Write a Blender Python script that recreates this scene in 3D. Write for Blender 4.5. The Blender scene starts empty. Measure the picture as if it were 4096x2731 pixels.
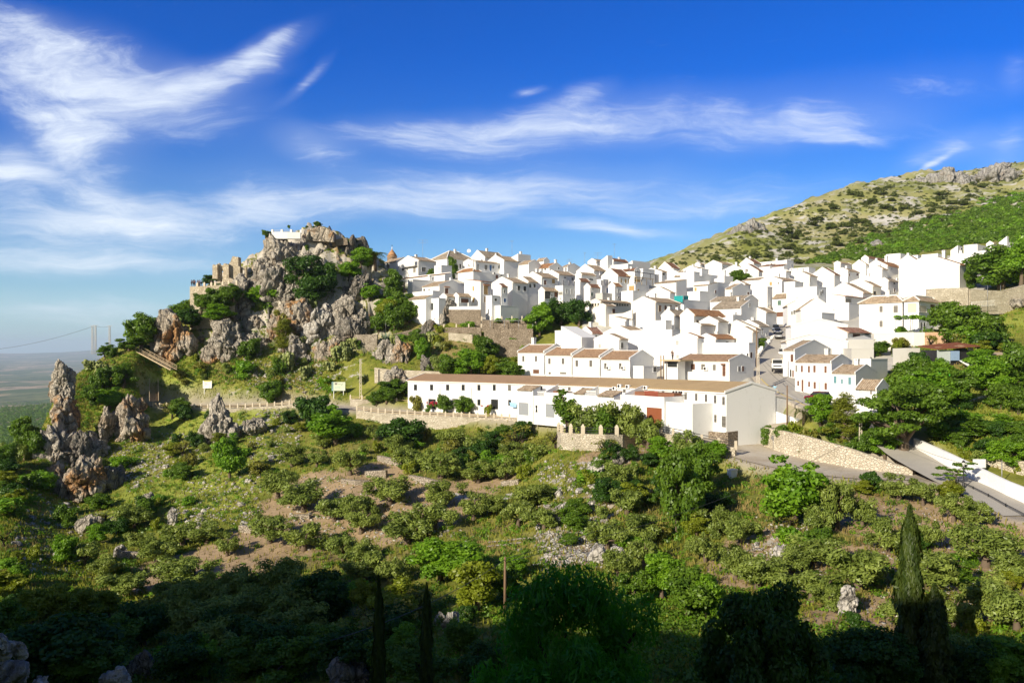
import bpy, math, random
import numpy as np
from mathutils import Vector, Matrix
random.seed(11)
RNG = np.random.default_rng(7)
C = bpy.context.scene.collection
F, CX, YH = 1829.0,1176.0,805.0          # view geometry used when the place was surveyed from the photograph
SUN_AZ = Vector((-0.68,-0.733,0)).normalized()
SUN_EL = math.radians(25)

# ---------------------------------------------------------------- survey helpers
REG = {'O': (0,0,1 / 1.7415), 'A': (1024,800,2.297), 'B': (2048,900,2.297), 'E': (2048,1400,2.297),
  'V1': (1500,960,3.92), 'V2': (2050,980,3.92), 'V3': (2600,1000,3.92), 'V4': (3050,940,3.92),
  'V5': (3496,920,3.92), 'V6': (2150,1280,3.92), 'V7': (2650,1300,3.92), 'V8': (3050,1280,3.92)}
def cv(reg, x, y):
 a, b, s = REG[reg]
 if reg == 'O': return (x, y)
 return ((a + x / s) / 1.7415,(b + y / s) / 1.7415)
def PT(x, y, Y):
 return Vector(((x - CX) / F * Y, Y, (YH - y) / F * Y))

# ---------------------------------------------------------------- object helpers
def tag(o, label=None, cat=None, group=None, kind=None):
 if label: o['label'] = label
 if cat: o['category'] = cat
 if group: o['group'] = group
 if kind: o['kind'] = kind
 return o
def empty(name, loc, rz=0.0):
 o = bpy.data.objects.new(name, None); C.objects.link(o)
 o.location = loc; o.rotation_euler = (0,0, rz); o.empty_display_size = 0.5
 return o
def thing(name, label, cat, loc=(0,0,0), rz=0.0, group=None):
 return tag(empty(name, loc, rz), label, cat, group)
def link_mesh(name, me, parent=None, loc=None, rz=0.0):
 o = bpy.data.objects.new(name, me); C.objects.link(o)
 if parent is not None: o.parent = parent
 if loc is not None: o.location = loc
 o.rotation_euler = (0,0, rz)
 return o
def np_mesh(name, V, Fq, mat=None, attr=None, smooth=False):
 V = np.asarray(V, dtype=np.float32); Fq = np.asarray(Fq, dtype=np.int32)
 me = bpy.data.meshes.new(name)
 n, k = Fq.shape
 me.vertices.add(len(V)); me.vertices.foreach_set('co', V.ravel())
 me.loops.add(n * k); me.loops.foreach_set('vertex_index', Fq.ravel())
 me.polygons.add(n); me.polygons.foreach_set('loop_start', np.arange(0, n * k, k, dtype=np.int32))
 me.polygons.foreach_set('loop_total', np.full(n, k, dtype=np.int32))
 me.update(calc_edges=True)
 if smooth: me.polygons.foreach_set('use_smooth', np.ones(n, dtype=bool))
 if attr:
  for nm, arr in attr.items():
   a = me.attributes.new(nm, 'FLOAT', 'POINT'); a.data.foreach_set('value', np.asarray(arr, dtype=np.float32))
 if mat is not None: me.materials.append(mat)
 return me
class MB:
 """collects polygons, with uv where a face gives it, and links them as ONE mesh"""
 def __init__(s): s.v = []; s.f = []; s.uv = []; s.sm = []
 def face(s, pts, uv=None, sm=False):
  b = len(s.v); s.v += [tuple(p) for p in pts]; s.f.append(tuple(range(b, b + len(pts)))); s.uv.append(uv); s.sm.append(sm)
 def box(s, x0, y0, z0, x1, y1, z1):
  p = [(x0, y0, z0),(x1, y0, z0),(x1, y1, z0),(x0, y1, z0),(x0, y0, z1),(x1, y0, z1),(x1, y1, z1),(x0, y1, z1)]
  b = len(s.v); s.v += p
  for f in ((3,2,1,0),(4,5,6,7),(0,1,5,4),(1,2,6,5),(2,3,7,6),(3,0,4,7)):
   s.f.append(tuple(b + i for i in f)); s.uv.append(None); s.sm.append(False)
 def hexa(s, p):
  """eight corner points, bottom ring then top ring"""
  b = len(s.v); s.v += [tuple(q) for q in p]
  for f in ((3,2,1,0),(4,5,6,7),(0,1,5,4),(1,2,6,5),(2,3,7,6),(3,0,4,7)):
   s.f.append(tuple(b + i for i in f)); s.uv.append(None); s.sm.append(False)
 def bar(s, a, b, w, h=None, up=(0,0,1)):
  a = Vector(a); b = Vector(b); d = b - a
  if d.length < 1e-6: return
  d.normalize(); upv = Vector(up)
  if abs(d.dot(upv)) > 0.95: upv = Vector((1,0,0))
  sx = d.cross(upv).normalized(); sy = sx.cross(d).normalized()
  h = h or w
  q = [(-w / 2,-h / 2),(w / 2,-h / 2),(w / 2, h / 2),(-w / 2, h / 2)]
  s.hexa([a + sx * i + sy * j for i, j in q] + [b + sx * i + sy * j for i, j in q])
 def tube(s, pts, rad, n=8, cap=True):
  pts = [Vector(p) for p in pts]; rings = []
  if not hasattr(rad, '__len__'): rad = [rad] * len(pts)
  for i, p in enumerate(pts):
   d = (pts[min(i + 1, len(pts) - 1)] - pts[max(i - 1,0)])
   d = d.normalized() if d.length > 1e-9 else Vector((0,0,1))
   u = Vector((1,0,0)) if abs(d.z) > 0.9 else Vector((0,0,1))
   a = d.cross(u).normalized(); b = d.cross(a).normalized()
   base = len(s.v)
   for k in range(n):
    t = 2 * math.pi * k / n
    s.v.append(tuple(p + (a * math.cos(t) + b * math.sin(t)) * rad[i]))
   rings.append(base)
  for i in range(len(rings) - 1):
   for k in range(n):
    k2 = (k + 1) % n
    s.f.append((rings[i] + k, rings[i] + k2, rings[i + 1] + k2, rings[i + 1] + k)); s.uv.append(None); s.sm.append(True)
  if cap:
   s.f.append(tuple(rings[-1] + k for k in range(n))); s.uv.append(None); s.sm.append(False)
   s.f.append(tuple(rings[0] + k for k in reversed(range(n)))); s.uv.append(None); s.sm.append(False)
 def lathe(s, prof, c=(0,0,0), n=12, sy=1.0):
  rings = []
  for r, z in prof:
   base = len(s.v)
   for k in range(n):
    t = 2 * math.pi * k / n
    s.v.append((c[0] + r * math.cos(t), c[1] + r * sy * math.sin(t), c[2] + z))
   rings.append(base)
  for i in range(len(rings) - 1):
   for k in range(n):
    k2 = (k + 1) % n
    s.f.append((rings[i] + k, rings[i] + k2, rings[i + 1] + k2, rings[i + 1] + k)); s.uv.append(None); s.sm.append(True)
  s.f.append(tuple(rings[-1] + k for k in range(n))); s.uv.append(None); s.sm.append(False)
  s.f.append(tuple(rings[0] + k for k in reversed(range(n)))); s.uv.append(None); s.sm.append(False)
 def mesh(s, name, mat):
  me = bpy.data.meshes.new(name); me.from_pydata(s.v, [], s.f)
  if any(u is not None for u in s.uv):
   l = me.uv_layers.new(name='UVMap'); i = 0
   for f, u in zip(s.f, s.uv):
    for k in range(len(f)):
     l.data[i].uv = u[k] if u is not None else (0,0); i += 1
  me.polygons.foreach_set('use_smooth', s.sm)
  if mat is not None: me.materials.append(mat)
  me.update()
  return me
 def build(s, name, mat, parent=None, loc=None, rz=0.0):
  return link_mesh(name, s.mesh(name, mat), parent, loc, rz)
def copy_tree(o, parent=None):
 c = o.copy(); C.objects.link(c)
 if parent is not None: c.parent = parent
 for ch in list(o.children): copy_tree(ch, c)
 return c

# ---------------------------------------------------------------- numpy gradient noise
_perm = np.random.default_rng(3).permutation(512).astype(np.int64)
_perm = np.concatenate([_perm, _perm, _perm])
_g = np.random.default_rng(4).normal(size=(512,3)); _g /= np.linalg.norm(_g, axis=1)[:, None]
def pnoise(P):
 P = np.asarray(P, dtype=np.float64); I = np.floor(P).astype(np.int64); f = P - I
 w = f * f * f * (f * (f * 6 - 15) + 10); I &= 511
 out = np.zeros(len(P))
 for dx in (0,1):
  for dy in (0,1):
   for dz in (0,1):
    h = _perm[(_perm[(_perm[(I[:, 0] + dx) & 511] + I[:, 1] + dy) & 511] + I[:, 2] + dz) & 511]
    d = f - np.array([dx, dy, dz])
    k = (w[:, 0] if dx else 1 - w[:, 0]) * (w[:, 1] if dy else 1 - w[:, 1]) * (w[:, 2] if dz else 1 - w[:, 2])
    out += k * (_g[h] * d).sum(1)
 return out * 1.6
def fbm(P, oct=4, gain=0.5):
 P = np.asarray(P, dtype=np.float64); o = 0; a = 1.0
 for i in range(oct):
  o = o + a * pnoise(P * 2 ** i + i * 17.3); a *= gain
 return o

def cells(P, seed=0):
 """cellular noise: (a random value per block, distance to the nearest joint)"""
 P = np.asarray(P, dtype=np.float64); I = np.floor(P).astype(np.int64); b1 = np.full(len(P),9.0); b2 = b1.copy(); v = np.zeros(len(P))
 for dx in (-1,0,1):
  for dy in (-1,0,1):
   for dz in (-1,0,1):
    c = I + np.array([dx, dy, dz]); h = _perm[(_perm[(_perm[(c[:, 0] + seed) & 511] + c[:, 1]) & 511] + c[:, 2]) & 511]
    d = np.sqrt((((c + .5 + _g[h] * .42) - P) ** 2).sum(1)); n1 = d < b1
    b2 = np.where(n1, b1, np.minimum(b2, d)); v = np.where(n1, h / 511.0, v); b1 = np.where(n1, d, b1)
 return v, b2 - b1
# ---------------------------------------------------------------- material helpers
MATS = {}
class NT:
 def __init__(s, name, tree=None):
  if tree is None:
   s.m = bpy.data.materials.new(name); s.m.use_nodes = True; s.t = s.m.node_tree
  else: s.t = tree
  s.t.nodes.clear(); s.n = s.t.nodes; s.l = s.t.links
 def new(s, typ, **kw):
  nd = s.n.new(typ)
  for k, v in kw.items(): setattr(nd, k, v)
  return nd
 def set(s, sock, v):
  if isinstance(v, bpy.types.NodeSocket): s.l.new(v, sock)
  else: sock.default_value = v
 def math(s, op, a, b=0.0, c=None, clamp=False):
  nd = s.new('ShaderNodeMath', operation=op, use_clamp=clamp); s.set(nd.inputs[0], a); s.set(nd.inputs[1], b)
  if c is not None: s.set(nd.inputs[2], c)
  return nd.outputs[0]
 def mix(s, f, a, b, typ='RGBA', blend='MIX'):
  nd = s.new('ShaderNodeMix', data_type=typ)
  if typ == 'RGBA':
   nd.blend_type = blend; s.set(nd.inputs[0], f); s.set(nd.inputs[6], a); s.set(nd.inputs[7], b); return nd.outputs[2]
  s.set(nd.inputs[0], f); s.set(nd.inputs[2], a); s.set(nd.inputs[3], b); return nd.outputs[0]
 def noise(s, vec, scale, detail=4, rough=0.55, dist=0.0, out=0):
  nd = s.new('ShaderNodeTexNoise'); s.set(nd.inputs['Vector'], vec); nd.inputs['Scale'].default_value = scale
  nd.inputs['Detail'].default_value = detail; nd.inputs['Roughness'].default_value = rough; nd.inputs['Distortion'].default_value = dist
  return nd.outputs[out]
 def ramp(s, f, a, b):
  nd = s.new('ShaderNodeMapRange'); s.set(nd.inputs[0], f); nd.inputs[1].default_value = a; nd.inputs[2].default_value = b
  nd.interpolation_type = 'SMOOTHSTEP'
  return nd.outputs[0]
 def mapping(s, vec, sc=(1,1,1), rot=(0,0,0)):
  nd = s.new('ShaderNodeMapping'); s.set(nd.inputs['Vector'], vec); nd.inputs['Scale'].default_value = sc; nd.inputs['Rotation'].default_value = rot
  return nd.outputs[0]
 def vor(s, vec, scale, feat='F1', out='Distance'):
  nd = s.new('ShaderNodeTexVoronoi', feature=feat); s.set(nd.inputs['Vector'], vec); nd.inputs['Scale'].default_value = scale
  return nd.outputs[out]
 def attr(s, name): return s.new('ShaderNodeAttribute', attribute_name=name).outputs['Fac']
 def pos(s): return s.new('ShaderNodeNewGeometry').outputs['Position']
 def obj(s): return s.new('ShaderNodeTexCoord').outputs['Object']
 def rnd(s): return s.new('ShaderNodeObjectInfo').outputs['Random']
 def bump(s, h, strength=0.5, dist=0.1):
  nd = s.new('ShaderNodeBump'); s.set(nd.inputs['Height'], h); nd.inputs['Strength'].default_value = strength; nd.inputs['Distance'].default_value = dist
  return nd.outputs[0]
 def out(s, col, rough=0.85, normal=None, spec=0.2, metal=0.0):
  b = s.new('ShaderNodeBsdfPrincipled'); s.set(b.inputs['Base Color'], col); s.set(b.inputs['Roughness'], rough)
  b.inputs['Specular IOR Level'].default_value = spec; b.inputs['Metallic'].default_value = metal
  if normal is not None: s.l.new(normal, b.inputs['Normal'])
  o = s.new('ShaderNodeOutputMaterial'); s.l.new(b.outputs[0], o.inputs[0])
  return s.m
def col(r, g, b): return (r, g, b, 1.0)
def plain(name, c, rough=0.7, spec=0.3, metal=0.0, var=0.12):
 t = NT(name); p = t.obj(); n = t.noise(p, 3.0,3)
 k = t.math('MULTIPLY_ADD', n, var * 2,1 - var)
 nd = t.new('ShaderNodeMix', data_type='RGBA', blend_type='MULTIPLY'); nd.inputs[0].default_value = 1
 nd.inputs[6].default_value = col(*c); t.l.new(k, nd.inputs[7])
 MATS[name] = t.out(nd.outputs[2], rough, None, spec, metal); return MATS[name]
def M(n): return MATS[n]

def stucco(name, c, grime, gcol):
 t = NT(name); p = t.obj()
 n1 = t.noise(p, 0.9,5,0.6); n2 = t.noise(t.mapping(p, (2.2,2.2,0.35)),1.0,4,0.6)
 g = t.math('MULTIPLY', t.ramp(n1,0.5,0.78), t.ramp(n2,0.4,0.75)); g = t.math('MULTIPLY', g, grime)
 c2 = t.mix(g, col(*c), col(*gcol))
 r = t.rnd(); c2 = t.mix(t.math('MULTIPLY', r, 0.10), c2, col(c[0] * .86, c[1] * .82, c[2] * .74))
 h = t.noise(p, 3.5,5,0.7)
 MATS[name] = t.out(c2,0.92, t.bump(h, 0.35,0.06),0.1)
stucco('white_wall', (0.77,0.765,0.75),0.55,(0.40,0.38,0.34))
stucco('cream_wall', (0.76,0.73,0.67),0.75,(0.46,0.40,0.31))
stucco('cement_wall', (0.50,0.49,0.46),0.6,(0.30,0.28,0.25))
stucco('stone_trim', (0.62,0.54,0.42),0.8,(0.34,0.28,0.2))

def tile(name, a, b, moss, cell=0.9):
 t = NT(name); uv = t.new('ShaderNodeUVMap').outputs[0]; p = t.obj()
 sep = t.new('ShaderNodeSeparateXYZ'); t.l.new(uv, sep.inputs[0])
 w = t.math('SINE', t.math('MULTIPLY', sep.outputs[0],2 * math.pi / 0.3))
 vv = t.math('FRACT', t.math('MULTIPLY', sep.outputs[1],1 / 0.38))
 cellv = t.new('ShaderNodeTexWhiteNoise', noise_dimensions='2D')
 mp = t.new('ShaderNodeVectorMath', operation='FLOOR'); mm = t.mapping(uv, (1 / 0.3,1 / 0.38,1)); t.l.new(mm, mp.inputs[0]); t.l.new(mp.outputs[0], cellv.inputs[0])
 n = t.noise(p, 0.55,6,0.65); n2 = t.noise(p, 2.6,4,0.6)
 c = t.mix(t.math('MULTIPLY', cellv.outputs[0], cell), col(*a), col(*b))
 c = t.mix(t.ramp(n, 0.42,0.7), c, col(*moss))
 c = t.mix(t.math('MULTIPLY', t.ramp(n2,0.48,0.66),0.75), c, col(a[0] * .38, a[1] * .37, a[2] * .36)); c = t.mix(t.math('MULTIPLY', t.ramp(t.noise(p, 1.7,5, .7), .54, .66), .6), c, col(b[0] * 1.2, b[1] * 1.2, b[2] * 1.15))
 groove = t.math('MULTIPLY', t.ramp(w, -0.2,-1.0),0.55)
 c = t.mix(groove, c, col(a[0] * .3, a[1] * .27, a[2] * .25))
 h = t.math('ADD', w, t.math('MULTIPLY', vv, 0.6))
 MATS[name] = t.out(c, 0.9, t.bump(h, 0.8,0.06),0.15)
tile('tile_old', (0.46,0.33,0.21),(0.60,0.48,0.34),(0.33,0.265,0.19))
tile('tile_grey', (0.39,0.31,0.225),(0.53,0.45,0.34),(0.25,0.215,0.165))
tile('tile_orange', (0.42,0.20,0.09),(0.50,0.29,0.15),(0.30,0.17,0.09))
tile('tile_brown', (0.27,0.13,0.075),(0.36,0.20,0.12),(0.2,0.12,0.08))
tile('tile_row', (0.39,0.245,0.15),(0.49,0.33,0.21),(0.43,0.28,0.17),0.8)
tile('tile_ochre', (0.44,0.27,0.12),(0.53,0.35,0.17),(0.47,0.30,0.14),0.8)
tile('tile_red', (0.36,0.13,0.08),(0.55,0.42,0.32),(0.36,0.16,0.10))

def stonewall(name, a, b, mortar, sc=2.4):
 t = NT(name); p = t.obj(); wp = t.new('ShaderNodeVectorMath', operation='ADD'); t.l.new(p, wp.inputs[0])
 nn = t.noise(p, 2.0,2, out=1); nd = t.new('ShaderNodeVectorMath', operation='SCALE'); t.l.new(nn, nd.inputs[0]); nd.inputs['Scale'].default_value = 0.25; t.l.new(nd.outputs[0], wp.inputs[1])
 vec = t.mapping(wp.outputs[0],(1,1,1.5))
 e = t.vor(vec, sc, 'DISTANCE_TO_EDGE'); cc = t.vor(vec, sc, 'F1', 'Color')
 sep = t.new('ShaderNodeSeparateColor'); t.l.new(cc, sep.inputs[0])
 c = t.mix(sep.outputs[0], col(*a), col(*b))
 c = t.mix(t.ramp(e, 0.10,0.02), c, col(*mortar))
 n = t.noise(p, 0.4,5,0.6); c = t.mix(t.math('MULTIPLY', t.ramp(n, 0.45,0.75),0.55), c, col(a[0] * .5, a[1] * .47, a[2] * .4))
 h = t.math('ADD', t.ramp(e, 0.0,0.14), t.math('MULTIPLY', t.noise(p, 9,3),0.4))
 MATS[name] = t.out(c, 0.95, t.bump(h, 0.9,0.12),0.1)
stonewall('stone_wall', (0.66,0.60,0.49),(0.50,0.44,0.34),(0.58,0.50,0.38))
stonewall('stone_shaded', (0.30,0.245,0.19),(0.42,0.35,0.27),(0.20,0.15,0.10))  # darker brown copy of the wall stone, shade of unlit walls in its colour
stonewall('stone_dry', (0.56,0.49,0.40),(0.42,0.36,0.29),(0.13,0.10,0.07),3.2)
stonewall('stone_castle', (0.66,0.58,0.45),(0.52,0.44,0.33),(0.46,0.38,0.26),1.6)
def bricks():
 t = NT('brick_wall'); p = t.obj(); b = t.new('ShaderNodeTexBrick')
 mp = t.mapping(p, (1,1,1),(math.pi / 2,0,0)); t.l.new(mp, b.inputs['Vector'])
 b.inputs['Color1'].default_value = col(.52, .30, .18); b.inputs['Color2'].default_value = col(.60, .40, .26); b.inputs['Mortar'].default_value = col(.55, .45, .33)
 b.inputs['Scale'].default_value = 3.0; b.inputs['Mortar Size'].default_value = 0.015
 n = t.noise(p, 0.8,5); c = t.mix(t.math('MULTIPLY', t.ramp(n, .45, .7), .5), b.outputs[0], col(.45, .36, .26))
 MATS['brick_wall'] = t.out(c, .95, None, .1)
bricks()

def rockmat(name, grey, pale, ochre, och_amt, dark=(0.10,0.095,0.09), moss=0.5):
 t = NT(name); p = t.obj(); r = t.rnd()
 off = t.new('ShaderNodeCombineXYZ'); t.l.new(t.math('MULTIPLY', r, 60.0), off.inputs[0]); t.l.new(t.math('MULTIPLY', r, 31.0), off.inputs[1])
 va = t.new('ShaderNodeVectorMath', operation='ADD'); t.l.new(p, va.inputs[0]); t.l.new(off.outputs[0], va.inputs[1]); P = va.outputs[0]
 n1 = t.noise(P, 0.16,7,0.62); n2 = t.noise(t.mapping(P, (1,1,0.35)),0.7,7,0.65,0.6); n3 = t.noise(P, 4.0,5,0.6)
 c = t.mix(t.ramp(n2,0.3,0.72), col(*grey), col(*pale))
 oc = t.math('MULTIPLY', t.ramp(n1,0.56 - 0.10 * och_amt, 0.68 - 0.08 * och_amt), min(1.0, och_amt))
 c = t.mix(oc, c, t.mix(n3, col(*ochre), col(ochre[0] * .68, ochre[1] * .55, ochre[2] * .42)))
 crk = t.vor(t.mapping(P, (1,1,0.5)),0.42, 'DISTANCE_TO_EDGE'); crk2 = t.vor(t.mapping(P, (1.3,1,0.7)),1.5, 'DISTANCE_TO_EDGE')
 lich = t.math('MULTIPLY', t.ramp(t.noise(P, 1.6,6,0.7),0.55,0.7),0.45)
 c = t.mix(lich, c, col(*dark))
 c = t.mix(t.math('MULTIPLY', t.math('MAXIMUM', t.ramp(crk, .05,0.0), t.math('MULTIPLY', t.ramp(crk2, .05,0.0), .5)), .75), c, col(.07, .06, .05))
 nz = t.new('ShaderNodeSeparateXYZ'); t.l.new(t.new('ShaderNodeNewGeometry').outputs['True Normal'], nz.inputs[0])
 ms = t.math('MULTIPLY', t.ramp(nz.outputs[2],0.45,0.85), t.math('MULTIPLY', t.ramp(t.noise(P, 0.5,5,0.7),0.45,0.6), moss))
 c = t.mix(ms, c, col(.10, .115, .035))
 h = t.math('ADD', t.math('MULTIPLY', t.ramp(crk, 0.0,0.12),0.9), t.math('ADD', t.math('MULTIPLY', t.ramp(crk2,0,0.1),0.35), t.math('MULTIPLY', n3,0.5)))
 h = t.math('ADD', h, t.math('MULTIPLY', n2,1.6))
 MATS[name] = t.out(c, 0.95, t.bump(h, 1.0,0.45),0.08)
rockmat('rock_grey', (0.35,0.315,0.265),(0.58,0.53,0.455),(0.55,0.38,0.21),0.42)
rockmat('rock_ochre', (0.36,0.31,0.25),(0.58,0.51,0.415),(0.58,0.35,0.17),1.0)
rockmat('rock_dark_shaded', (0.19,0.175,0.155),(0.33,0.30,0.26),(0.33,0.19,0.09),0.35, moss=0.8)  # dark rock; shade of the crag's unlit side and the hollow painted in
rockmat('rock_pale', (0.46,0.43,0.39),(0.68,0.64,0.57),(0.50,0.34,0.2),0.25, moss=0.25)
rockmat('rock_cliff', (0.33,0.32,0.31),(0.50,0.485,0.46),(0.45,0.33,0.22),0.3)

def leafmat(name, a, b, tr=0.45, glob=0.12):
 t = NT(name); lv = t.attr('lv'); r = t.rnd()
 n = t.noise(t.obj(),0.9,3)
 c = t.mix(lv, col(*a), col(*b))
 c = t.mix(t.math('MULTIPLY', r, glob), c, col(b[0] * 1.15, b[1] * 0.85, b[2] * 0.6))
 c = t.mix(t.math('MULTIPLY', t.ramp(n, 0.35,0.7),0.4), c, col(a[0] * .75, a[1] * .8, a[2] * .7))
 d = t.new('ShaderNodeBsdfDiffuse'); t.l.new(c, d.inputs[0])
 tl = t.new('ShaderNodeBsdfTranslucent'); cc = t.mix(0.5, c, col(b[0] * 1.2, b[1] * 1.25, b[2] * .4)); t.l.new(cc, tl.inputs[0])
 g = t.new('ShaderNodeBsdfGlossy'); g.inputs[0].default_value = col(.6, .62, .58); g.inputs[1].default_value = 0.45
 m1 = t.new('ShaderNodeMixShader'); m1.inputs[0].default_value = tr; t.l.new(d.outputs[0], m1.inputs[1]); t.l.new(tl.outputs[0], m1.inputs[2])
 m2 = t.new('ShaderNodeMixShader'); m2.inputs[0].default_value = 0.035; t.l.new(m1.outputs[0], m2.inputs[1]); t.l.new(g.outputs[0], m2.inputs[2])
 o = t.new('ShaderNodeOutputMaterial'); t.l.new(m2.outputs[0], o.inputs[0]); MATS[name] = t.m
leafmat('leaf_olive', (0.098,0.145,0.021),(0.321,0.400,0.081),0.25)
leafmat('leaf_bright', (0.099,0.229,0.011),(0.256,0.446,0.026),0.4)
leafmat('leaf_green', (0.067,0.144,0.011),(0.168,0.281,0.023),0.35)
leafmat('leaf_dark', (0.026,0.073,0.009),(0.073,0.160,0.016),0.3)  # dark foliage; for trees in the shaded hollow the shade is in the colour
leafmat('leaf_yellow', (0.178,0.234,0.012),(0.335,0.377,0.032),0.4)
leafmat('leaf_cypress', (0.029,0.052,0.008),(0.068,0.097,0.014),0.15)
leafmat('leaf_pine', (0.123,0.168,0.013),(0.255,0.277,0.031),0.3)
leafmat('leaf_brown', (0.155,0.170,0.023),(0.274,0.264,0.045),0.3)
leafmat('leaf_cactus', (0.130,0.170,0.044),(0.330,0.360,0.136),0.05)
leafmat('leaf_agave', (0.110,0.154,0.110),(0.220,0.275,0.198),0.05)
leafmat('leaf_maquis', (0.054,0.078,0.014),(0.118,0.138,0.026),0.15)
leafmat('leaf_willow', (0.032,0.155,0.005),(0.090,0.338,0.012),0.5)
def grassmat(name, a, b, c3):
 t = NT(name); lv = t.attr('lv'); n = t.noise(t.pos(),0.09,5,0.6)
 c = t.mix(lv, col(*a), col(*b)); c = t.mix(t.ramp(n, 0.45,0.68), c, col(*c3))
 d = t.new('ShaderNodeBsdfDiffuse'); t.l.new(c, d.inputs[0]); tl = t.new('ShaderNodeBsdfTranslucent'); t.l.new(c, tl.inputs[0])
 m1 = t.new('ShaderNodeMixShader'); m1.inputs[0].default_value = 0.35; t.l.new(d.outputs[0], m1.inputs[1]); t.l.new(tl.outputs[0], m1.inputs[2])
 o = t.new('ShaderNodeOutputMaterial'); t.l.new(m1.outputs[0], o.inputs[0]); MATS[name] = t.m
grassmat('straw', (0.26,0.17,0.07),(0.42,0.30,0.14),(0.20,0.16,0.05))
grassmat('grass_blade', (0.160,0.185,0.022),(0.320,0.320,0.055),(0.33,0.25,0.10))
for nm, c, ro, sp, me in (('bark', (.14, .105, .075), .95, .1,0),('bark_dark', (.05, .04, .03), .95, .1,0),('glass_dark', (.035, .037, .035), .25, .5,0),
  ('shutter_brown', (.16, .075, .045), .7, .3,0),('shutter_tan', (.42, .28, .12), .8, .2,0),('shutter_grey', (.23, .215, .19), .7, .3,0),('pane_pale', (.62, .60, .56), .5, .4,0),
  ('shutter_teal', (.11, .24, .27), .6, .3,0),('shutter_blue', (.06, .14, .30), .6, .3,0),('shutter_green', (.09, .16, .12), .6, .3,0),('door_rust', (.24, .075, .03), .55, .4,0),('door_grey', (.33, .345, .36), .5, .4, .2),
  ('cream_door', (.72, .62, .48), .7, .2,0),('frame_white', (.78, .78, .77), .6, .3,0),('metal_grey', (.32, .32, .33), .45, .5, .6),('metal_dark', (.03, .03, .032), .5, .5, .3),('ac_white', (.78, .77, .74), .5, .4,0),
  ('concrete_pole', (.62, .55, .45), .9, .1,0),('wood_pole', (.20, .13, .08), .9, .1,0),('wood_light', (.50, .38, .22), .85, .2,0),('rust', (.20, .07, .035), .9, .2,0),('white_paint', (.80, .80, .79), .6, .3,0),
  ('tarp_teal', (.02, .30, .30), .7, .2,0),('tarp_green', (.10, .45, .05), .7, .2,0),('cloth_blue', (.35, .55, .72), .9, .1,0),('tyre', (.02, .02, .02), .85, .2,0),('rim', (.5, .5, .5), .35, .5, .8),('lamp_red', (.4, .02, .02), .3, .5,0),('lamp_clear', (.7, .7, .66), .2, .6,0),
  ('paint_blue', (.045, .075, .15), .3, .6, .2),('paint_silver', (.48, .49, .50), .3, .6, .5),('paint_dark_blue', (.02, .03, .075), .3, .6, .2),('paint_white', (.78, .78, .77), .35, .5,0),('paint_red', (.18, .012, .018), .3, .6,0),
  ('sheet_blue', (.30, .42, .60), .6, .3, .2),('sheet_pale', (.60, .66, .64), .6, .3, .3),('sign_green', (.62, .68, .52), .6, .3,0),('sign_text', (.10, .13, .10), .7, .2,0),('sign_yellow', (.80, .56, .05), .6, .3,0),('sign_teal', (.28, .45, .45), .6, .3,0),
  ('skin', (.45, .28, .2), .6, .3,0),('cloth_light_blue', (.30, .52, .66), .9, .1,0),('cloth_navy', (.04, .06, .12), .9, .1,0),('cloth_dark', (.07, .065, .07), .9, .1,0),('cloth_red', (.35, .06, .09), .9, .1,0),('cloth_brown', (.16, .11, .09), .9, .1,0),('cloth_pale', (.6, .58, .55), .9, .1,0),('hair', (.03, .02, .015), .7, .3,0),
  ('asphalt', (.20, .19, .18), .92, .2,0),('concrete_floor', (.45, .40, .33), .95, .1,0),('kerb_yellow', (.62, .47, .10), .8, .2,0),('line_white', (.66, .65, .62), .8, .2,0),('plank', (.42, .33, .22), .9, .1,0),('brown_render', (.22, .10, .06), .9, .1,0),('rail_red', (.34, .07, .045), .7, .2,0),('green_bin', (.10, .42, .16), .6, .3,0),('cable', (.06, .06, .06), .6, .3,0),('flower', (.45, .05, .07), .8, .1,0),('wire_grey', (.20, .20, .20), .6, .3,0)):
 plain(nm, c, ro, sp, me)
# region, left end, near corner, right end, eave height, (unused), base height, distance, roof, rise, openings, options
def H(reg, xl, xc, xr, ye, yb, Y, roof, rise=0, win=(), hint='', wall='white_wall', tile=None, ch=(), ac=(), **kw):
 HOUSES.append((reg, xl, xr, xc, ye, 0, yb, Y, roof, rise, win, hint, wall, tile, ch, ac, kw))
HOUSES = []
D, BR, TAN, GR, TE, BL, GN, PA, CR = 'glass_dark', 'shutter_brown', 'shutter_tan', 'shutter_grey', 'shutter_teal', 'shutter_blue', 'shutter_green', 'pane_pale', 'cream_door'
# ---- beside the castle crag
H('V1', 150,340,560,335,520,240, 'R', 60,[(185,375,230,440, GR)], 'low gabled house at the far left of the village, beside the palm')
H('V1', 360,678,960,320,545,230, 'L', 60,[(478,330,510,380, D),(600,430,640,505, GR),(730,425,798,497, GR),(835,445,860,500, GR),(425,445,455,480, D)], 'two-storey house with a white balcony band, below the television mast', balcony=(460,338,670,395))
H('V1', 930,1040,1205,400,570,224, 'F', 0,[(980,430,1028,490, PA)], 'small flat-topped box house with one pale window, right of the leaning tree')
H('V1', 365,1095,1120,562,650,217, 'ML', 25,[], 'long low porch with a thin tiled roof under the balcony house', tile='tile_brown')
H('V1', 870,1130,1585,280,560,255, 'H', 120,[(1320,375,1352,445, D),(1368,400,1388,440, D),(1215,325,1240,370, D)], 'hip-roofed house on the skyline with the white satellite dish', tile='tile_grey')
H('V1', 1490,1720,2050,270,430,258, 'L', 105,[], 'blank white gable on the skyline right of the satellite dish', tile='tile_grey')
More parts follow.
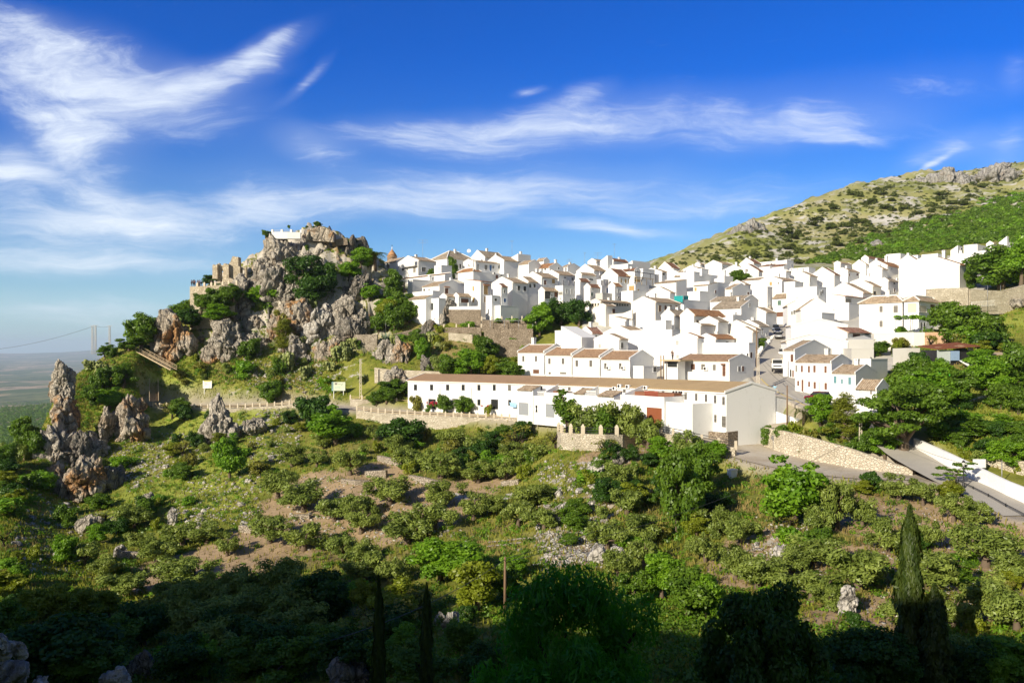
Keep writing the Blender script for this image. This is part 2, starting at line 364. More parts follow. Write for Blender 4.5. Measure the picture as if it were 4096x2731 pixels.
H('V1', 1385,1535,2015,335,505,240, 'L', 25,[(1580,380,1628,458, GR),(1718,390,1762,470, GR),(1795,390,1828,485, BL),(1840,402,1868,450, GR),(1932,402,1972,452, D)], 'long upper storey with five openings behind a terrace rail', ac=[(1460,380,1505,412)])
H('V1', 1310,1545,2060,500,650,236, 'F', 0,[(1368,537,1428,603, D),(1570,567,1640,610, D),(1890,545,1928,605, BR),(1962,548,2000,585, GR)], 'broad terrace block under the long upper storey', ac=[(1845,505,1878,538)])
H('V1', 1300,1540,1650,478,640,234, 'H', 45,[], 'little hip-roofed wing left of the white chimney stack', tile='tile_orange', ch=[(1680,335)])
H('V1', 1750,2020,2310,320,590,246, 'L', 78,[], 'tall plain gabled house with two chimneys and a shaded blank side', ch=[(1800,235),(1895,220)])
H('V2', -86,88,285,135,320,250, 'NR', 75,[], 'tall skyline block with a sloping top and one chimney, left of the tile-roofed gables', ch=[(128,100)])
H('V1', 1400,1655,1825,652,1190,205, 'MR', 35,[(1530,725,1556,795, TAN),(1530,900,1560,975, TAN),(1705,700,1770,855, TAN),(1708,885,1772,978, TAN)], 'tall narrow house with two tan shuttered windows one above the other', tile='tile_red', hoods=[(1697,685,1795,715)])
H('V1', 740,1010,1405,710,930,207, 'R', 76,[(838,765,862,815, GR),(760,765,785,820, D),(1095,755,1150,840, BR)], 'gabled house above the terrace with a red-hooded door', tile='tile_old', hoods=[(1085,725,1168,742)], ch=[(1216,590)])
H('V1', 515,592,940,624,820,215, 'F', 0,[], 'plain flat-topped block behind the terrace house', ch=[(860,555)])
H('V1', 530,800,830,912,1095,200, 'ML', 55,[], 'lean-to with striped old tiles on the rock edge', tile='tile_old')
H('V1', 720,1000,1040,918,1115,199, 'F', 0,[(825,990,862,1035, TAN),(883,988,915,1098, D)], 'flat-fronted box with a dark door above the rock steps')
H('V1', 590,905,1000,800,930,204, 'F', 0,[], 'stepped white parapet block left of the terrace house')
H('V1', 1015,1120,1310,885,1058,201, 'L', 40,[(1130,938,1305,1050, D)], 'porch with a wide dark opening under a striped awning', tile='tile_old')
H('V1', 1265,1312,1510,880,1055,201.5, 'L', 45,[(1345,915,1465,985, BR)], 'small gabled bay with a red-awninged window', tile='tile_old')
H('V1', 1820,2155,2396,665,1185,208, 'L', 80,[(2232,715,2275,790, D),(2328,725,2368,800, D)], 'broad white gable right of the tan-shuttered house', tile='tile_old')
H('V2', 20,245,398,575,1110,212, 'L', 82,[(262,605,292,668, D),(327,610,360,668, D),(170,785,245,920, BR)], 'house with an open stair well and a grey balcony', tile='tile_old', balcony2=(170,700,308,765))
H('V1', 1850,1980,2080,730,1030,203, 'L', 50,[(2018,780,2042,830, GR),(2015,915,2055,975, BL)], 'small shaded wing with a blue shutter below the broad gable', tile='tile_brown')
H('V1', 1822,1834,1960,875,1195,201, 'F', 0,[(1872,915,1912,955, D)], 'narrow wall-like block with one small window and a blind doorway')
H('V1', 1958,1970,2250,1032,1205,200, 'F', 0,[], 'weathered terrace block with peeling plaster over the vine trellis')
# ---- upper village, middle
H('V2', 95,255,440,290,440,240, 'R', 55,[], 'gable with dark tiles below the sloping skyline block', tile='tile_old')
H('V2', 375,490,580,285,340,255, 'R', 55,[], 'pair of tiled roofs on the skyline right of the sloping block', tile='tile_old')
H('V2', 360,578,805,350,470,240, 'R', 70,[(712,347,735,382, D),(500,370,527,392, D)], 'orange-roofed gable with a round window', tile='tile_orange', ch=[(690,228)])
H('V2', 785,865,1060,345,430,262, 'R', 40,[], 'low grey-blue gable on the skyline under a thin aerial', ch=[(765,272)])
H('V2', 170,455,710,505,910,218, 'L', 78,[(490,552,530,622, BR),(618,535,665,603, TAN)], 'big gable with one brown and one tan window', tile='tile_old', ch=[(382,372),(452,372)])
H('V2', 500,722,985,462,640,228, 'L', 62,[(805,500,838,520, D),(925,507,958,560, GR)], 'gable with a long old-tile roof above the roof terrace', tile='tile_old', ch=[(825,355)])
H('V2', 670,790,980,640,905,207, 'F', 0,[(832,687,866,757, PA),(915,687,948,760, PA),(728,735,788,778, GR),(752,825,765,850, D),(935,832,945,852, D)], 'flat terrace house with two slim pale windows', rail=(680,600,970,638))
H('V2', 440,500,720,712,925,205, 'L', 52,[(505,722,592,845, D),(655,712,705,820, BR),(608,775,622,802, D)], 'small tiled house with a dark balcony opening beside the garden trees', tile='tile_old')
H('V2', 1000,1275,1480,395,540,238, 'L', 88,[(1410,422,1432,460, GR)], 'broad gable with a steel water tank against its shaded side', tile='tile_old', ch=[(1385,310)])
H('V2', 1180,1310,1490,275,350,258, 'L', 36,[], 'cream gable on the skyline with twin stove pipes', 'cream_wall', tile='tile_old')
H('V2', 1372,1490,1567,160,340,252, 'NR', 78,[], 'tallest sloping-topped skyline tower right of the double aerial')
H('V2', 1568,1580,1815,285,340,262, 'L', 45,[(1640,290,1800,310, D)], 'low reddish roof on the skyline over an open loggia', tile='tile_brown', ch=[(1672,213)])
H('V2', 1480,1810,1830,315,400,248, 'F', 0,[], 'long white parapet in front of the reddish skyline roof')
H('V2', 1818,1880,2160,240,365,255, 'NR', 50,[], 'pale cube on the skyline with a broad shaded face')
H('V2', 1390,1650,1845,480,640,228, 'L', 112,[(1690,525,1717,590, TAN),(1760,530,1786,595, TAN),(1810,535,1832,598, TAN)], 'brown-roofed house with three tan windows', tile='tile_brown')
H('V2', 1700,1920,2008,395,500,238, 'R', 32,[(1952,393,1968,425, GR)], 'gable with a round vent behind the brown roof', tile='tile_brown', ch=[(1865,335)])
H('V2', 2010,2045,2230,375,480,245, 'F', 0,[], 'small grey-sided block right of the round vent gable')
H('V2', 1840,1905,2140,585,640,230, 'F', 0,[(1912,508,2005,583, TAN)], 'roof terrace under a black flat canopy', canopy=(1905,490,2310,545))
H('V2', 985,1080,1310,505,570,226, 'L', 35,[(1205,525,1262,555, D)], 'low tiled house with one wide dark window below the water tank', tile='tile_old')
H('V2', 980,1060,1215,565,880,214, 'L', 45,[], 'blank bluish wall with a tiled top, right of the terrace house', tile='tile_brown')
H('V2', 1130,1218,1390,655,880,209, 'L', 55,[(1250,675,1264,710, D),(1228,745,1263,797, GN),(1308,750,1345,822, PA)], 'narrow house with a green shutter and a barred door', tile='tile_brown')
H('V2', 1365,1400,1545,640,880,211, 'F', 0,[(1468,672,1500,752, BL)], 'stack of balconies with a blue door', rail=(1365,575,1505,638))
H('V2', 1365,1420,1505,545,660,213, 'F', 0,[], 'small white box above the balconies')
H('V2', 1500,1605,1720,640,880,208, 'L', 55,[(1645,688,1683,748, PA),(1652,805,1677,835, D)], 'house with a bright red tile slope and one pale window', tile='tile_orange')
H('V2', 1405,1412,1600,778,880,206, 'F', 0,[], 'unpainted cement box under the balconies', 'cement_wall')
H('V2', 1705,1890,2080,722,885,205, 'F', 0,[], 'terrace block half in shade below the reed screens')
H('V2', 1800,1925,2080,640,735,214, 'F', 0,[(1828,642,1910,716, TAN),(1955,690,1985,718, TAN)], 'upper room with reed blinds', canopy=(1925,628,2080,650))
H('V2', 1200,1378,1870,905,1015,195, 'L', 32,[(1202,918,1230,960, D),(1245,918,1275,958, D),(1290,915,1312,955, D),(1335,915,1358,955, D)] + [(1388 + 40.2 * i, 912,1412 + 40.2 * i, 955, D) for i in range(11)], 'long low gallery with a row of dark openings', 'cream_wall', tile='tile_old')
H('V2', 1350,1460,1620,985,1080,192, 'L', 25,[(1565,1000,1605,1065, BR)], 'lean-to with a brown door below the long gallery', 'cream_wall', tile='tile_old')
H('V2', 1860,2240,2635,893,1135,186, 'L', 75,[(2292,945,2328,1040, BR),(2384,946,2411,1038, BR),(2468,946,2494,1013, BR),(2554,948,2581,993, BR)], 'large weathered cream gable with four brown windows', 'cream_wall', tile='tile_old')
# ---- courtyard houses in front of the garden
H('V6', 655,850,1030,205,350,172, 'L', 92,[(905,235,930,280, GR)], 'whitewashed shed with patchy pink tiles behind the yard', tile='tile_red')
H('V6', 370,690,705,355,420,165, 'MR', 185,[], 'courtyard wall with a long slanting top', whitetop=True)
H('V6', 385,395,690,172,360,178, 'F', 0,[], 'shaded back wall of the courtyard')
H('V6', 885,1280,1420,300,510,160, 'L', 86,[(955,372,997,440, PA),(1305,352,1345,440, GR)], 'gabled house with a grey window on its shaded side above the row houses', tile='tile_old')
H('V6', 1035,1490,1745,200,510,168, 'L', 106,[], 'wide blank gable behind the courtyard house', tile='tile_old', ch=[(1370,15),(1480,0)])
H('V6', 1420,2110,2240,158,870,158, 'F', 0,[], 'huge blank white wall behind the row houses')
H('V6', 1560,2010,2072,12,220,172, 'F', 0,[], 'upper white block with a grey shaded end above the huge blank wall')
H('V6', 1205,1390,1480,50,130,180, 'MR', 50,[], 'small roof tucked below the fig tree', tile='tile_grey')
H('V7', 150,545,575,195,570,152, 'L', 70,[(208,240,258,315, PA),(212,460,262,530, PA)], 'white gable with two pale grilled windows behind the man on the roof', tile='tile_orange')
H('V7', 535,830,1178,212,500,156, 'L', 68,[(1128,250,1160,272, D),(990,255,1030,272, D)], 'gable with a striped brown roof over a cluttered terrace', tile='tile_orange', ch=[(850,125)])
H('V7', 560,1355,1418,285,510,146, 'F', 0,[(1330,440,1350,500, D),(1370,425,1408,520, BR)], 'long white front below the cluttered terrace')
H('V7', 240,1050,1430,560,890,135, 'R', 95,[(287,608,347,772, BR),(447,605,510,700, BR),(607,607,670,703, GR),(787,615,838,712, GR),(940,625,990,802, BR)], 'two-storey house with five barred windows and hooded doors behind the curved terrace', tile='tile_row', hoods=[(272,585,352,600),(920,600,992,618)], ac=[(655,655,720,705)])
H('V6', 1990,2200,2225,642,880,139, 'F', 0,[(2040,655,2195,738, D)], 'flat-roofed annex with a wide opening under the man on the roof', slab=True)
H('V6', 1650,1662,1870,735,900,148, 'F', 0,[(1812,732,1865,806, GR)], 'small grey yard room beside the end row house')
# ---- central village, upper
H('V3', -60,312,395,690,790,205, 'L', 90,[], 'white gable sloping down to the teal screen', tile='tile_old')
H('V3', 480,530,900,785,915,198, 'F', 0,[], 'terrace block with a curved shadow, right of the teal screen')
H('V3', 585,780,915,650,905,205, 'F', 0,[], 'stepped block with a square shaded end')
H('V3', 685,930,1235,497,815,212, 'F', 0,[], 'massive block with the largest grey shaded wall')
H('V3', 680,905,922,552,805,211, 'ML', 60,[(697,588,733,648, TAN),(820,598,846,628, PA)], 'small tiled front with a tan door against the massive grey block', tile='tile_old')
H('V3', 410,690,780,345,730,225, 'F', 0,[], 'tall stepped white block left of the round roof tank')
H('V3', 70,410,430,502,650,218, 'ML', 56,[], 'long brown roof above the pergola terrace', tile='tile_old')
H('V3', 420,480,625,465,520,228, 'R', 85,[], 'little grey gable behind the pergola terrace', tile='tile_grey')
H('V3', 690,697,860,400,545,232, 'F', 0,[], 'shaded terrace box carrying the round roof tank')
H('V3', 805,812,1060,380,490,240, 'F', 0,[], 'grey terrace wall right of the round roof tank')
H('V3', 805,812,918,325,400,241, 'F', 0,[], 'grey cube on the terrace wall right of the tank')
H('V3', 1005,1165,1300,400,540,240, 'NR', 45,[], 'sloping-topped house just left of the round street tree', ch=[(1162,318)])
H('V3', 130,330,465,340,370,265, 'L', 112,[], 'skyline gable with the darkest brown roof', tile='tile_brown')
H('V3', -150,185,330,345,450,250, 'L', 55,[(190,360,230,395, D)], 'low house with a row of small dark openings under the dark brown roof', tile='tile_old')
H('V3', 265,425,445,370,450,240, 'L', 30,[], 'small plain gable in front of the dark brown roof', ch=[(245,380)])
H('V3', 515,745,910,310,390,262, 'L', 40,[], 'gable with a tall thin chimney on the skyline below the mountain foot', tile='tile_old', ch=[(675,222)])
H('V3', 700,785,865,275,310,280, 'L', 25,[], 'tiny gable peeping behind the tall thin chimney', tile='tile_old')
H('V3', 860,1125,1340,240,310,275, 'L', 52,[(1140,258,1165,275, D)], 'broad skyline gable with a light ribbed roof', tile='tile_old')
H('V3', 1120,1490,1605,305,410,258, 'L', 62,[], 'wide gable just above the round street tree', tile='tile_old')
H('V3', 1320,1700,1790,335,430,256, 'L', 118,[], 'long sloping gable right of the street tree', tile='tile_brown')
H('V3', 1405,1620,1745,235,290,285, 'L', 72,[], 'skyline gable with a dark weathered roof right of the ribbed one', tile='tile_brown')
H('V3', 1690,2145,2165,162,345,290, 'F', 0,[], 'long flat skyline block with two water tanks', ch=[(1988,130)])
H('V3', 1715,1880,1892,255,340,272, 'ML', 46,[], 'brown-roofed front below the two water tanks', tile='tile_brown', ch=[(1885,190)])
H('V3', 1905,2095,2150,255,340,270, 'ML', 36,[(1985,283,2015,310, GR)], 'brown-roofed front with one window below the flat skyline block', tile='tile_brown')
H('V4', 388,725,830,510,610,268, 'F', 0,[(450,522,465,548, D),(548,525,562,548, D)], 'grey-sided flat block with two tiny windows')
H('V4', 0,390,430,615,670,240, 'L', 50,[], 'low white gable below the grey-sided flat block', tile='tile_old')
H('V4', -90,305,620,712,890,215, 'L', 66,[(237,738,262,768, GR),(110,735,150,790, TAN)], 'gable with a long patchy roof above the top of the street', tile='tile_old')
H('V4', 335,510,640,735,860,212, 'F', 0,[], 'flat white box with an open dark corner')
H('V4', 400,735,860,640,770,235, 'L', 76,[(738,678,755,738, GR)], 'gable with one tall window on its shaded end', tile='tile_old')
H('V4', 750,1125,1215,620,850,238, 'L', 108,[], 'great white gable with a long diagonal shadow', tile='tile_brown')
H('V4', 375,850,1000,812,1130,196, 'F', 0,[], 'large white block above the street bend')
H('V4', 150,378,400,985,1350,203, 'ML', 75,[(237,1027,293,1100, GN),(220,1208,330,1278, BR)], 'street house with a green window over a wide shop opening', tile='tile_old')
H('V4', 378,395,760,1110,1420,190, 'R', 100,[(450,1192,466,1250, D),(484,1178,496,1240, D),(512,1178,524,1240, D)], 'gable with three slit windows beside the street', tile='tile_old', a=-10)
H('V4', 590,602,1110,1165,1410,182, 'R', 185,[], 'steep white gable with a fat chimney above the street', tile='tile_old', ch=[(945,1065)], a=-10)
H('V4', 640,930,1130,1225,1410,172, 'F', 0,[(775,1328,800,1352, D)], 'white box with one small square window')
H('V4', 960,1355,1505,1068,1270,188, 'F', 0,[], 'broad white wall with a blue shaded return beside the hip-roofed house')
H('V4', 970,1570,1720,905,1070,205, 'L', 155,[(1600,905,1700,925, D)], 'very wide low white gable in mid-slope', tile='tile_old')
H('V4', 1080,1290,1725,965,1090,196, 'MR', 42,[(1300,990,1388,1060, D)], 'porch house with striped red tiles below the very wide gable', tile='tile_red')
H('V4', 1375,1880,1970,715,910,226, 'L', 62,[(1882,755,1898,830, D)], 'plain white gable behind the ochre-stained one', tile='tile_old')
H('V4', 1385,1725,1860,797,960,215, 'L', 85,[(1735,880,1780,940, D)], 'gable with a big ochre stain', 'cream_wall', tile='tile_old')
H('V4', 1885,1970,2125,715,915,220, 'L', 60,[(2050,738,2078,778, D),(2055,835,2078,895, BR)], 'shaded house front with a red door behind the slope trees', tile='tile_grey', ac=[(2080,672,2120,712)])
H('V4', 1410,1615,1650,460,650,255, 'L', 66,[], 'tall white gable with a drainpipe on the right of the ridge trees')
H('V4', 1640,1875,1960,530,670,246, 'L', 58,[], 'gable with a short chimney below the long brown roof', tile='tile_old', ch=[(1880,530)])
H('V4', 1600,1955,2225,492,580,252, 'L', 86,[(2020,520,2030,545, D)], 'gable with the longest brown roof on the right slope', tile='tile_orange', ch=[(1765,365),(1940,330)])
H('V4', 1135,1220,1395,455,530,268, 'L', 22,[], 'small cream-roofed block below the ridge trees', tile='tile_old')
H('V4', 1165,1335,1520,560,670,245, 'L', 42,[(1350,605,1372,645, BR),(1472,600,1495,638, BR)], 'house with two brown windows and a stove pipe in mid-slope', tile='tile_old', ch=[(1315,485)])
H('V4', 1550,1660,1940,390,450,275, 'L', 42,[], 'white house with a thin red roof right under the woods', tile='tile_brown')
H('V4', 1935,2160,2300,292,400,290, 'F', 0,[], 'flat white house at the edge of the woods')
H('V5', 385,1340,1600,545,950,205, 'L', 152,[], 'enormous blank white gable above the hip-roofed house', tile='tile_orange', ch=[(1095,325)])
H('V5', 1090,1620,1655,460,570,232, 'L', 95,[(1625,490,1650,540, D)], 'long gable behind the enormous one', tile='tile_old', ch=[(1138,322)])
H('V5', 1212,1312,1390,240,390,262, 'NR', 72,[], 'sloping-topped tower high on the right slope')
H('V5', 1405,1620,1780,240,320,270, 'F', 0,[], 'flat block right of the sloping-topped tower')
H('V5', 1550,1745,1810,330,430,250, 'F', 0,[], 'white box partly behind the big right-hand trees')
H('V5', 1560,1730,1800,450,530,235, 'F', 0,[(1735,460,1790,510, PA)], 'terrace box with a glazed end beside the big trees')
H('V5', 1760,1870,2090,225,300,285, 'L', 45,[], 'highest gabled house on the right slope, with pale tiles', tile='tile_old')
H('V5', 1955,2085,2110,95,190,300, 'NR', 90,[], 'wedge-shaped wall above the highest gabled house')
H('V5', 550,685,780,405,490,272, 'F', 0,[], 'low flat house under the woods, right slope')
H('V5', 745,1000,1060,400,470,262, 'F', 0,[], 'long low white wall behind the enormous gable')
H('V5', 400,650,720,520,570,248, 'L', 78,[], 'gable with a reddish roof and two small vents', tile='tile_brown', ch=[(440,480)])
H('V5', 395,780,860,575,650,235, 'L', 72,[], 'low gable leaning against the enormous one', tile='tile_old')
# ---- big hip-roofed house
H('V5', -235,445,560,1117,1570,163, 'H', 112,[(85,1190,137,1287, GR),(305,1185,375,1295, GR),(85,1420,137,1520, GR),(560,1430,580,1500, GR)], 'big hip-roofed house above the concrete retaining wall', tile='tile_old')
H('V5', 470,700,1060,1102,1570,160, 'H', 112,[(525,1150,668,1290, 'stone_trim'),(705,1180,820,1290, CR),(880,1165,950,1285, BR),(720,1450,750,1560, D),(770,1450,800,1560, D)], 'corner wing with an open loggia and a vine pergola', tile='tile_old', ch=[(992,940)])
# ---- right-hand side of the street
H('V8', 1240,1330,1700,195,390,150, 'MR', 82,[(1412,212,1530,310, BR),(1608,200,1665,230, D)], 'small house with red and white striped tiles and a brown balcony door', tile='tile_red')
H('V8', 440,452,1335,92,510,160, 'R', 75,[(1285,192,1312,318, GR)], 'large plain gable beside the red and white tiles', tile='tile_old', a=-10)
H('V8', 440,447,900,130,340,168, 'R', 80,[], 'low gable with dark roof edges above the parked cars', tile='tile_old', a=-10)
H('V8', 372,385,1335,345,620,150, 'R', 122,[(378,415,410,540, D)], 'wide white gable with a roof aerial, behind the street terrace', tile='tile_old', a=-10)
H('V8', 420,505,1100,475,920,139, 'R', 105,[(440,535,485,655, BR),(440,775,456,890, D),(478,785,492,895, BR)], 'shaded grey gable over a three-pane brown window at the street', tile='tile_old')
H('V8', 510,1080,1400,660,1195,126, 'R', 112,[(518,708,548,812, GR),(602,712,635,815, BR),(712,716,745,822, BR),(797,710,835,820, BR),(970,718,1008,828, BR),(545,950,577,1030, BR),(612,932,644,1115, BR),(716,963,748,1045, BR),(800,966,838,1075, BR),(875,970,910,1160, CR),(972,982,1012,1090, BR)], 'long two-storey street house with eleven openings', tile='tile_old')
H('V8', 1080,1460,1795,835,1240,121, 'R', 125,[(1118,878,1162,990, TE),(1235,922,1262,1000, TE),(1345,895,1390,1010, TE)], 'street house with three teal windows and a wall lantern', tile='tile_old')
H('V8', 1455,1790,2000,1085,1420,113, 'R', 140,[(1697,1100,1720,1165, GR),(1540,1085,1546,1110, D)], 'lowest street house, half hidden by the pine and big tree', tile='tile_old')
H('V8', 1560,1700,1960,622,820,128, 'F', 0,[], 'roofless white enclosure behind the teal-windowed house')
H('V8', 1385,1395,1690,457,640,142, 'F', 0,[], 'bare cement garage block left of the round bush', 'cement_wall', a=-10)
H('V8', 1335,1345,1745,300,620,148, 'NR', -70,[], 'cement ramp wall under the striped-tile house', 'cement_wall', a=-10)
# ---- left-hand side of the street
H('V3', 175,375,610,1020,1190,175, 'L', 92,[], 'house with one steep dark roof edge left of the orange roof', tile='tile_grey', ch=[(305,910),(430,900)])
H('V3', 470,690,1190,1020,1210,172, 'L', 95,[(722,1095,755,1160, D),(775,1097,802,1160, PA),(825,1097,895,1145, D)], 'weathered house with the brightest orange roof', 'cream_wall', tile='tile_orange')
H('V3', 1030,1300,1455,1010,1160,174, 'NR', 80,[], 'white block with a sunken grey terrace right of the orange roof', ch=[(1355,1035)])
H('V3', 970,1430,1710,912,1040,182, 'R', 112,[(1552,832,1578,895, GR)], 'gable with two parallel ribbed roof strips', tile='tile_grey')
H('V3', 940,1490,1700,792,910,188, 'R', 68,[], 'house behind with a long white ridge above the ribbed strips', tile='tile_grey', ch=[(1255,655)])
H('V3', 1238,1290,1575,677,725,210, 'R', 76,[(1522,660,1558,698, BR)], 'bluish gable with a single brown window', tile='tile_old')
H('V3', 1240,1480,1575,605,650,220, 'L', 58,[], 'tiled house behind the bluish gable', tile='tile_old')
H('V3', 1600,1840,1920,580,800,205, 'F', 0,[], 'white block on the bare grey rock')
H('V3', 1780,2130,2190,385,440,235, 'L', 50,[], 'gable with a brown roof corner above the white block', tile='tile_old')
H('V3', 1470,1740,1780,470,570,225, 'ML', 36,[], 'low tiled front below the street tree', tile='tile_old')
H('V3', 780,1065,1225,1165,1270,166, 'L', 72,[], 'small gable with dotted roof edge in front of the orange roof', tile='tile_grey')
H('V3', 690,790,1070,1215,1330,163, 'L', 18,[], 'low grey terrace front beneath the dotted gable')
H('V3', 1070,1650,1700,1240,1410,165, 'L', 128,[], 'broad stained gable facing the valley left of the street', 'cream_wall', tile='tile_grey')
H('V3', 1380,1700,1865,1190,1420,171, 'L', 86,[(1715,1235,1730,1320, D),(1755,1232,1770,1318, D),(1815,1295,1828,1338, D)], 'street-side house with slim dark windows by the parked cars', tile='tile_grey')
H('V3', 1430,1815,1832,977,1140,185, 'L', 86,[], 'sharp white gable above the parked cars')
H('V3', 1300,1605,1640,1300,1440,158, 'L', 80,[], 'yellow-stained gable above the street orange tree', 'cream_wall')
# ================================================================ terrain
CTRL = """350 932 187|550 933 184|690 928 181|830 938 173|1100 955 156|1270 968 144|940 942 171|1440 970 136|1668 995 116|1380 970 138
820 962 164|900 990 160|1000 1000 154|1100 1005 149|1190 1005 146|1270 1005 142|1279 1030 123|1330 1040 118|1390 1042 116|1430 1036 117|1466 1022 121
700 1000 166|560 1000 169|450 1000 171|340 1000 174|600 1050 152|600 1100 140|600 1200 120|600 1300 102|600 1400 85|600 1500 70
440 1060 158|300 1080 158|300 1150 140|300 1250 118|300 1350 98|300 1450 80|180 1100 160|200 1010 171|180 1160 146|100 1200 128|100 1300 104|100 1400 88|0 1100 142|0 1200 117|0 1300 99|0 1400 83|0 1070 150|60 1060 158|100 1010 166|60 1100 185|20 1120 180|95 1060 188|100 1040 200|60 1120 205|115 985 186|20 1100 165
130 880 182|180 850 186|250 840 187|320 820 189|400 870 192|480 880 192|600 870 192|700 870 191|800 870 188|880 880 182
400 830 197|450 760 204|520 740 207|600 760 205|700 780 203|800 780 200|860 780 198|480 690 214|560 650 218|600 620 221|660 575 223|720 545 226|780 560 228|850 610 230|900 680 216|940 650 232|760 700 212|840 720 208
950 720 208|1050 725 204|1200 700 222|1350 700 225|1050 775 194|1230 810 188|1150 850 184|1280 850 180|1000 860 184|1300 760 195|900 850 186|1100 800 190
1190 872 171|1475 885 153|1560 890 141|1710 885 134|1450 760 195|1600 775 190|1500 700 230|1600 660 285|1500 625 320|1300 630 290|1150 620 270|1000 630 255|1750 625 330|1900 640 310|2000 625 330|2100 605 320|2280 575 300|1850 705 235|1780 743 207|1850 760 180
1785 764 178|1781 823 152|1770 856 143|1781 881 134|1803 903 127|1847 924 120|1900 948 116|1960 972 113|2020 1000 109|2075 1030 105|2120 1060 100|2200 1100 93|2280 1135 87|2360 1175 82
1900 930 124|1960 950 119|2050 765 165|2150 765 160|2300 705 178|2360 690 174|2250 840 132|2200 930 113|2352 950 108|2120 880 128|2050 900 122|2300 780 150|2050 990 113|2147 960 112|2285 915 118|2230 1000 107|2310 1040 99|2360 1080 95
2080 1090 99|1900 1080 102|1780 1055 109|1700 1022 116|1640 998 119|1560 978 125|1470 970 132
1700 1060 110|1800 1110 99|1950 1120 94|2100 1130 91|2200 1130 89|2290 1190 81|2360 1215 78
1800 1180 88|2000 1200 82|2180 1220 80|2352 1260 74|1700 1250 80|2000 1350 64|2352 1400 57|1700 1400 63|2000 1500 50|2350 1520 47|1550 1060 114|1400 1100 108|1550 1150 98|1400 1200 93|1500 1300 78|1300 1300 80|1200 1100 120|1200 1200 103|1000 1100 128|1000 1200 108|1000 1300 92|1200 1400 68|1000 1450 65|800 1100 133|800 1250 110|800 1400 82|1400 1450 58
1500 1560 44|1000 1568 48|600 1568 58|2000 1568 42|300 1568 60|0 1500 66
0 1050 230|60 1040 260|100 1010 300|0 1100 300|0 985 1300|60 985 1350|130 990 1400|0 930 3300|100 930 3300|0 880 6200|130 880 6400|0 850 10000|130 846 10400|0 834 14000|140 832 14000|0 817 19000|70 822 19000|140 815 19500|0 803 25000|140 801 25000
300 1000 420|500 950 420|700 930 420|900 900 420|300 905 1600|600 900 1600|900 890 1600|500 845 6000|900 840 6000|1300 700 600|1300 780 1500|1300 832 6000|1000 720 420|1150 690 420
1500 618 430|1560 602 440|1600 592 450|1680 550 480|1750 512 520|1850 468 570|1960 427 630|2100 393 690|2352 372 740
1560 640 420|1650 622 420|1680 590 440|1800 590 430|1850 540 500|1900 600 400|2000 520 500|2000 585 400|2100 470 560|2100 560 390|2200 450 580|2250 530 400|2352 430 600|2352 470 500|2352 540 330|2200 590 330
1500 700 900|1680 640 900|1850 590 1000|2100 520 1150|2352 480 1200|1700 790 3000|2100 780 3000|1900 828 8000""".replace('\n', '|').split('|')
pts = []
for s in CTRL:
 x, y, Y = map(float, s.split()); p = PT(x, y, Y); pts.append((p.x, p.y, p.z))
NC = len(pts)
# ground under every house corner, a little below its sill
for h in HOUSES:
 x, y = cv(h[0], h[3], h[6]); p = PT(x, y, h[7]); pts.append((p.x, p.y, p.z - 1.6))
OUT = [(-45,40,-.5),(-45,100,-.26),(-45,200,-.28),(-45,600,-.16),(-45,3000,-.042),(-65,40,-.5),(-65,150,-.3),(-65,800,-.12),
  (45,30,-.5),(45,70,-.2),(45,120,-.04),(45,250, .10),(45,600, .26),(45,1500, .12),(65,40,-.4),(65,120, .05),(65,500, .28),
  (-20,25,-.9),(0,25,-.9),(20,25,-.8),(0,12,-1.2),(-25,12,-1.0),(25,12,-1.0),(0,14000,-.0102),(30,14000,-.0102),(45,14000,-.01),(-45,14000,-.0102)]
for th, r, t in OUT:
 a = math.radians(th); pts.append((r * math.sin(a), r * math.cos(a), t * r))
NH = len(HOUSES)
A = np.array(pts); Rr = np.hypot(A[:, 0], A[:, 1])
def warp(th, r): return np.stack([np.degrees(th) / 5.0, np.log(r) * 4.5],1)
WP = warp(np.arctan2(A[:, 0], A[:, 1]), Rr); WT = A[:, 2] / Rr
def kern(a, b):
 d2 = ((a[:, None, :] - b[None, :, :]) ** 2).sum(2); return -np.sqrt(d2 + 0.02)
K = kern(WP, WP) + np.diag(np.where((np.arange(len(WP)) >= NC) & (np.arange(len(WP)) < NC + NH), .9, .05)); K = K * 1.0
P1 = np.column_stack([np.ones(len(WP)), WP])
S = np.block([[K, P1],[P1.T, np.zeros((3,3))]])
SOL = np.linalg.solve(S, np.concatenate([WT, np.zeros(3)]))
def rbf(th, r):
 o = np.empty(len(th)); W = warp(th, r)
 for i in range(0, len(th),20000):
  w = W[i:i + 20000]; o[i:i + 20000] = kern(w, WP) @ SOL[:-3] + np.column_stack([np.ones(len(w)), w]) @ SOL[-3:]
 return o
def nearhill(x, y):
 s = x * SUN_AZ.x + y * SUN_AZ.y; w = x * -SUN_AZ.y - y * -SUN_AZ.x
 w = -SUN_AZ.y * x + SUN_AZ.x * y
 h = np.interp(w, [-240,-150,-125,-110,-100,-92,-85,-75,-58,-47,-30,-20,-13,10,80,200],[-40,-30,-16,-4,10,19,28,31,29,27,29,33.5,38,37,35,28]) + fbm(np.column_stack([w * .11,0 * w, 0 * w + 4.4]),3) * 2.6 * np.clip((s - 25) / 25,0,1)  # unseen crest behind the camera, heights and bumps shaped for the shade it casts
 b0 = np.interp(w, [-110,-45,-25,60],[-56,-20.8,-2.7,-2.1]); sl = (h - b0) / 60
 return np.where(s < 0, h - sl * 60 + s * 1.25, np.where(s < 60, h - sl * (60 - s), h - 0.12 * (s - 60)))
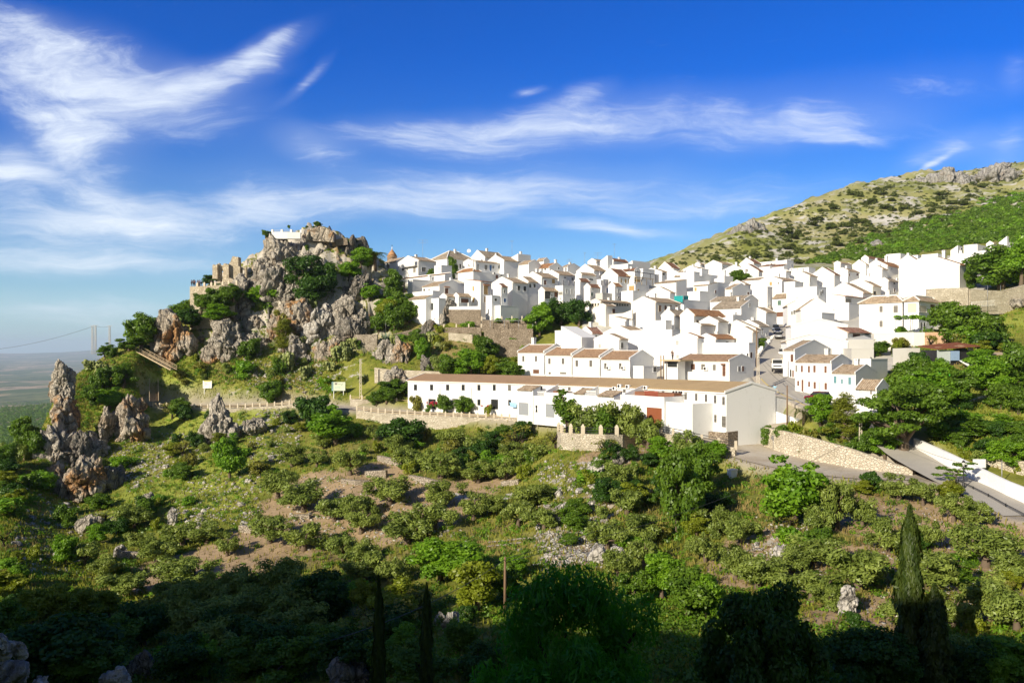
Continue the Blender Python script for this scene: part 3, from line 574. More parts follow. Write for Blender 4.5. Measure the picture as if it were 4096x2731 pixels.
def ground_raw(x, y):
 th = np.arctan2(x, y); r = np.hypot(x, y)
 z = rbf(th, r) * r
 g = np.interp(np.log(r), np.log([1,20,100,1000,14000]),[-.5,-.1,-.05,-.08,-.0102]) * r
 t = np.clip((np.abs(np.degrees(th)) - 55) / 55,0,1); t = t * t * (3 - 2 * t)
 z = z * (1 - t) + g * t
 n = nearhill(x, y); k = 1.2
 n = np.where(r > 330,-1e3, n)
 m = np.maximum(z, n); z = m + np.where(np.abs(z - n) < 8, np.log1p(np.exp(-np.abs(z - n) / k)) * k * .6,0)
 return z
# flattened strips: (points, half width, blend)
def pl(s, dz=0.0):
 o = []
 for q in s.split('|'):
  x, y, Y = map(float, q.split()); p = PT(x, y, Y); o.append((p.x, p.y, p.z + dz))
 return np.array(o)
ROAD = pl('1782 735 214|1784 743 207|1794 764 178|1786 800 162|1780 823 152|1775 856 143|1788 879 136|1822 903 128.5|1864 923 121.5|1908 947 117|1963 972 113|2020 1000 109|2075 1030 105|2120 1058 100|2200 1100 93|2280 1137 87|2370 1182 81.5')
YARD = pl('2075 1086 99.5|1990 1085 101|1900 1077 103|1780 1052 109|1700 1022 116|1640 1000 119')
STREET = pl('1640 1000 119|1560 978 125|1470 968 131|1270 965 146|1100 953 157|940 945 168|840 940 172|760 932 176|690 927 182|550 930 185|420 930 187|350 930 188')
def smooth_line(P, n=6):
 out = []
 Q = np.vstack([2 * P[0] - P[1], P, 2 * P[-1] - P[-2]])
 for i in range(1, len(Q) - 2):
  for k in range(n):
   t = k / n; a, b, c, d = Q[i - 1], Q[i], Q[i + 1], Q[i + 2]
   out.append(0.5 * (2 * b + (c - a) * t + (2 * a - 5 * b + 4 * c - d) * t * t + (3 * b - a - 3 * c + d) * t ** 3))
 out.append(P[-1]); return np.array(out)
ROAD, YARD, STREET = smooth_line(ROAD), smooth_line(YARD), smooth_line(STREET)
FORE = pl('1772 972 119.3|1815 966 117.8')
STRIPS = [(ROAD, 3.3,1.6),(YARD, 5.4,2.5),(STREET, 2.7,1.6),(FORE, 1.2,1.2)]
def line_dist(x, y, L):
 best = np.full(x.shape, 1e9); bz = np.zeros(x.shape)
 for a, b in zip(L[:-1], L[1:]):
  d = b[:2] - a[:2]; q = d @ d
  t = np.clip(((x - a[0]) * d[0] + (y - a[1]) * d[1]) / max(q, 1e-9),0,1)
  e = np.hypot(x - a[0] - t * d[0], y - a[1] - t * d[1]); m = e < best
  best = np.where(m, e, best); bz = np.where(m, a[2] + t * (b[2] - a[2]), bz)
 return best, bz
TH = np.radians(np.concatenate([np.arange(-180,-39,3.0), np.arange(-38.5,-35.5, .5), np.arange(-35.4,35.4,0.125), np.arange(35.5,38.6, .5), np.arange(39,180.1,3.0)]))
RR = np.concatenate([np.geomspace(2.0,40,70)[:-1], np.geomspace(40,320,240)[:-1], np.geomspace(320,900,70)[:-1], np.geomspace(900,26000,60)])
tg, rg = np.meshgrid(TH, RR, indexing='ij')
gx, gy = (rg * np.sin(tg)).ravel(),(rg * np.cos(tg)).ravel()
gz = ground_raw(gx, gy)
rr = rg.ravel()
amp = np.where(rr < 330,0.28, np.where(rr < 1000,0.9 + (rr - 330) * 0.004,10.0))
nz = fbm(np.column_stack([gx * .16, gy * .16, gz * .05]),4) * (rr < 330) + fbm(np.column_stack([gx * .035, gy * .035, gz * .02]),6, .6) * ((rr >= 330) & (rr < 1000)) * 1.6 + fbm(np.column_stack([gx * .0016, gy * .0016,0 * gx]),5) * (rr >= 1000)
gz = gz + nz * amp
pxv = gx / np.maximum(gy, 1) * F + CX; pyv = YH - gz / np.maximum(gy, 1) * F
cliff = np.where((gy > 185) & (gy < 250), np.clip(np.minimum.reduce([(pxv - 440) / 60,(930 - pxv) / 70,(gz + 2) / 8,(gy - 188) / 8,(250 - gy) / 10]),0,1),0)
cs_ = np.column_stack([gx * .11, gy * .11, gz * .06]); gz = gz + cliff * (2.0 * (1 - np.abs(fbm(cs_, 4, .55)) * 2.2) - 2.9 + 3.2 * cells(cs_ * [2.4,2.4,2.2])[0])
paved = np.zeros(gz.shape)
sel = np.where((rr > 60) & (rr < 260) & (np.abs(tg.ravel()) < .68))[0]
for L, hw, bl in STRIPS:
 d, bz = line_dist(gx[sel], gy[sel], L)
 w = np.clip((hw + bl - d) / bl, 0,1); w = w * w * (3 - 2 * w)
 gz[sel] = gz[sel] * (1 - w) + (bz - 0.12) * w; paved[sel] = np.maximum(paved[sel], w)
GZ = gz.reshape(tg.shape); DLOG = None
def ground(x, y):
 th = math.atan2(x, y); r = math.hypot(x, y)
 i = int(np.searchsorted(TH, th)) - 1; j = int(np.searchsorted(RR, r)) - 1
 i = min(max(i, 0), len(TH) - 2); j = min(max(j, 0), len(RR) - 2)
 a = (th - TH[i]) / (TH[i + 1] - TH[i]); b = min(max((r - RR[j]) / (RR[j + 1] - RR[j]),0),1)
 return float((GZ[i, j] * (1 - a) + GZ[i + 1, j] * a) * (1 - b) + (GZ[i, j + 1] * (1 - a) + GZ[i + 1, j + 1] * a) * b)
def ground_np(x, y):
 th = np.arctan2(x, y); r = np.hypot(x, y)
 i = np.clip(np.searchsorted(TH, th) - 1,0, len(TH) - 2); j = np.clip(np.searchsorted(RR, r) - 1,0, len(RR) - 2)
 a = (th - TH[i]) / (TH[i + 1] - TH[i]); b = np.clip((r - RR[j]) / (RR[j + 1] - RR[j]),0,1)
 return (GZ[i, j] * (1 - a) + GZ[i + 1, j] * a) * (1 - b) + (GZ[i, j + 1] * (1 - a) + GZ[i + 1, j + 1] * a) * b
def hit(px, py, ymin=8.0, ymax=3000.0):
 """where the sight line through a surveyed photo point meets the ground"""
 k, m = (px - CX) / F, (YH - py) / F
 Ys = np.geomspace(ymin, ymax, 900); z = ground_np(k * Ys, Ys); b = np.where(z >= m * Ys)[0]
 if len(b) == 0: return None
 i = b[0]
 if i == 0: return Vector((k * Ys[0], Ys[0], float(z[0])))
 lo, hi = Ys[i - 1], Ys[i]
 for _ in range(14):
  md = (lo + hi) / 2
  if ground(k * md, md) >= m * md: hi = md
  else: lo = md
 return Vector((k * hi, hi, ground(k * hi, hi)))
# ground cover: bare soil, dry hillside, stony patches, village paving, valley fields
soil = np.zeros(gz.shape); dry = np.zeros(gz.shape); stony = np.zeros(gz.shape); fresh = np.zeros(gz.shape)
def blot(arr, px, py, rad, amt):
 p = hit(px, py)
 if p is None: return
 d = np.hypot(gx - p.x, gy - p.y); np.maximum(arr, amt * np.clip(1.6 - d / rad, 0,1), out=arr)
for q in '720 1120 7|800 1120 7|770 1170 8|700 1150 7|860 1130 6|630 1230 8|580 1240 6|550 1290 7|640 1260 6|740 1200 6|960 1190 7|900 1190 6|1050 1130 6|880 1080 5|430 1290 6|370 1330 5|1120 1100 5|1000 1130 5'.split('|'):
 a, b, c = map(float, q.split()); blot(soil, a, b, c, .95)
for q in '1800 1280 6|1780 1250 5|2000 1190 6|2080 1180 6|2100 1170 5|2160 1170 5|1970 1170 5|2200 1260 6|2000 1290 4|1960 1420 4|2000 1440 4|2050 1400 3|2280 1370 5|2330 1330 5|2250 1390 4|1760 1300 5|2340 1230 6|2260 1220 5|1460 1030 4|1400 1050 4|1330 1270 4|1420 1140 4'.split('|'):
 a, b, c = map(float, q.split()); blot(soil, a, b, c, .85)
for q in '350 1020 7|420 1050 6|300 1080 8|60 1190 8|200 1190 8|560 980 6|700 840 7|640 860 7|780 860 6|560 870 6|1250 1260 4|1300 1280 4|1330 1080 5|1440 1040 4|1350 1140 5|1770 1240 3|1050 1150 5|1180 1150 5|60 1300 7'.split('|'):
 a, b, c = map(float, q.split()); blot(stony, a, b, c, .42)
for q in '500 960 9|420 980 9|560 960 7|420 890 8|350 870 7|50 1120 14|100 1150 9|250 960 6|230 1000 5|450 860 5|550 1060 10|480 1130 12|330 1140 9|1200 1240 6|1130 1250 5|2250 960 8|2330 930 8|2330 740 9'.split('|'):
 a, b, c = map(float, q.split()); blot(fresh, a, b, c, 1.0)
pxv = gx / np.maximum(gy, 1) * F + CX
hillm = (gy > 300) & (gy < 1400) & (pxv > 1380)
dry = np.where(hillm, np.clip((gy - 330) / 90,0,1),0)
def in_poly(px, py, poly):
 ins = np.zeros(len(px), bool); n = len(poly)
 for i in range(n):
  (x1, y1),(x2, y2) = poly[i], poly[(i + 1) % n]
  c = ((y1 > py) != (y2 > py)) & (px < (x2 - x1) * (py - y1) / (y2 - y1 + 1e-12) + x1); ins ^= c
 return ins
town = np.zeros(gz.shape)
tp = [(1130,175),(1480,150),(1560,138),(1700,131),(1800,128),(1900,117),(1960,116),(2060,140),(2200,175),(2360,240),(2360,330),(1500,335),(900,300),(900,235),(950,207),(1110,200),(1240,204),(1340,200),(1320,175)]
town = np.where((gy > 100) & (gy < 345), in_poly(pxv, gy, tp),0).astype(float)
V = np.column_stack([gx, gy, gz]); nt, nr = tg.shape
ii, jj = np.meshgrid(np.arange(nt - 1), np.arange(nr - 1), indexing='ij')
a = (ii * nr + jj).ravel(); Q = np.column_stack([a, a + 1, a + nr + 1, a + nr])[:, ::-1]
cap = np.array([[0,0, float(GZ[:, 0].mean())]]); V = np.vstack([V, cap]); ci = len(V) - 1
def z1(v): return np.append(v, 0.0)
def groundmat():
 t = NT('hillside'); p = t.pos()
 big = t.noise(p, 0.035,6,0.62); mid = t.noise(p, 0.22,6,0.65); fine = t.noise(p, 1.7,5,0.7)
 so, dr, st, fr, tw, pv, far, cl = (t.attr(k) for k in ('soil', 'dry', 'stony', 'fresh', 'town', 'paved', 'far', 'cliff'))
 g = t.mix(t.ramp(mid, .35, .65), col(.120, .145, .022), col(.240, .240, .050)); g = t.mix(t.math('MULTIPLY', t.ramp(fine, .45, .7), .5), g, col(.08, .09, .02))
 g = t.mix(t.math('MULTIPLY', fr, t.ramp(mid, .2, .6)), g, col(.27, .31, .055))
 g = t.mix(t.ramp(big, .52, .70), g, col(.24, .185, .085))
 soilc = t.mix(fine, col(.27, .185, .105), col(.43, .325, .205))
 edge = t.math('ADD', so, t.math('MULTIPLY_ADD', mid, 1.2,-0.6))
 g = t.mix(t.ramp(edge, .35, .62), g, soilc)
 stone = t.mix(fine, col(.25, .235, .21), col(.52, .49, .44))
 e2 = t.math('ADD', st, t.math('MULTIPLY_ADD', t.noise(p, .4,7, .7),2.4,-1.1))
 g = t.mix(t.ramp(e2, .62, .74), g, stone)
 rk = t.mix(t.noise(t.mapping(p, (1,1, .4)), .8,7, .65), col(.33, .30, .25), col(.58, .53, .45)); rk = t.mix(t.ramp(t.noise(p, .14,6, .6), .55, .66), rk, col(.45, .29, .15))
 sl = t.new('ShaderNodeSeparateXYZ'); t.l.new(t.new('ShaderNodeNewGeometry').outputs['True Normal'], sl.inputs[0])
 rkm = t.math('ADD', t.math('MULTIPLY', t.math('SUBTRACT', 1.0, sl.outputs[2]),1.3), t.math('MULTIPLY_ADD', t.noise(p, .4,6, .7),1.2,-.6)); g = t.mix(t.math('MULTIPLY', cl, t.ramp(rkm, .28, .45)), g, rk)
 # the mountain: pale grass, scree and limestone
 hz = t.mix(t.ramp(t.noise(p, .012,6, .7), .35, .62), col(.225, .245, .060), col(.34, .31, .15))
 hs = t.noise(t.mapping(p, (1,1,2.2)), .05,9, .78); hz = t.mix(t.ramp(hs, .50, .58), hz, t.mix(fine, col(.34, .33, .31), col(.60, .57, .52)))
 hz = t.mix(t.math('MULTIPLY', t.ramp(t.noise(p, .02,5, .6), .52, .62), .6), hz, col(.15, .17, .035))
 g = t.mix(dr, g, hz)
 twc = t.mix(mid, col(.42, .39, .34), col(.58, .56, .52)); g = t.mix(t.math('MULTIPLY', tw, .9), g, twc)
 g = t.mix(pv, g, t.mix(mid, col(.30, .26, .20), col(.42, .37, .30)))
 # valley floor: fields and groves
 fc = t.vor(t.mapping(p, (1, .45,0)), .0042, 'F1', 'Color'); sp = t.new('ShaderNodeSeparateColor'); t.l.new(fc, sp.inputs[0])
 fld = t.mix(sp.outputs[0], col(.08, .12, .03), col(.20, .20, .08)); fld = t.mix(t.ramp(sp.outputs[1], .72, .86), fld, col(.42, .31, .19))
 fn = t.noise(t.mapping(p, (1, .4,1)), .012,5, .7); fld = t.mix(t.ramp(fn, .5, .64), fld, col(.05, .075, .025))
 g = t.mix(far, g, fld)
 h = t.math('ADD', t.math('MULTIPLY', mid, 1.4), t.math('MULTIPLY', fine, .35))
 MATS['hillside'] = t.out(g, .97, t.bump(h, .8, .35), .05)
groundmat()
farm = np.where((gy > 420) & (pxv < 1250), np.clip((rr - 420) / 200,0,1),0); farm = np.maximum(farm, np.clip((rr - 1400) / 600,0,1))
me = np_mesh('terrain', V, Q, M('hillside'), {'soil': z1(soil), 'dry': z1(dry), 'stony': z1(stony), 'fresh': z1(fresh), 'town': z1(town), 'paved': z1(paved), 'far': z1(farm), 'cliff': z1(cliff)}, True)
tag(link_mesh('terrain', me), kind='structure')

def ribbon(name, L, hw, mat, dz, off=0.0, x0=0, x1=None, cat=None):
 mb = MB(); P = L[x0:x1]; prev = None
 for i in range(len(P)):
  d = P[min(i + 1, len(P) - 1)] - P[max(i - 1,0)]; n = np.array([d[1],-d[0]]); n = n / max(np.hypot(*n),1e-9)
  a = P[i, :2] + n * (off - hw); b = P[i, :2] + n * (off + hw); z = P[i, 2] + dz
  cur = ((a[0], a[1], z),(b[0], b[1], z))
  if prev: mb.face([prev[0], cur[0], cur[1], prev[1]])
  prev = cur
 return mb.build(name, mat)
def roadmat():
 t = NT('road_surface'); p = t.pos(); n = t.noise(p, .5,6, .7); f = t.noise(p, 6,4, .7)
 c = t.mix(n, col(.36, .335, .295), col(.50, .465, .40)); c = t.mix(t.math('MULTIPLY', f, .3), c, col(.12, .11, .10))
 MATS['road_surface'] = t.out(c, .95, t.bump(f, .3, .03), .15)
 t = NT('yard_surface'); p = t.pos(); n = t.noise(p, .22,6, .7); f = t.noise(p, 4,4, .7)
 c = t.mix(t.ramp(n, .35, .65), col(.54, .49, .41), col(.44, .37, .28)); c = t.mix(t.math('MULTIPLY', f, .3), c, col(.22, .18, .13))
 MATS['yard_surface'] = t.out(c, .97, t.bump(f, .4, .05), .1)
roadmat()
tag(ribbon('road', ROAD, 3.2, M('road_surface'),0.0), kind='structure')
tag(ribbon('yard', YARD, 5.2, M('yard_surface'),-0.03), kind='structure')
tag(ribbon('path', STREET, 2.5, M('yard_surface'),0.01), kind='structure')
def kerb(name, L, off, x0, x1, w, h, mat):
 mb = MB(); P = L[x0:x1]
 for i in range(len(P) - 1):
  d = P[i + 1] - P[i]; n = np.array([d[1],-d[0],0]); n = n / max(np.hypot(n[0], n[1]),1e-9)
  a0, a1 = P[i] + n * off, P[i] + n * (off + w); b0, b1 = P[i + 1] + n * off, P[i + 1] + n * (off + w); u = np.array([0,0, h])
  dn = np.array([0,0, .3]); mb.hexa([a0 - dn, a1 - dn, b1 - dn, b0 - dn, a0 + u, a1 + u, b1 + u, b0 + u])
 return tag(mb.build(name, mat), kind='structure')
kerb('pavement', ROAD, 2.5,30,66,1.3, .16, M('concrete_floor')); kerb('kerb', ROAD, 2.34,34,60, .16, .17, M('kerb_yellow')); kerb('pavement', ROAD, -3.6,72,96,1.0, .14, M('concrete_floor'))
tag(ribbon('road_marking', ROAD, .06, M('line_white'), .006,1.2,42,68), kind='structure')
TRK = [hit(*map(float, q.split())) for q in '1425 1158|1395 1180|1350 1205|1290 1226|1220 1240|1150 1247|1120 1250'.split('|')]; TRK = smooth_line(np.array([tuple(p) for p in TRK]),8); TRK[:, 2] = ground_np(TRK[:, 0], TRK[:, 1])
for off in (-.75, .75):
 q = TRK.copy(); mbt = MB(); d = np.gradient(q[:, :2], axis=0); nn = np.column_stack([d[:, 1],-d[:, 0]]) / np.hypot(d[:, 0], d[:, 1])[:, None]; A1 = q[:, :2] + nn * (off - .28); B1 = q[:, :2] + nn * (off + .28); za, zb = ground_np(A1[:, 0], A1[:, 1]) + .07, ground_np(B1[:, 0], B1[:, 1]) + .07
 for i in range(len(q) - 1): mbt.face([(A1[i, 0], A1[i, 1], za[i]),(A1[i + 1,0], A1[i + 1,1], za[i + 1]),(B1[i + 1,0], B1[i + 1,1], zb[i + 1]),(B1[i, 0], B1[i, 1], zb[i])])
 tag(mbt.build('track', M('yard_surface')), kind='structure')

SOILG = soil.reshape(tg.shape)
def bare_np(P):
 i = np.clip(np.searchsorted(TH, np.arctan2(P[:, 0], P[:, 1])),0, len(TH) - 1); j = np.clip(np.searchsorted(RR, np.hypot(P[:, 0], P[:, 1])),0, len(RR) - 1); return SOILG[i, j]
def off_soil(P, k=.9): return P[np.random.default_rng(len(P)).random(len(P)) > bare_np(P) * k]
# ================================================================ houses
ANG = math.radians(43)
CHIM = {}
def chimney_mesh(w, h, wall):
 k = (round(w, 1), round(h, 1), wall)
 if k not in CHIM:
  mb = MB(); a = w / 2; mb.box(-a, -a, -1.2, a, a, h * .82); mb.box(-a - .06,-a - .06, h * .82, a + .06, a + .06, h * .9)
  for sx in (-1,1):
   for sy in (-1,1): mb.box(sx * a - .09 * (sx + 1), sy * a - .09 * (sy + 1), h * .9, sx * a - .09 * (sx - 1), sy * a - .09 * (sy - 1), h * 1.02)
  mb.box(-a - .04,-a - .04, h * 1.02, a + .04, a + .04, h * 1.1); CHIM[k] = mb.mesh('chimney', M(wall))
 return CHIM[k]
def ac_mesh():
 mb = MB(); mb.box(0,-.42,-.3, .34, .42, .3); me = mb.mesh('air_conditioner', M('ac_white'))
 return me
AC_ME = None
FAN_ME = None
def roof_slab(mb, a, b, c, d, th=0.13):
 """a,b along the eave, c,d along the ridge (c above b); uv in metres"""
 a, b, c, d = map(Vector, (a, b, c, d)); L = (b - a).length; e = (b - a).normalized(); up = (d - a); s = up - e * up.dot(e); sl = s.length
 n = e.cross(s.normalized()) * th
 if n.z < 0: n = -n
 def uv(p): return ((p - a).dot(e),(p - a).dot(s.normalized()))
 mb.face([a + n, b + n, c + n, d + n],[uv(a), uv(b), uv(c), uv(d)])
 mb.face([a, d, c, b]); mb.face([a, b, b + n, a + n],[(0,0),(L, 0),(L, .1),(0, .1)])
 mb.face([b, c, c + n, b + n]); mb.face([d, a, a + n, d + n]); mb.face([c, d, d + n, c + n])
def build_house(h, idx):
 reg, xl, xr, xc, ye, _, yb, Y, roof, rise, wins, hint, wall, tl, ch, ac, kw = h
 sc = REG[reg][2]
 ang = math.radians(kw.get('a', 43))
 dR = Vector((math.cos(ang), math.sin(ang))); dL = Vector((-math.sin(ang), math.cos(ang)))
 X, yB = cv(reg, xc, yb); P0 = PT(X, yB, Y); P0e = PT(*cv(reg, xc, ye), Y)
 def along(d, px, py):
  k = (cv(reg, px, py)[0] - CX) / F
  den = d.x - k * d.y
  return (k * P0.y - P0.x) / den if abs(den) > .05 else 99
 Dl = along(dL, xl, yb) if xc - xl > 20 else (7.0 if 'a' in kw else 2.4)
 Wr = along(dR, xr, yb) if xr - xc > 20 else 5.0
 Dl = min(max(abs(Dl),2.2),24); Wr = min(max(abs(Wr),2.2),22)
 Hh = max(P0e.z - P0.z, 2.0); m_px = Y / F / (sc * 1.7415)
 R = rise * m_px
 root = thing('house', None, 'house', P0, ang, None)
 ym = P0.y + (dL.y * Dl if roof == 'L' else dR.y * Wr if roof == 'R' else max(dL.y * Dl, 0)) / 2
 if roof in 'LRH' and rise: R = (YH - cv(reg, xc, ye - rise)[1]) / F * ym - P0e.z
 # limits on the pitch
 if roof in ('L',): R = min(max(R, .16 * Dl), .38 * Dl)
 if roof == 'R': R = min(max(R, .12 * Wr), .36 * Wr)
 if roof == 'H': R = min(R, .33 * min(Dl, Wr))
 if roof == 'ML': R = min(max(R, .15 * Wr), .55 * Wr)
 if roof == 'MR' : R = min(max(R, .15 * Dl), .6 * Dl)
 if roof == 'NR' : R = min(R, .8 * Dl)
 base = -6.0; w = MB(); rf = MB(); W, Dd = Wr, Dl
 tlm = tl or ('tile_old' if roof in 'LRHML' and not kw.get('whitetop') else None)
 z = {'F': (Hh,) * 4, 'L': (Hh,) * 4, 'R': (Hh,) * 4, 'H': (Hh,) * 4, 'ML': (Hh, Hh + R, Hh + R, Hh), 'MR': (Hh, Hh, Hh + R, Hh + R), 'NR': (Hh, Hh, Hh - R, Hh - R)}[roof]
 cor = [(0,0),(W, 0),(W, Dd),(0, Dd)]
 lo = [Vector((x, y, base)) for x, y in cor]; hi = [Vector((x, y, zz)) for (x, y), zz in zip(cor, z)]
 def quad(a, b): w.face([lo[a], lo[b], hi[b], hi[a]])
 if roof == 'L':
  quad(0,1); quad(2,3); w.face([lo[3], lo[0], hi[0],(0, Dd / 2, Hh + R), hi[3]]); w.face([lo[1], lo[2], hi[2],(W, Dd / 2, Hh + R), hi[1]])
 elif roof == 'R':
  quad(1,2); quad(3,0); w.face([lo[0], lo[1], hi[1],(W / 2,0, Hh + R), hi[0]]); w.face([lo[2], lo[3], hi[3],(W / 2, Dd, Hh + R), hi[2]])
 else:
  for a in range(4): quad(a, (a + 1) % 4)
 w.face(hi if roof not in 'LR' else [v - Vector((0,0, .02)) for v in hi])
 o = .28; s_ = lambda q: q
 ridge = None
 if roof == 'L':
  k = R / (Dd / 2); zz = Hh - k * o
  roof_slab(rf, (.14,-o, zz),(W - .14,-o, zz),(W - .14, Dd / 2, Hh + R),(.14, Dd / 2, Hh + R))
  roof_slab(rf, (W - .14, Dd + o, zz),(.14, Dd + o, zz),(.14, Dd / 2, Hh + R),(W - .14, Dd / 2, Hh + R))
  for x in (0, W - .16):   # raised whitewashed verges and eave cornice
   for y0, y1, z0, z1_ in ((-.1, Dd / 2, Hh - k * .1, Hh + R),(Dd / 2, Dd + .1, Hh + R, Hh - k * .1)):
    w.hexa([(x, y0, z0 - .1),(x + .16, y0, z0 - .1),(x + .16, y1, z1_ - .1),(x, y1, z1_ - .1),(x, y0, z0 + .24),(x + .16, y0, z0 + .24),(x + .16, y1, z1_ + .24),(x, y1, z1_ + .24)])
  w.box(.16,-.14, Hh - .22, W - .16,-.003, Hh - k * .14 - .02)
  ridge = lambda px: ('x', px, Dd / 2, Hh + R)
 elif roof == 'R':
  k = R / (W / 2); zz = Hh - k * o
  roof_slab(rf, (-o, Dd - .14, zz),(-o, .14, zz),(W / 2, .14, Hh + R),(W / 2, Dd - .14, Hh + R))
  roof_slab(rf, (W + o, .14, zz),(W + o, Dd - .14, zz),(W / 2, Dd - .14, Hh + R),(W / 2, .14, Hh + R))
  for y in (0, Dd - .16):
   for x0, x1, z0, z1_ in ((-.1, W / 2, Hh - k * .1, Hh + R),(W / 2, W + .1, Hh + R, Hh - k * .1)):
    w.hexa([(x0, y, z0 - .1),(x1, y, z1_ - .1),(x1, y + .16, z1_ - .1),(x0, y + .16, z0 - .1),(x0, y, z0 + .24),(x1, y, z1_ + .24),(x1, y + .16, z1_ + .24),(x0, y + .16, z0 + .24)])
  w.box(-.14, .16, Hh - .22,-.003, Dd - .16, Hh - k * .14 - .02)
  ridge = lambda px: ('y', px, W / 2, Hh + R)
 elif roof == 'H':
  q = min(W, Dd) / 2; k = R / q; zz = Hh - k * o; e = [Vector((-o, -o, zz)), Vector((W + o, -o, zz)), Vector((W + o, Dd + o, zz)), Vector((-o, Dd + o, zz))]
  if W >= Dd: r1, r2 = Vector((q, Dd / 2, Hh + R)), Vector((W - q, Dd / 2, Hh + R))
  else: r1, r2 = Vector((W / 2, q, Hh + R)), Vector((W / 2, Dd - q, Hh + R))
  n = Vector((0,0, .12))
  def tri(pts):
   a, b = pts[0], pts[1]; ee = (b - a).normalized()
   uvs = [((p - a).dot(ee),((p - a) - ee * (p - a).dot(ee)).length) for p in pts]
   rf.face([p + n for p in pts], uvs)
  if W >= Dd: tri([e[0], e[1], r2, r1]); tri([e[1], e[2], r2]); tri([e[2], e[3], r1, r2]); tri([e[3], e[0], r1])
  else: tri([e[3], e[0], r1, r2]); tri([e[0], e[1], r1]); tri([e[1], e[2], r2, r1]); tri([e[2], e[3], r2])
  rf.face([e[3], e[2], e[1], e[0]])
  for i in range(4): rf.face([e[i], e[(i + 1) % 4], e[(i + 1) % 4] + n, e[i] + n])
  for a, b in ((e[0], r1),(r1, r2),(e[1], r2 if W >= Dd else r1),(e[3], r1 if W >= Dd else r2)):
   w.bar(a + n * 1.6, b + n * 1.6, .22, .2)
  ridge = lambda px: ('x' if W >= Dd else 'y', px, (Dd if W >= Dd else W) / 2, Hh + R)
 elif roof == 'ML':
  k = R / W; roof_slab(rf, (-o, Dd - .1, Hh - k * o + .03),(-o, .1, Hh - k * o + .03),(W, .1, Hh + R + .03),(W, Dd - .1, Hh + R + .03)); ridge = lambda px: ('y', px, W * .8, Hh + R)
  w.box(W - .2,0, Hh + R * .9, W + .02, Dd, Hh + R + .28)
 elif roof == 'MR' and not kw.get('whitetop'):
  k = R / Dd; roof_slab(rf, (.1,-o, Hh - k * o + .03),(W - .1,-o, Hh - k * o + .03),(W - .1, Dd, Hh + R + .03),(.1, Dd, Hh + R + .03)); ridge = lambda px: ('x', px, Dd * .8, Hh + R)
 else:
  ridge = lambda px: ('x', px, Dd * .4, Hh)
  if roof == 'F':   # parapet coping
   w.box(-.04,-.04, Hh, W + .04, .18, Hh + .16); w.box(-.04, .18, Hh, .18, Dd + .04, Hh + .16)
 wo = w.build('wall', M(wall), root)
 ro = rf.build('roof', M(tlm), root) if rf.f else None
 inv = Matrix.Rotation(-ang, 3, 'Z')
 def on_face(px, py):
  """local (along, z) on the left face (x=0) or right face (y=0)"""
  left = px < xc - 2 if xc - xl > 20 else False
  d = dL if left else dR; X_, Y_ = cv(reg, px, py); k = (X_ - CX) / F
  t = (k * P0.y - P0.x) / (d.x - k * d.y); yy = P0.y + t * d.y
  return left, t, (YH - Y_) / F * yy - P0.z
 def placed(left, mb_me, name, t, zz, parent, off=0.0):
  ob = link_mesh(name, mb_me, parent)
  ob.location = (-off, t, zz) if left else (t, -off, zz); ob.rotation_euler = (0,0,0 if left else math.pi / 2)
  return ob
 for x0, y0, x1, y1, mt in wins:
  cx = (x0 + x1) / 2; left, ta, za = on_face(x0 if (x0 < xc) == (cx < xc) else xc + 2, y0); l2, tb, zb = on_face(x1 if (x1 < xc) == (cx < xc) else xc - 2, y1)
  lim = Dl if left else Wr
  ta, tb = sorted((ta, tb)); ta = min(max(ta, .12), lim - .3); tb = min(max(tb, ta + .3), lim - .1); ww, hh = tb - ta, abs(za - zb); zc = min(za, zb)
  door = hh > 1.75 and ww < 1.6; nm = 'door' if (door and mt in (BR, CR, D, BL) and zc < 1.0) else 'window'
  # local frame: x out of wall is -x for the left face; build for left face, reuse rotated for the right face
  sgn = 1 if left else -1
  f = MB(); b = .07
  def q(u0, z0, u1, z1_, d0, d1):
   if left: f.box(-d1, u0, z0,-d0, u1, z1_)
   else: f.box(u0,-d1, z0, u1,-d0, z1_)
  q(ta - b, zc - b, ta, zc + hh + b, -.02, .05); q(tb, zc - b, tb + b, zc + hh + b, -.02, .05); q(ta, zc + hh, tb, zc + hh + b, -.02, .05); q(ta - .12, zc - b - .05, tb + .12, zc - b + .02,-.02, .12)
  fo = f.build(nm, M('frame_white' if wall == 'white_wall' else 'stone_trim'), root)
  f = MB(); q(ta, zc, tb, zc + hh, -.05, .012)
  pn = f.build('pane' if nm == 'window' else 'leaf', M(mt), fo)  # open porches and loggias get a dark pane painted as their inner shade
  if mt in (GR, PA, BR, D, TE) and ww > .5 and Y < 180:
   f = MB(); nb = max(2, int(ww / .22))
   for i in range(1, nb): q(ta + ww * i / nb - .012, zc, ta + ww * i / nb + .012, zc + hh, .03, .05)
   for zz in (.33, .66): q(ta - .03, zc + hh * zz - .015, tb + .03, zc + hh * zz + .015, .03, .055)
   f.build('grille', M('metal_dark'), fo)
 for x0, y0, x1, y1 in kw.get('hoods', ()):
  left, ta, za = on_face(x0, y1); _, tb, _ = on_face(x1, y1); _, _, zt = on_face((x0 + x1) / 2, y0); ta, tb = sorted((ta, tb)); f = MB()
  if left: f.hexa([(-.45, ta, za),(0, ta, za + .1),(0, tb, za + .1),(-.45, tb, za),(-.45, ta, za + .08),(0, ta + .1, zt),(0, tb - .1, zt),(-.45, tb, za + .08)])
  else: f.hexa([(ta, -.45, za),(tb, -.45, za),(tb, 0, za + .1),(ta, 0, za + .1),(ta, -.45, za + .08),(tb, -.45, za + .08),(tb - .1,0, zt),(ta + .1,0, zt)])
  f.build('door_hood', M('tile_brown'), root)
 global AC_ME, FAN_ME
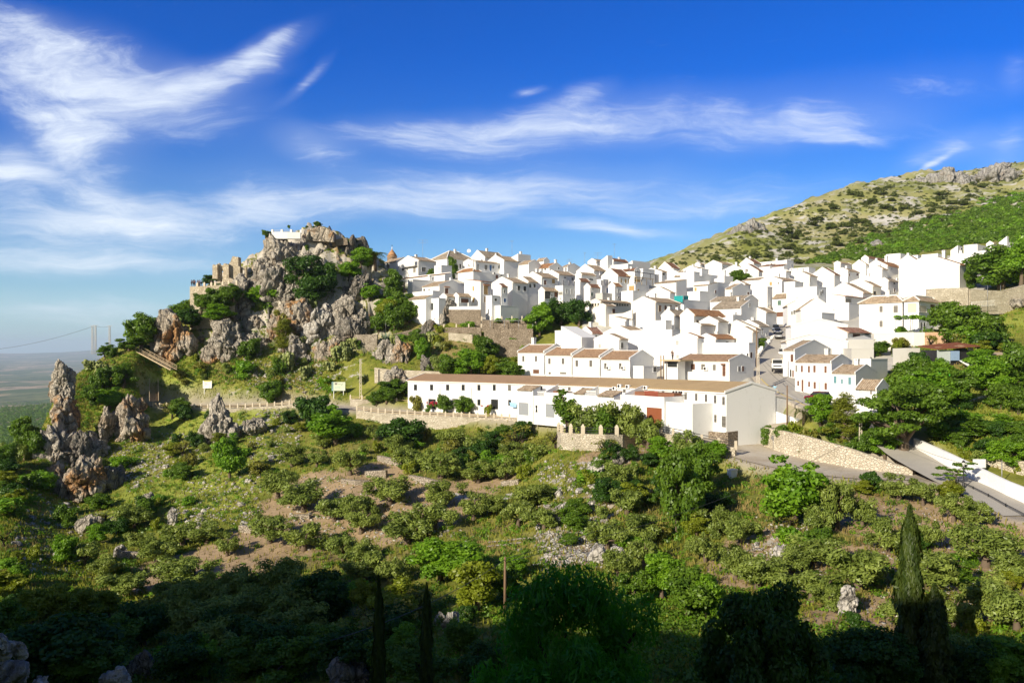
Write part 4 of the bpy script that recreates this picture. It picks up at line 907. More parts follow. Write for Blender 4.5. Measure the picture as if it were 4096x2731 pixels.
 for x0, y0, x1, y1 in ac:
  if AC_ME is None:
   AC_ME = ac_mesh(); f = MB(); f.tube([(-.005, .1,0),(-.02, .1,0)], .24,12); FAN_ME = f.mesh('fan', M('metal_dark'))
  left, ta, za = on_face((x0 + x1) / 2,(y0 + y1) / 2)
  a_ = placed(left, AC_ME, 'air_conditioner', ta, za, root, .36); link_mesh('fan', FAN_ME, a_)
 for px, py in ch:
  nm, _, other, rz = ridge(px)
  d = dR if nm == 'x' else dL; O = Vector((P0.x, P0.y)) + (dL if nm == 'x' else dR) * other
  X_, Y_ = cv(reg, px, py); k = (X_ - CX) / F; t = (k * O.y - O.x) / (d.x - k * d.y); lim = W if nm == 'x' else Dd
  t = min(max(t, .5), lim - .5); pp = O + d * t; top = (YH - Y_) / F * pp.y - P0.z; hh = min(max(top - rz, .7),3.0)
  c = link_mesh('chimney', chimney_mesh(.75 if hh > 1.3 else .6, hh, 'white_wall'), ro or wo)
  c.location = (t, other, rz - .1) if nm == 'x' else (other, t, rz - .1)
 if 'balcony' in kw or 'balcony2' in kw:
  x0, y0, x1, y1 = kw.get('balcony') or kw['balcony2']; left, ta, z1_ = on_face(x0, y0); _, tb, z0 = on_face(x1, y1)
  ta, tb = sorted((ta, tb)); f = MB(); z0, z1_ = sorted((z0, z1_))
  if 'balcony' in kw:
   (f.box(-1.1, ta, z0,-1.0, tb, z1_), f.box(-1.1, ta, z0 - .2,0, tb, z0)) if left else (f.box(ta, -1.1, z0, tb, -1.0, z1_), f.box(ta, -1.1, z0 - .2, tb, 0, z0))
   f.build('balcony', M(wall), root)
  else:
   f.box(ta, -.9, z0 - .15, tb, 0, z0) if not left else f.box(-.9, ta, z0 - .15,0, tb, z0)
   bo = f.build('balcony', M(wall), root); f = MB()
   for i in range(16):
    u = ta + (tb - ta) * i / 15
    f.box(u - .015,-.88, z0, u + .015,-.85, z1_) if not left else f.box(-.88, u - .015, z0,-.85, u + .015, z1_)
   f.box(ta, -.9, z1_ - .04, tb, -.84, z1_ + .02) if not left else f.box(-.9, ta, z1_ - .04,-.84, tb, z1_ + .02)
   f.build('railing', M('metal_grey'), bo)
 if 'rail' in kw:
  f = MB()
  for i in range(int(W / .35)): f.box(i * .35, .05, Hh + .1, i * .35 + .05, .1, Hh + 1.05)
  f.box(0, .04, Hh + 1.03, W, .11, Hh + 1.1)
  for x in (0, W * .5, W - .4): f.box(x, 0, Hh + .1, x + .4, .4, Hh + 1.5)
  f.build('railing', M('metal_grey'), root)
 if 'canopy' in kw:
  f = MB(); f.hexa([(-.5,-.8, Hh + 1.9),(W + 3,-.8, Hh + 1.7),(W + 3, Dd, Hh + 2.3),(-.5, Dd, Hh + 2.5),(-.5,-.8, Hh + 2.05),(W + 3,-.8, Hh + 1.85),(W + 3, Dd, Hh + 2.45),(-.5, Dd, Hh + 2.65)])
  for x in (0, W * .5, W, W + 2.6): f.box(x, -.5, Hh, x + .1,-.4, Hh + 1.9)
  f.build('canopy', M('metal_dark' if idx % 2 else 'wood_light'), root)
 if kw.get('slab'):
  f = MB(); f.box(-1.0,-1.2, Hh, W + .4, Dd + .3, Hh + .22); f.build('roof_slab', M('wood_light'), root)
  for yy in (Dd + .1, Dd - .5):
   f = MB(); f.tube([(-.9, yy, -1),(-.9, yy, Hh + 1.0)], .1,7); f.build('post', M('wood_pole'), root)
 if not any((q[0] + q[2]) / 2 > xc for q in wins) and Wr > 4 and Hh > 3.0 and wall != 'cement_wall' and 'a' not in kw and not any(q in hint for q in ('blank', 'plain', 'wall', 'plain', 'parapet', 'roof', 'porch', 'lean-to')):
  rr_ = random.Random(idx)
  for i in range(rr_.choice((1,2,3))):
   u = Wr * rr_.uniform(.15, .8); zz = Hh - rr_.uniform(1.5,2.1); s2 = rr_.uniform(.5, .85); f = MB(); f.box(u - .07,-.05, zz - .07, u + s2 + .07, .02, zz + s2 * 1.4 + .07); fo = f.build('window', M('frame_white'), root); f = MB(); f.box(u, -.06, zz, u + s2,0, zz + s2 * 1.4); f.build('pane', M(rr_.choice((D, GR, BR))), fo)
 if not ch and ro and W > 3.5 and Dl > 3.5 and random.Random(idx * 7).random() < .6 and roof in 'LRH':
  hh = random.Random(idx).uniform(.7,1.3); c = link_mesh('chimney', chimney_mesh(.6, hh, 'white_wall'), ro); c.location = (W * .45, Dd / 2, Hh + R - .1) if roof == 'L' else (W / 2, Dd * .4, Hh + R - .1)
 root['hint'] = hint
 return root
HOUSE_OBJ = [build_house(h, i) for i, h in enumerate(HOUSES)]
for o, h in zip(HOUSE_OBJ, HOUSES):
 del o['hint']; o['label'] = h[11]; o['group'] = 'whitewashed houses of the hill village'
# ================================================================ rocks
_ICO = {}
def ico(n):
 if n not in _ICO:
  import bmesh
  bm = bmesh.new(); bmesh.ops.create_icosphere(bm, subdivisions=n, radius=1.0)
  V = np.array([v.co[:] for v in bm.verts]); Fc = np.array([[v.index for v in f.verts] for f in bm.faces]); bm.free(); _ICO[n] = (V, Fc)
 return _ICO[n]
def rock_mesh(seed, size, sub=4, planes=16, rough=.16, spire=0.0, mat='rock_grey', smooth=False, strata=.5, name='rock'):
 """an angular block: a sphere cut by random planes, cracked and weathered by noise; size = half extents"""
 r = np.random.default_rng(seed); D, Fc = ico(sub)
 N = r.normal(size=(planes, 3)); N /= np.linalg.norm(N, axis=1)[:, None]; d = r.uniform(.55,1.0, planes)
 q = D @ N.T; q = np.where(q > .05, d[None, :] / np.maximum(q, .05),9); k = 26.0
 rad = -np.log(np.exp(-k * np.minimum(q, 2)).sum(1) + math.exp(-k * 1.15)) / k; rad = np.clip(rad, .35,1.3)
 P = D * rad[:, None]
 if spire: P[:, :2] *= (1 - spire * np.clip((P[:, 2] + .3) / 1.3,0,1))[:, None]
 s = np.array(size); Wd = P * s; c = float(np.mean(s))
 f1 = fbm(Wd / (c * .7) + seed * 7.7,3, .5)
 A = Wd.copy(); A[:, 2] *= strata; f2 = 1 - np.abs(fbm(A / (c * .42) + seed * 3.1,3, .5)) * 2.2
 f3 = fbm(Wd / max(c * .09, .22) + seed, 3, .6)
 nrm = P / np.linalg.norm(P, axis=1)[:, None]; dsp = f1 * .9 + f2 * .4 + f3 * .12
 if sub > 3:
  q_ = Wd / c * np.array([1.9,1.9,1.15]) + f1[:, None] * .18 + seed * 5.3; v1, e1 = cells(q_, seed); v2, e2 = cells(q_ * 2.5 + 7, seed + 3)
  dsp = dsp + (v1 - .5) * 2.3 + (v2 - .5) * .75 - np.clip(1 - e1 / .10,0,1) * .75 - np.clip(1 - e2 / .12,0,1) * .25
 Wd = Wd + nrm * (rough * c * dsp)[:, None]
 return np_mesh(name, Wd, Fc, M(mat), None, smooth)
def ridge_rock(seed, size, sub, **kw): return rock_mesh(seed, size, sub, **kw)
def rock(name, label, cat, x0, y0, x1, y1, Y, seed, mat='rock_grey', depth=.8, sub=5, group=None, **kw):
 """a rock whose outline spans x0..x1, y0..y1 of the survey, at distance Y; depth = thickness relative to its width"""
 a, b = PT(x0, y0, Y), PT(x1, y1, Y); w, hgt = (b.x - a.x) / 2,(a.z - b.z) / 2
 low = kw.pop('low', .25)
 c = Vector(((a.x + b.x) / 2, Y, (a.z + b.z) / 2 - hgt * low)); w *= .88 if name == 'rock_pinnacle' else 1; s = (w * 1.06, max(w, hgt * .6) * depth, hgt * (1.06 + low))
 o = link_mesh(name, rock_mesh(seed, s, sub, mat=mat, name=name, **kw)); o.location = c
 if name == 'boulder' and Y > 40: o.location.z = min(o.location.z, ground(c.x, Y) + s[2] * .45)
 tag(o, label, cat, group, 'thing'); return o
ROCKS = [
 ('crag', 'left flank of the crag summit, dropping to the ruins', 566,586,640,690,219,101, 'rock_grey', dict(planes=18)),
 ('crag', 'bright cliff band below the summit block', 612,626,700,712,213,102, 'rock_grey', dict(planes=20)),
 ('crag', 'orange hollow beside the upper prickly pears', 652,690,724,770,206,103, 'rock_ochre', dict(planes=16)),
 ('crag', 'lower cliff step left of the pine shrub', 556,716,626,800,208,104, 'rock_grey', dict(planes=18)),
 ('crag', 'shaded rocks under the palm', 850,640,925,720,222,105, 'rock_dark_shaded', dict(planes=16)),
 ('crag', 'dark slope rocks above the rounded cave boulder', 790,628,860,700,216,106, 'rock_dark_shaded', dict(planes=16)),
 ('crag', 'broken ledge right of the boulder with the rusty foot', 780,736,850,790,201,107, 'rock_dark_shaded', dict(planes=16)),
 ('crag', 'knobbly rock at the foot of the pine shrub', 664,800,730,846,199,108, 'rock_grey', dict(planes=16)),
 ('crag', 'dark recess wall right of the cream tooth', 446,740,506,820,206,109, 'rock_dark_shaded', dict(planes=16)),
 ('rock_pinnacle', 'craggy skirt right of the leaning pinnacle', 150,985,215,1080,163,131, 'rock_dark_shaded', dict(planes=18)),
 ('rock_pinnacle', 'rubbly toe left of the fissured outcrop', 108,1105,165,1180,147,132, 'rock_grey', dict(planes=18)),
 ('rock_pinnacle', 'low shelf of rock linking the pinnacle and the twin outcrops', 180,1000,260,1050,167,133, 'rock_grey', dict(planes=18)),
 ('rock_pinnacle', 'pale scree block between the outcrop below the lane and the bushes', 560,955,612,990,168,135, 'rock_grey', dict(planes=14)),
 ('crag', 'summit block of the crag under the white balustrade', 598,536,706,650,222,1, 'rock_grey', dict(planes=22)),
 ('crag', 'broad pale shoulder of the crag below the brown ruin wall', 660,532,780,660,228,2, 'rock_grey', dict(planes=20)),
 ('crag', 'dark shaded back of the crag behind the big dark trees', 745,552,868,720,234,3, 'rock_dark_shaded', dict(planes=18)),
 ('crag', 'steep grey buttress left of the dark trees', 575,592,690,735,215,4, 'rock_grey', dict(planes=24)),
 ('crag', 'orange-streaked cliff face in the middle of the crag', 592,672,706,812,207,5, 'rock_ochre', dict(planes=24)),
 ('crag', 'jagged rock left of the crag, beneath the ruined walls', 508,634,590,740,213,6, 'rock_grey', dict(planes=20)),
 ('crag', 'grey slab below the prickly pears', 694,716,772,812,204,7, 'rock_pale', dict(planes=18)),
 ('crag', 'rounded grey boulder wedged beside the cave mouth', 762,676,838,758,204,8, 'rock_grey', dict(planes=14)),
 ('crag', 'boulder with a rusty foot under the grey slab', 728,776,792,834,198,9, 'rock_ochre', dict(planes=16)),
 ('crag', 'leaning grey rock left of the pine shrub', 478,728,566,822,200,10, 'rock_grey', dict(planes=18, spire=.3)),
 ('crag', 'big cream and ochre tooth left of the crag', 352,714,462,842,200,11, 'rock_ochre', dict(planes=22, spire=.25)),
 ('crag', 'ochre rock standing above the yellow-topped sign', 452,804,528,888,199,12, 'rock_ochre', dict(planes=18, spire=.3)),
 ('crag', 'slim rock ledge right of the cream tooth', 500,700,560,760,208,13, 'rock_dark_shaded', dict(planes=16)),
 ('crag', 'dark gully wall under the big dark trees', 690,640,770,740,219,14, 'rock_dark_shaded', dict(planes=16)),
 ('crag', 'craggy step above the path sign', 640,770,720,850,200,15, 'rock_grey', dict(planes=20)),
 ('crag', 'low ledge between the cream tooth and the leaning rock', 555,770,640,836,203,16, 'rock_grey', dict(planes=20)),
 ('crag', 'upright slab right of the dry stone wall', 858,776,905,852,191,17, 'rock_grey', dict(planes=14, spire=.2)),
 ('crag', 'split slab with an ochre cleft above the long roof', 900,770,946,858,190,18, 'rock_ochre', dict(planes=14)),
 ('crag', 'dark boulder left of the white curved terrace', 970,812,1012,866,184,19, 'rock_dark_shaded', dict(planes=14)),
 ('crag', 'pale boulder under the agave beside the stone wall', 998,694,1048,756,202,20, 'rock_grey', dict(planes=14)),
 ('crag', 'rocky foot under the dark house wall', 945,742,1010,806,199,21, 'rock_dark_shaded', dict(planes=14)),
 ('crag', 'flat-topped rock below the low curved wall', 872,850,945,892,181,22, 'rock_grey', dict(planes=14)),
 ('rock_pinnacle', 'top of the leaning pinnacle at the left cliff edge', 118,832,180,915,168,31, 'rock_grey', dict(planes=18, spire=.2)),
 ('rock_pinnacle', 'orange-chested middle of the leaning pinnacle', 110,890,184,1010,166,32, 'rock_ochre', dict(planes=20)),
 ('rock_pinnacle', 'wide lower body of the leaning pinnacle', 90,975,182,1090,162,33, 'rock_grey', dict(planes=20)),
 ('rock_pinnacle', 'foot of the leaning pinnacle', 88,1060,170,1165,156,34, 'rock_ochre', dict(planes=20)),
 ('rock_pinnacle', 'tall dark-sided outcrop left of the path end', 256,892,346,1018,171,35, 'rock_ochre', dict(planes=18, spire=.25)),
 ('rock_pinnacle', 'slim twin outcrop left of the dark-sided one', 222,944,268,1024,170,36, 'rock_grey', dict(planes=16, spire=.2)),
 ('rock_pinnacle', 'big fissured outcrop with an ochre edge at the lower left', 136,1034,250,1160,149,37, 'rock_ochre', dict(planes=22, spire=.15)),
 ('rock_pinnacle', 'dark back block of the fissured outcrop', 215,1050,296,1145,152,38, 'rock_dark_shaded', dict(planes=18)),
 ('rock_pinnacle', 'grey outcrop below the middle of the path wall', 440,930,552,1062,169,39, 'rock_grey', dict(planes=22, spire=.25)),
 ('rock_pinnacle', 'small rock at the foot of the slim twin outcrop', 200,984,226,1018,168,40, 'rock_grey', dict(planes=14)),
 ('boulder', 'large pale boulder by the cactus under the bastion', 1348,1055,1392,1094, None, 41, 'rock_pale', dict(planes=12)),
 ('boulder', 'rounded pale boulder in the stony patch left of the green tree', 1262,1156,1320,1196, None, 42, 'rock_pale', dict(planes=12)),
 ('boulder', 'dark upright boulder in the bank below the bastion', 1402,1034,1432,1066, None, 43, 'rock_dark_shaded', dict(planes=12)),
 ('boulder', 'grey slab on top of the stone heap by the track', 1375,1218,1418,1255, None, 44, 'rock_pale', dict(planes=10)),
 ('boulder', 'angular block in the stone heap by the track', 1345,1250,1392,1292, None, 45, 'rock_pale', dict(planes=10)),
 ('boulder', 'low block on the right of the stone heap', 1392,1256,1432,1290, None, 46, 'rock_pale', dict(planes=10)),
 ('boulder', 'tilted dark-topped rock on the left slope', 172,1176,232,1222, None, 47, 'rock_grey', dict(planes=12)),
 ('boulder', 'squat boulder right of the tilted rock', 258,1180,288,1208, None, 48, 'rock_grey', dict(planes=12)),
 ('boulder', 'domed boulder with a green bush in front', 314,1128,362,1160, None, 49, 'rock_grey', dict(planes=12)),
 ('boulder', 'tall pale stone above the first olive row', 384,1168,412,1206, None, 50, 'rock_pale', dict(planes=12)),
 ('boulder', 'leaning pale stone at the left of the olive terraces', 258,1252,288,1278, None, 51, 'rock_pale', dict(planes=12)),
 ('boulder', 'grey boulder with a flat top in the shade, lower middle', 728,1410,792,1466,66,52, 'rock_dark_shaded', dict(planes=12)),
 ('boulder', 'long sloping rock in the shade, bottom middle', 760,1486,856,1556,55,53, 'rock_dark_shaded', dict(planes=12)),
 ('boulder', 'sunlit cliff block beside the thin dark cypress', 1015,1396,1058,1468,63,54, 'rock_pale', dict(planes=14)),
 ('boulder', 'pale rock above the sunlit cliff block', 1000,1345,1030,1372,68,55, 'rock_pale', dict(planes=12)),
 ('boulder', 'stacked shaded rock in the hollow, lower left', 302,1452,358,1532,62,56, 'rock_dark_shaded', dict(planes=14)),
 ('boulder', 'tall rounded boulder in the bank left of the big cypress', 1928,1340,1976,1412, None, 57, 'rock_pale', dict(planes=14)),
 ('boulder', 'white rock at the right of the stony gully', 1776,1255,1816,1305, None, 58, 'rock_pale', dict(planes=12)),
 ('boulder', 'foreground rock at the very bottom left corner', -30,1512,78,1575,15.5,59, 'rock_grey', dict(planes=12)),
 ('boulder', 'bluish foreground rock at the bottom edge', 66,1548,118,1585,14.5,60, 'rock_pale', dict(planes=12)),
 ('boulder', 'foreground rock jutting from the left edge', -30,1450,24,1500,18,61, 'rock_grey', dict(planes=12)),
 ('boulder', 'small foreground rock beside the jutting one', 26,1470,62,1505,18.5,62, 'rock_grey', dict(planes=12)),
 ('boulder', 'low flat rock in the foreground grass', 240,1535,306,1570,17.5,63, 'rock_grey', dict(planes=12)),
 ('cliff', 'smooth pale cliff band near the skyline of the mountain', 1666,512,1778,566,500,71, 'rock_cliff', dict(planes=20, strata=.25)),
 ('cliff', 'long grey cliff high on the mountain slope', 2090,402,2210,462,640,72, 'rock_cliff', dict(planes=26, strata=.25)),
 ('cliff', 'tallest grey cliff at the right of the mountain', 2190,384,2348,440,655,73, 'rock_cliff', dict(planes=26, strata=.25)),
 ('cliff', 'low limestone step under the long grey cliff', 2010,446,2100,486,610,74, 'rock_cliff', dict(planes=22, strata=.3)),
 ('cliff', 'small rocky rise in the lower mountain slope', 1990,560,2060,590,425,75, 'rock_cliff', dict(planes=16)),
 ('boulder', 'smooth grey rock on the stone wall below the big right-hand trees', 2225,652,2264,682,169,76, 'rock_grey', dict(planes=10)),
 ('boulder', 'wide grey rock on the stone wall at the right edge', 2290,640,2362,672,172,77, 'rock_grey', dict(planes=10)),
 ('boulder', 'bare grey rock face under the white block by the street', 1744,678,1776,736,207,78, 'rock_grey', dict(planes=16)),
]
for nm, lab, x0, y0, x1, y1, Y, seed, mt, kw in ROCKS:
 if Y is None:
  p = hit((x0 + x1) / 2, y1 - 2); Y = p.y if p else 90
 kw = dict(kw)
 cat = {'crag': 'rock', 'rock_pinnacle': 'rock', 'boulder': 'boulder', 'cliff': 'cliff'}[nm]
 big = nm in ('crag', 'rock_pinnacle', 'cliff')
 o = rock(nm, lab, cat, x0, y0, x1, y1, Y, seed, mt, depth=.95 if big else .8, sub=6 if big else 5, rough=.17 if big else .12, group={'crag': 'rocks of the castle crag', 'rock_pinnacle': 'limestone outcrops on the left slope', 'boulder': 'large boulders', 'cliff': 'limestone cliffs on the mountain'}[nm], **kw)
# smaller stones lying about: individuals, shared meshes
STONE_ME = [rock_mesh(200 + i, (.5, .42, .36),3,11, .16, mat='rock_pale' if i % 3 else 'rock_grey', name='stone') for i in range(9)]
ZONES = [  # survey polygon corners, how many, size range, where
 ([(60,1080),(190,1150),(190,1300),(20,1330),(0,1120)],46,(.5,1.5), 'on the grassy slope below the leaning pinnacle'),
 ([(230,1020),(440,1000),(440,1080),(300,1130),(250,1060)],42,(.5,1.6), 'on the bright grass below the path end'),
 ([(560,940),(690,940),(690,1060),(560,1060)],26,(.5,1.5), 'beneath the middle of the path wall'),
 ([(560,830),(740,830),(770,900),(560,905)],48,(.5,1.6), 'in the stony scrub between the crag and the path'),
 ([(430,1100),(600,1090),(600,1200),(380,1230)],34,(.5,1.5), 'among the weeds above the first olive rows'),
 ([(700,1090),(1000,1110),(1080,1240),(620,1260)],36,(.35, .9), 'on the bare soil of the olive terraces'),
 ([(1240,1070),(1400,1070),(1400,1200),(1230,1260)],34,(.5,1.5), 'in the stony ground under the bastion'),
 ([(1230,1225),(1370,1225),(1420,1300),(1240,1295)],30,(.3, .8), 'in the stone heap by the track'),
 ([(1700,1200),(1850,1200),(1900,1330),(1720,1330)],24,(.3, .9), 'in the pale gully below the dirt yard'),
 ([(2000,1160),(2330,1200),(2330,1420),(1930,1440)],20,(.3, .8), 'on the brown bank below the railing')]
stone_n = 0
for poly, cnt, (s0, s1), where in ZONES:
 P = np.array(poly, float); got = 0; tries = 0
 while got < cnt and tries < 4000:
  tries += 1
  x, y = random.uniform(P[:, 0].min(), P[:, 0].max()), random.uniform(P[:, 1].min(), P[:, 1].max())
  if not in_poly(np.array([x]), np.array([y]), poly)[0]: continue
  p = hit(x, y)
  if p is None or p.y > 240 or p.y < 40: continue
  s = s0 * (s1 / s0) ** (random.random() ** 1.7)
  o = link_mesh('stone', STONE_ME[stone_n % len(STONE_ME)]); o.location = p + Vector((0,0, .12 * s)); o.rotation_euler = (random.uniform(-.4, .4), random.uniform(-.4, .4), random.uniform(0,6.3)); o.scale = (s * random.uniform(.8,1.3), s * random.uniform(.8,1.2), s * random.uniform(.7,1.2))
  tag(o, ('big' if s > (s0 * s1) ** .5 else 'small') + ' pale limestone stone ' + where, 'stone', 'stones ' + where); got += 1; stone_n += 1
# rubble too small and too many to count
def scatter_np(polys, n, ymax=260):
 xs, ys, zs = [],[],[]
 for poly, wgt in polys:
  P = np.array(poly, float); k = 0; m = int(n * wgt)
  x = RNG.uniform(P[:, 0].min(), P[:, 0].max(), m * 3); y = RNG.uniform(P[:, 1].min(), P[:, 1].max(), m * 3); ok = in_poly(x, y, poly); x, y = x[ok][:m], y[ok][:m]
  kk, mm = (x - CX) / F, (YH - y) / F; Y = np.full(len(x), np.nan); prev = None
  for q in np.geomspace(12, ymax, 420):
   z = ground_np(kk * q, np.full(len(x), q)); h_ = np.isnan(Y) & (z >= mm * q); Y[h_] = q
  g = ~np.isnan(Y); Y = Y[g] * RNG.uniform(.985,1.02, g.sum()); xs.append(kk[g] * Y); ys.append(Y)
 X, Y = np.concatenate(xs), np.concatenate(ys); return np.column_stack([X, Y, ground_np(X, Y)])
def off_paving(P, margin=.4):
 keep = np.ones(len(P), bool)
 for L, hw, bl in STRIPS: keep &= line_dist(P[:, 0], P[:, 1], L)[0] > hw + margin
 return P[keep]
Pr = off_paving(scatter_np([(z[0], .14 if i not in (7,) else .35) for i, z in enumerate(ZONES)],3400))
D1, F1 = ico(1); Vs, Fs = [],[]
for i, p in enumerate(Pr):
 s = RNG.uniform(.08, .32) * (1.0 if p[1] > 90 else .7); q = D1 * (1 + RNG.uniform(-.3, .3, len(D1)))[:, None] * (s * RNG.uniform(.7,1.4), s * RNG.uniform(.7,1.4), s * .7); Vs.append(q + p); Fs.append(F1 + i * len(D1))
tag(link_mesh('rubble', np_mesh('rubble', np.vstack(Vs), np.vstack(Fs), M('rock_pale'))), kind='stuff')
# ================================================================ plants
def leaf_cloud(r, clumps, n, size, aspect=.5, up=.35, droop=0.0):
 """n diamond leaves spread through clumps [(centre, radii)]"""
 C_ = np.array([c for c, _ in clumps]); R_ = np.array([q for _, q in clumps]); vol = np.prod(R_, axis=1) ** .72
 ci = r.choice(len(clumps), n, p=vol / vol.sum())
 d = r.normal(size=(n, 3)); d /= np.linalg.norm(d, axis=1)[:, None]; rad = r.random(n) ** .42
 P = C_[ci] + d * R_[ci] * rad[:, None]
 nrm = d * .8 + r.normal(size=(n, 3)) * .55 + np.array([0,0, up]); nrm /= np.linalg.norm(nrm, axis=1)[:, None]
 t = np.cross(nrm, r.normal(size=(n, 3))); 
 if droop: t = t + np.array([0,0,-droop])
 t -= nrm * (t * nrm).sum(1)[:, None]; t /= np.linalg.norm(t, axis=1)[:, None] + 1e-9; b = np.cross(nrm, t)
 s = size * r.uniform(.6,1.35, n)[:, None]
 V = np.stack([P - t * s, P + b * s * aspect, P + t * s, P - b * s * aspect],1).reshape(-1,3)
 Fq = np.arange(n * 4).reshape(-1,4)
 shade = r.random(len(clumps)); lv = np.clip(shade[ci] * .55 + r.random(n) * .55 - .05,0,1)
 return V, Fq, np.repeat(lv, 4)
def dome_clumps(r, k, rx, rz, cz, cr, flat=.0, hollow=.35, low=True):
 out = []
 for i in range(k):
  d = r.normal(size=3); d /= np.linalg.norm(d); d[2] = d[2] if d[2] > 0 else d[2] * (.85 if low else .3); q = r.uniform(hollow, .92)
  c = np.array([d[0] * rx * q, d[1] * rx * q, cz + d[2] * rz * q]); s = cr * r.uniform(.65,1.3); out.append((c, np.array([s, s, s * r.uniform(.6, .9)])))
 return out
def trunk_mb(r, h, rad, limbs, targets, bend=.15):
 mb = MB(); pts = [Vector((0,0,-.6))]; x = y = 0
 for i in range(5):
  x += r.uniform(-bend, bend) * h * .2; y += r.uniform(-bend, bend) * h * .2; pts.append(Vector((x, y, h * (i + 1) / 5)))
 mb.tube(pts, [rad * (1.35 - .16 * i) for i in range(6)],7)
 for i in range(limbs):
  c = targets[int(r.integers(len(targets)))][0]; a = pts[3 + int(r.integers(3))]; e = Vector(c); mid = a.lerp(e, .5) + Vector((r.uniform(-.2, .2), r.uniform(-.2, .2), .15)) * (e - a).length * .5
  mb.tube([a, mid, a.lerp(e, .95)],[rad * .55, rad * .32, rad * .1],5)
 return mb
def crown_tree(name, seed, clumps, n, leaf, mat, th, tr, limbs, bark='bark', **kw):
 r = np.random.default_rng(seed); cl = clumps(r)
 V, Fq, lv = leaf_cloud(r, cl, n, leaf, **kw)
 cm = np_mesh('crown', V, Fq, M(mat), {'lv': lv}); tm = trunk_mb(r, th, tr, limbs, cl).mesh('trunk', M(bark))
 return (tm, cm, float(V[:, 2].max()), float(np.percentile(np.abs(V[:, 0]),99.6)) * 2)
KIND = {}
def reg(kind, *protos): KIND[kind] = protos
reg('olive', *[crown_tree('olive', 20 + i, lambda r: dome_clumps(r, 22,2.0,1.45,1.75, .62, hollow=.3),4200, .15, 'leaf_olive', 1.1, .22,7, aspect=.38) for i in range(6)])
reg('broadleaf', *[crown_tree('tree', 40 + i, lambda r: dome_clumps(r, 40,2.15,2.9,2.9, .75, hollow=.3),8500, .165, 'leaf_bright', 2.2, .2,9, aspect=.55) for i in range(4)])
reg('green', *[crown_tree('tree', 50 + i, lambda r: dome_clumps(r, 38,2.15,2.6,2.5, .75, hollow=.3),8000, .165, 'leaf_green', 2.0, .2,8, aspect=.55) for i in range(4)])
reg('fig', *[crown_tree('tree', 60 + i, lambda r: dome_clumps(r, 36,2.5,2.6,1.9, .9, hollow=.35),9000, .19, 'leaf_dark', 1.5, .22,6, aspect=.7) for i in range(3)])
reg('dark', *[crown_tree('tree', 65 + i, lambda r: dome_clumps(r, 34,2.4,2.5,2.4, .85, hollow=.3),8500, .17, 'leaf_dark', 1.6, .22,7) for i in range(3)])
reg('yellow', *[crown_tree('tree', 70 + i, lambda r: dome_clumps(r, 36,2.2,2.6,2.9, .75, hollow=.3),8500, .16, 'leaf_yellow', 2.0, .18,8, aspect=.6) for i in range(3)])
reg('shrub', *[crown_tree('shrub', 80 + i, lambda r: dome_clumps(r, 13, .95, .85, .5, .38, hollow=.2),1300, .105,('leaf_green', 'leaf_bright', 'leaf_olive', 'leaf_brown', 'leaf_yellow')[i], .4, .06,5) for i in range(5)])
reg('maquis', *[crown_tree('bush', 90 + i, lambda r: dome_clumps(r, 9,1.1, .7, .5, .5, hollow=.2),520, .24, 'leaf_maquis', .4, .1,3) for i in range(4)])
reg('spread', *[crown_tree('tree', 100 + i, lambda r: [(np.array([math.cos(a) * q, math.sin(a) * q, z]), np.array([1.15,1.15, .42])) for a, q, z in [(r.uniform(0,6.28), r.uniform(.6,3.6), r.uniform(3.2,7.6)) for _ in range(46)]],15000, .17, 'leaf_green', 3.4, .48,16) for i in range(1)])
reg('pine', *[crown_tree('pine', 110 + i, lambda r: [(np.array([math.cos(a) * q * (1 - h * .75), math.sin(a) * q * (1 - h * .75),1.2 + h * 6.4]), np.array([.75, .75, .6])) for a, q, h in [(r.uniform(0,6.28), r.uniform(.3,2.0), r.random()) for _ in range(40)]],6500, .26, 'leaf_pine', 3.5, .18,8, aspect=.16, up=.6) for i in range(2)])
reg('cedar', crown_tree('tree', 115, lambda r: [(np.array([math.cos(a) * q, math.sin(a) * q * .8, z]), np.array([.7, .7, .13])) for a, q, z in [(r.uniform(0,6.28), r.uniform(.2,2.6),1.2 + .5 * i / 3) for i in range(14)]],1900, .16, 'leaf_green', 1.6, .06,12))
reg('bare', *[crown_tree('tree', 118 + i, lambda r: dome_clumps(r, 14,2.0,2.0,2.8, .6, hollow=.5),330, .16, 'leaf_brown', 1.8, .16,24, 'bark_dark') for i in range(2)])
reg('acacia', crown_tree('tree', 121, lambda r: dome_clumps(r, 20,1.5,2.6,3.4, .62, hollow=.3),2600, .2, 'leaf_green', 2.6, .16,12))
reg('willow', crown_tree('tree', 123, lambda r: dome_clumps(r, 120,5.2,4.6,3.0, .95, hollow=.35),90000, .15, 'leaf_willow', 3.2, .3,30, 'bark_dark', aspect=.22, droop=.8))
reg('bigdark', crown_tree('tree', 124, lambda r: dome_clumps(r, 80,4.6,4.6,3.6, .95, hollow=.45),52000, .15, 'leaf_dark', 3.2, .3,30, 'bark_dark'))
